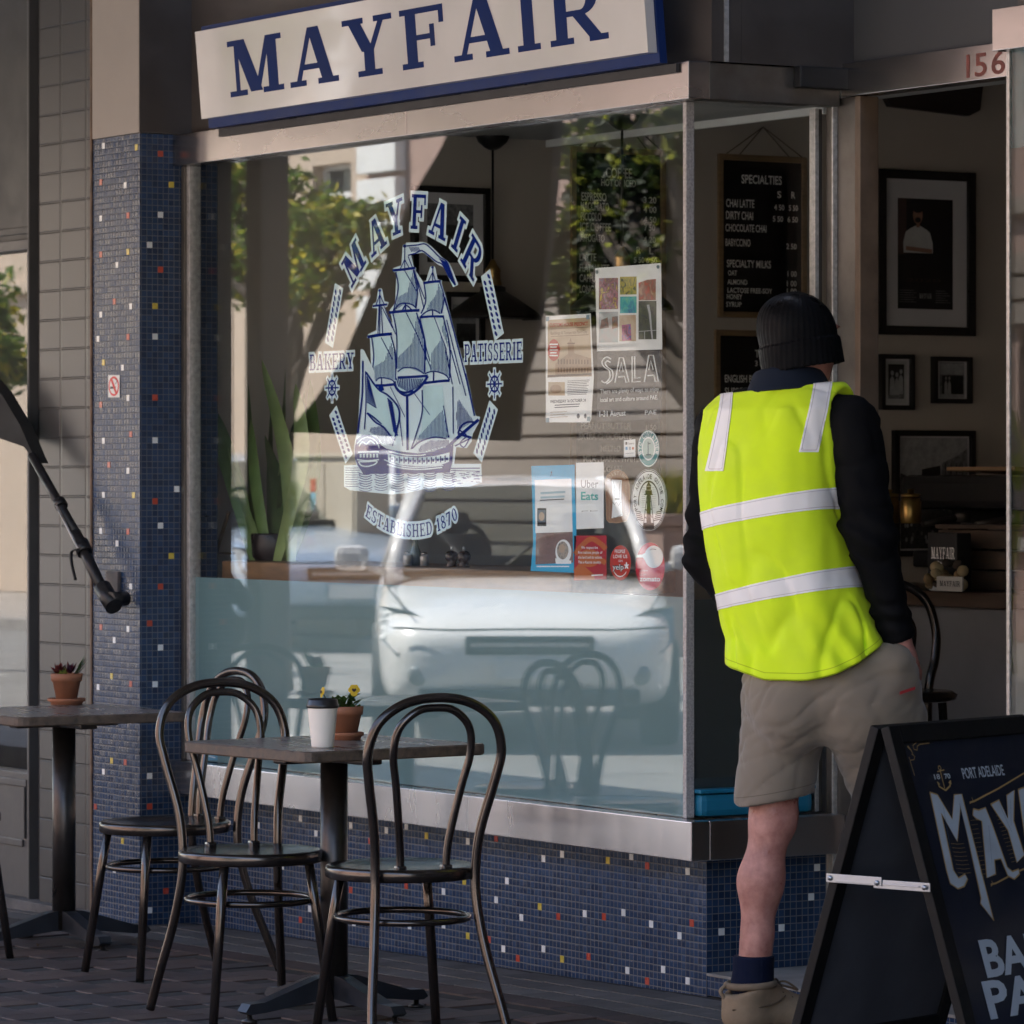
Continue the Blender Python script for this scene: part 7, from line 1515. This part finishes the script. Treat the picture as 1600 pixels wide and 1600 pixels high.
def put_attr(o, name, vals): o.data.attributes.new(name, 'FLOAT', 'POINT').data.foreach_set('value', np.asarray(vals, dtype=np.float32))
stitched(m_vest, 'hem', [(.020, .0016), (.003, .0022)], (.62, .66, .5)); stitched(m_tape, 'edge', [(.005, .0014)], (.66, .64, .66))
vest = skin('vest', f_vest, (-.33, -.28, .80), (.36, .28, 1.76), .0056, m_vest, smooth=2)
_vv = np.array([v.co for v in vest.data.vertices]); put_attr(vest, 'hem', _vv[:, 2] - z_hem(_vv))
def tape(name, planes, off=.0022):
    """strip of the vest's own surface between cutting planes, lifted off it"""
    bm = bmesh.new(); bm.from_mesh(vest.data)
    for co, no in planes: bmesh.ops.bisect_plane(bm, geom=bm.verts[:] + bm.edges[:] + bm.faces[:], plane_co=co, plane_no=no, clear_outer=True)
    bm.normal_update(); ext = [v.co + v.normal * off for v in bm.verts]; bm.verts.index_update(); n = len(bm.verts)
    me = bpy.data.meshes.new(name); fs = [[v.index for v in f.verts] for f in bm.faces]
    vs = [v.co + v.normal * .0004 for v in bm.verts] + ext; edges = [(e.verts[0].index, e.verts[1].index) for e in bm.edges if len(e.link_faces) == 1]
    me.from_pydata([tuple(v) for v in vs], [], [[i + n for i in f] for f in fs] + [[a, b, b + n, a + n] for a, b in edges]); bm.free()
    me.materials.append(m_tape); me.polygons.foreach_set('use_smooth', [True] * len(me.polygons)); o = bpy.data.objects.new(name, me); COL.objects.link(o); o.parent = vest; put_attr(o, 'edge', [min(abs((Vector(v) - co).dot(no.normalized())) for co, no in planes) for v in vs]); return o
def lv(p0, p1, up):      # plane through two photo points, running away from the viewer and round the body
    a, b = Vector(J(*p0)), Vector(J(*p1)); t = (b - a); n = Vector((-t.z, 0, t.x)).normalized(); n = n + Vector((0, .10, 0)); return (a, n if up else -n)
tape('reflective_tape', [lv((1117, 797), (1312, 768), True), lv((1122, 824), (1317, 800), False)])
tape('reflective_tape', [lv((1137, 925), (1337, 888), True), lv((1142, 950), (1345, 921), False)])
def vs_(p0, p1, right): a, b = Vector(J(*p0)), Vector(J(*p1)); t = b - a; n = Vector((-t.z, 0, t.x)).normalized(); n = n if n.x > 0 else -n; return (a, n if right else -n)
bk = [(Vector((0, .03, 0)), Vector((0, 1, 0)))]
tape('reflective_tape', [vs_((1266, 603), (1241, 706), False), vs_((1295, 603), (1271, 706), True), (Vector(J(0, 707)), Vector((0, 0, -1)))])
tape('reflective_tape', [vs_((1122, 640), (1109, 700), False), vs_((1142, 632), (1128, 735), True), (Vector(J(0, 736)), Vector((0, 0, -1))), (Vector((0, .20, 0)), Vector((0, 1, 0)))])
# beanie with a turned-up brim
def f_beanie(P):
    c = J(1248, 533, 0); up = np.array([-.17, .03, 1.0]); up /= np.linalg.norm(up); q = P - c; s_ = q @ up
    d = ball(P, c + up * .012, (.101, .108, .106)); d = smin(d, ball(P, c + up * .055 + np.array([-.012, 0, 0]), (.080, .086, .066)), .03)
    ang_ = np.arctan2(q[:, 1] - .0, q[:, 0]); d = d + .0011 * np.sin(ang_ * 46)
    d = smax(d, -(s_ + .030), .006)
    rb = np.linalg.norm((q - s_[:, None] * up) / np.array([1.0, 1.07, 1]), axis=1); brim = np.maximum(np.abs(rb - .098) - .0085, np.abs(s_ + .038) - .034) + .0011 * np.sin(ang_ * 46)
    return smin(d, smax(brim, brim, .001), .004)
skin('beanie', f_beanie, J(1248, 530) - np.array([.14, .14, .12]), J(1248, 530) + np.array([.14, .14, .16]), .0042, m_beanie, smooth=1)
# shorts
def f_shorts(P):
    d = smin(seg(P, hipL, knL, .112, .100), seg(P, hipR, knR * .98 + np.array([.0, -.01, .02]), .128, .112), .025)
    d = smin(d, ball(P, J(1292, 1065, .0), (.205, .165, .135)), .05); d = smin(d, seg(P, J(1393, 1042, -.10), J(1398, 1120, -.06), .070, .085), .03); d = smin(d, ball(P, J(1240, 1115, -.055), (.10, .10, .10)), .04); d = smin(d, ball(P, J(1345, 1110, -.09), (.105, .09, .11)), .04)
    Q = P.copy(); Q[:, 2] = P[:, 2] - .55 * P[:, 0]; w_ = ripple(Q * np.array([.8, .8, 1.5]), 30) * .005 + crease(Q, (.7, .7, 1.7), 30, .09) * .0042 + crease(Q + .7, (.9, .9, 1.3), 44, .08) * .0026 + ripple(P * np.array([.7, .7, 1.5]), 105, 7) * .0012
    k = P[:, 2] * .9 - P[:, 0] * .28; w_ += np.sin(k * 120 + 2 * np.sin(P[:, 0] * 14)) * .0 * np.exp(-((P[:, 2] - J(0, 1130)[2]) / .10) ** 2)
    d = d + w_
    hemL = J(1216, 1250)[2] + (P[:, 0] - J(1216, 0)[0]) * .19; hemR = J(0, 1285)[2]
    hem = np.where(P[:, 0] < J(1315, 0)[0], hemL, hemR); d = smax(d, hem - P[:, 2], .003); d = smax(d, P[:, 2] - J(0, 985)[2], .01)
    return smax(d, -seg(P, knL + np.array([0, 0, -.05]), knL + np.array([.004, 0, .06]), .082, .070), .004)
stitched(m_short, 'hem', [(.026, .0016), (.001, .003)], (.6, .58, .55))
shorts = skin('shorts', f_shorts, (-.22, -.30, .45), (.46, .34, 1.06), .0056, m_short)
_sv = np.array([v.co for v in shorts.data.vertices]); put_attr(shorts, 'hem', _sv[:, 2] - np.where(_sv[:, 0] < J(1315, 0)[0], J(1216, 1250)[2] + (_sv[:, 0] - J(1216, 0)[0]) * .19, J(0, 1285)[2]))
b = MB(); a = Vector(J(1406, 1081, -.19)); c = Vector(J(1430, 1073, -.17)); b.prism([a, c, c + Vector((0, 0, -.007)), a + Vector((0, 0, -.007))], (.0, .006, 0)); b.build('pocket_tag', mat('red_tag', (.35, .015, .02), .6), shorts)
# socks and boots
def foot(name, an, side):
    base_ = np.array([an[0], an[1], an[2] - .118])
    def f_s(P): return np.maximum(smin(seg(P, an + np.array([0, 0, .09]) + tdir * .006, an + np.array([0, 0, -.04]), .054, .050), seg(P, an, an + np.array([0, 0, -.05]) + tdir * .03, .048, .040), .02) + .0012 * np.sin(np.arctan2(P[:, 1] - an[1], P[:, 0] - an[0]) * 30), P[:, 2] - an[2] - .074)
    skin('sock', f_s, an - np.array([.09, .09, .14]), an + np.array([.10, .10, .11]), .0052, m_sock, smooth=1)
    up = np.array([0, 0, 1.0])
    def f_b(P):
        d = seg(P, base_ + up * .045 - tdir * .025, base_ + up * .115 - tdir * .012, .056, .066); d = smin(d, seg(P, base_ + up * .045, base_ + up * .035 + tdir * .13, .05, .042), .03); d = smin(d, seg(P, base_ + up * .034 + tdir * .12, base_ + up * .032 + tdir * .19, .046, .036), .03); d = smin(d, seg(P, base_ + up * .10 + tdir * .02, base_ + up * .055 + tdir * .10, .044, .036), .02)
        d = smax(d, -seg(P, an + up * .05, an - up * .035, .056, .050), .006); q = (P - base_) @ tdir
        d = smax(d, P[:, 2] - (base_[2] + .122 + np.clip(q, -.06, .05) * .45), .008); d = d + ripple(P, 80, 6) * .0015
        return smax(d, base_[2] + .016 - P[:, 2], .003)
    o = skin('boot', f_b, base_ - np.array([.13, .12, .02]), base_ + np.array([.26, .2, .20]), .0055, m_boot, smooth=1)
    def f_o(P): d = smin(seg(P, base_ - tdir * .03, base_ + tdir * .08, .054, .046), seg(P, base_ + tdir * .08, base_ + tdir * .185, .048, .042), .02); return np.maximum(d, np.abs(P[:, 2] - base_[2] - .008) - .010)
    skin('sole', f_o, base_ - np.array([.12, .12, .03]), base_ + np.array([.27, .2, .05]), .006, m_sole, o, 0)
    b = MB(); T3 = Vector(tdir); S3 = Vector((-tdir[1], tdir[0], 0)); B3 = Vector(base_)
    for k in range(4):
        c = B3 + T3 * (.062 + .026 * k) + Vector((0, 0, .108 - .013 * k)); b.tube(bez([c - S3 * .030 + Vector((0, 0, -.012)), c + Vector((0, 0, .005)), c + S3 * .030 + T3 * .012 + Vector((0, 0, -.012))], 4), .0032, 6); b.tube(bez([c + S3 * .030 + Vector((0, 0, -.012)), c + Vector((0, 0, .006)), c - S3 * .030 + T3 * .012 + Vector((0, 0, -.012))], 4), .0032, 6)
    mc = MB(); mc.tube([B3 + T3 * (.062 * math.cos(a)) * .98 + S3 * (.060 * math.sin(a)) + T3 * -.004 + Vector((0, 0, .119 + .045 * np.clip(.062 * math.cos(a), -.06, .05) * 10 * .1)) for a in [2 * math.pi * k / 28 for k in range(28)]], .0095, 8, closed=True); mc.build('collar_padding', mat('boot_padding', (.20, .145, .095), .9, 0, .25, 20), o)
    for s_ in (-1, 1):
        sm_ = MB(); sm_.tube(bez([B3 - T3 * .07 + S3 * s_ * .035 + Vector((0, 0, .06)), B3 - T3 * .02 + S3 * s_ * .0575 + Vector((0, 0, .065)), B3 + T3 * .04 + S3 * s_ * .055 + Vector((0, 0, .075)), B3 + T3 * .075 + S3 * s_ * .042 + Vector((0, 0, .092))], 5), .0022, 5); sm_.build('seam', mat('boot_seam', (.11, .075, .045), .9), o)
    c = B3 + T3 * .06 + Vector((0, 0, .118))
    for s_ in (-1, 1): b.tube(bez([c, c + S3 * s_ * .03 + T3 * .02 + Vector((0, 0, .008)), c + S3 * s_ * .05 + T3 * .045 + Vector((0, 0, -.012)), c + S3 * s_ * .02 + T3 * .035 + Vector((0, 0, -.008)), c], 4), .003, 6)
    b.build('lace', mat('boot_lace', (.10, .065, .04), .8, 0, .3, 60), o)
    b = MB(); b.tube(bez([B3 - T3 * .075 + Vector((0, 0, .085)), B3 - T3 * .088 + Vector((0, 0, .105)), B3 - T3 * .072 + Vector((0, 0, .12))], 4), .005, 6); b.build('heel_loop', m_boot, o)
foot('left', np.array([anL[0], anL[1], .128]), 1)
foot('right', np.array([anR[0], anR[1], anR[2]]), -1)
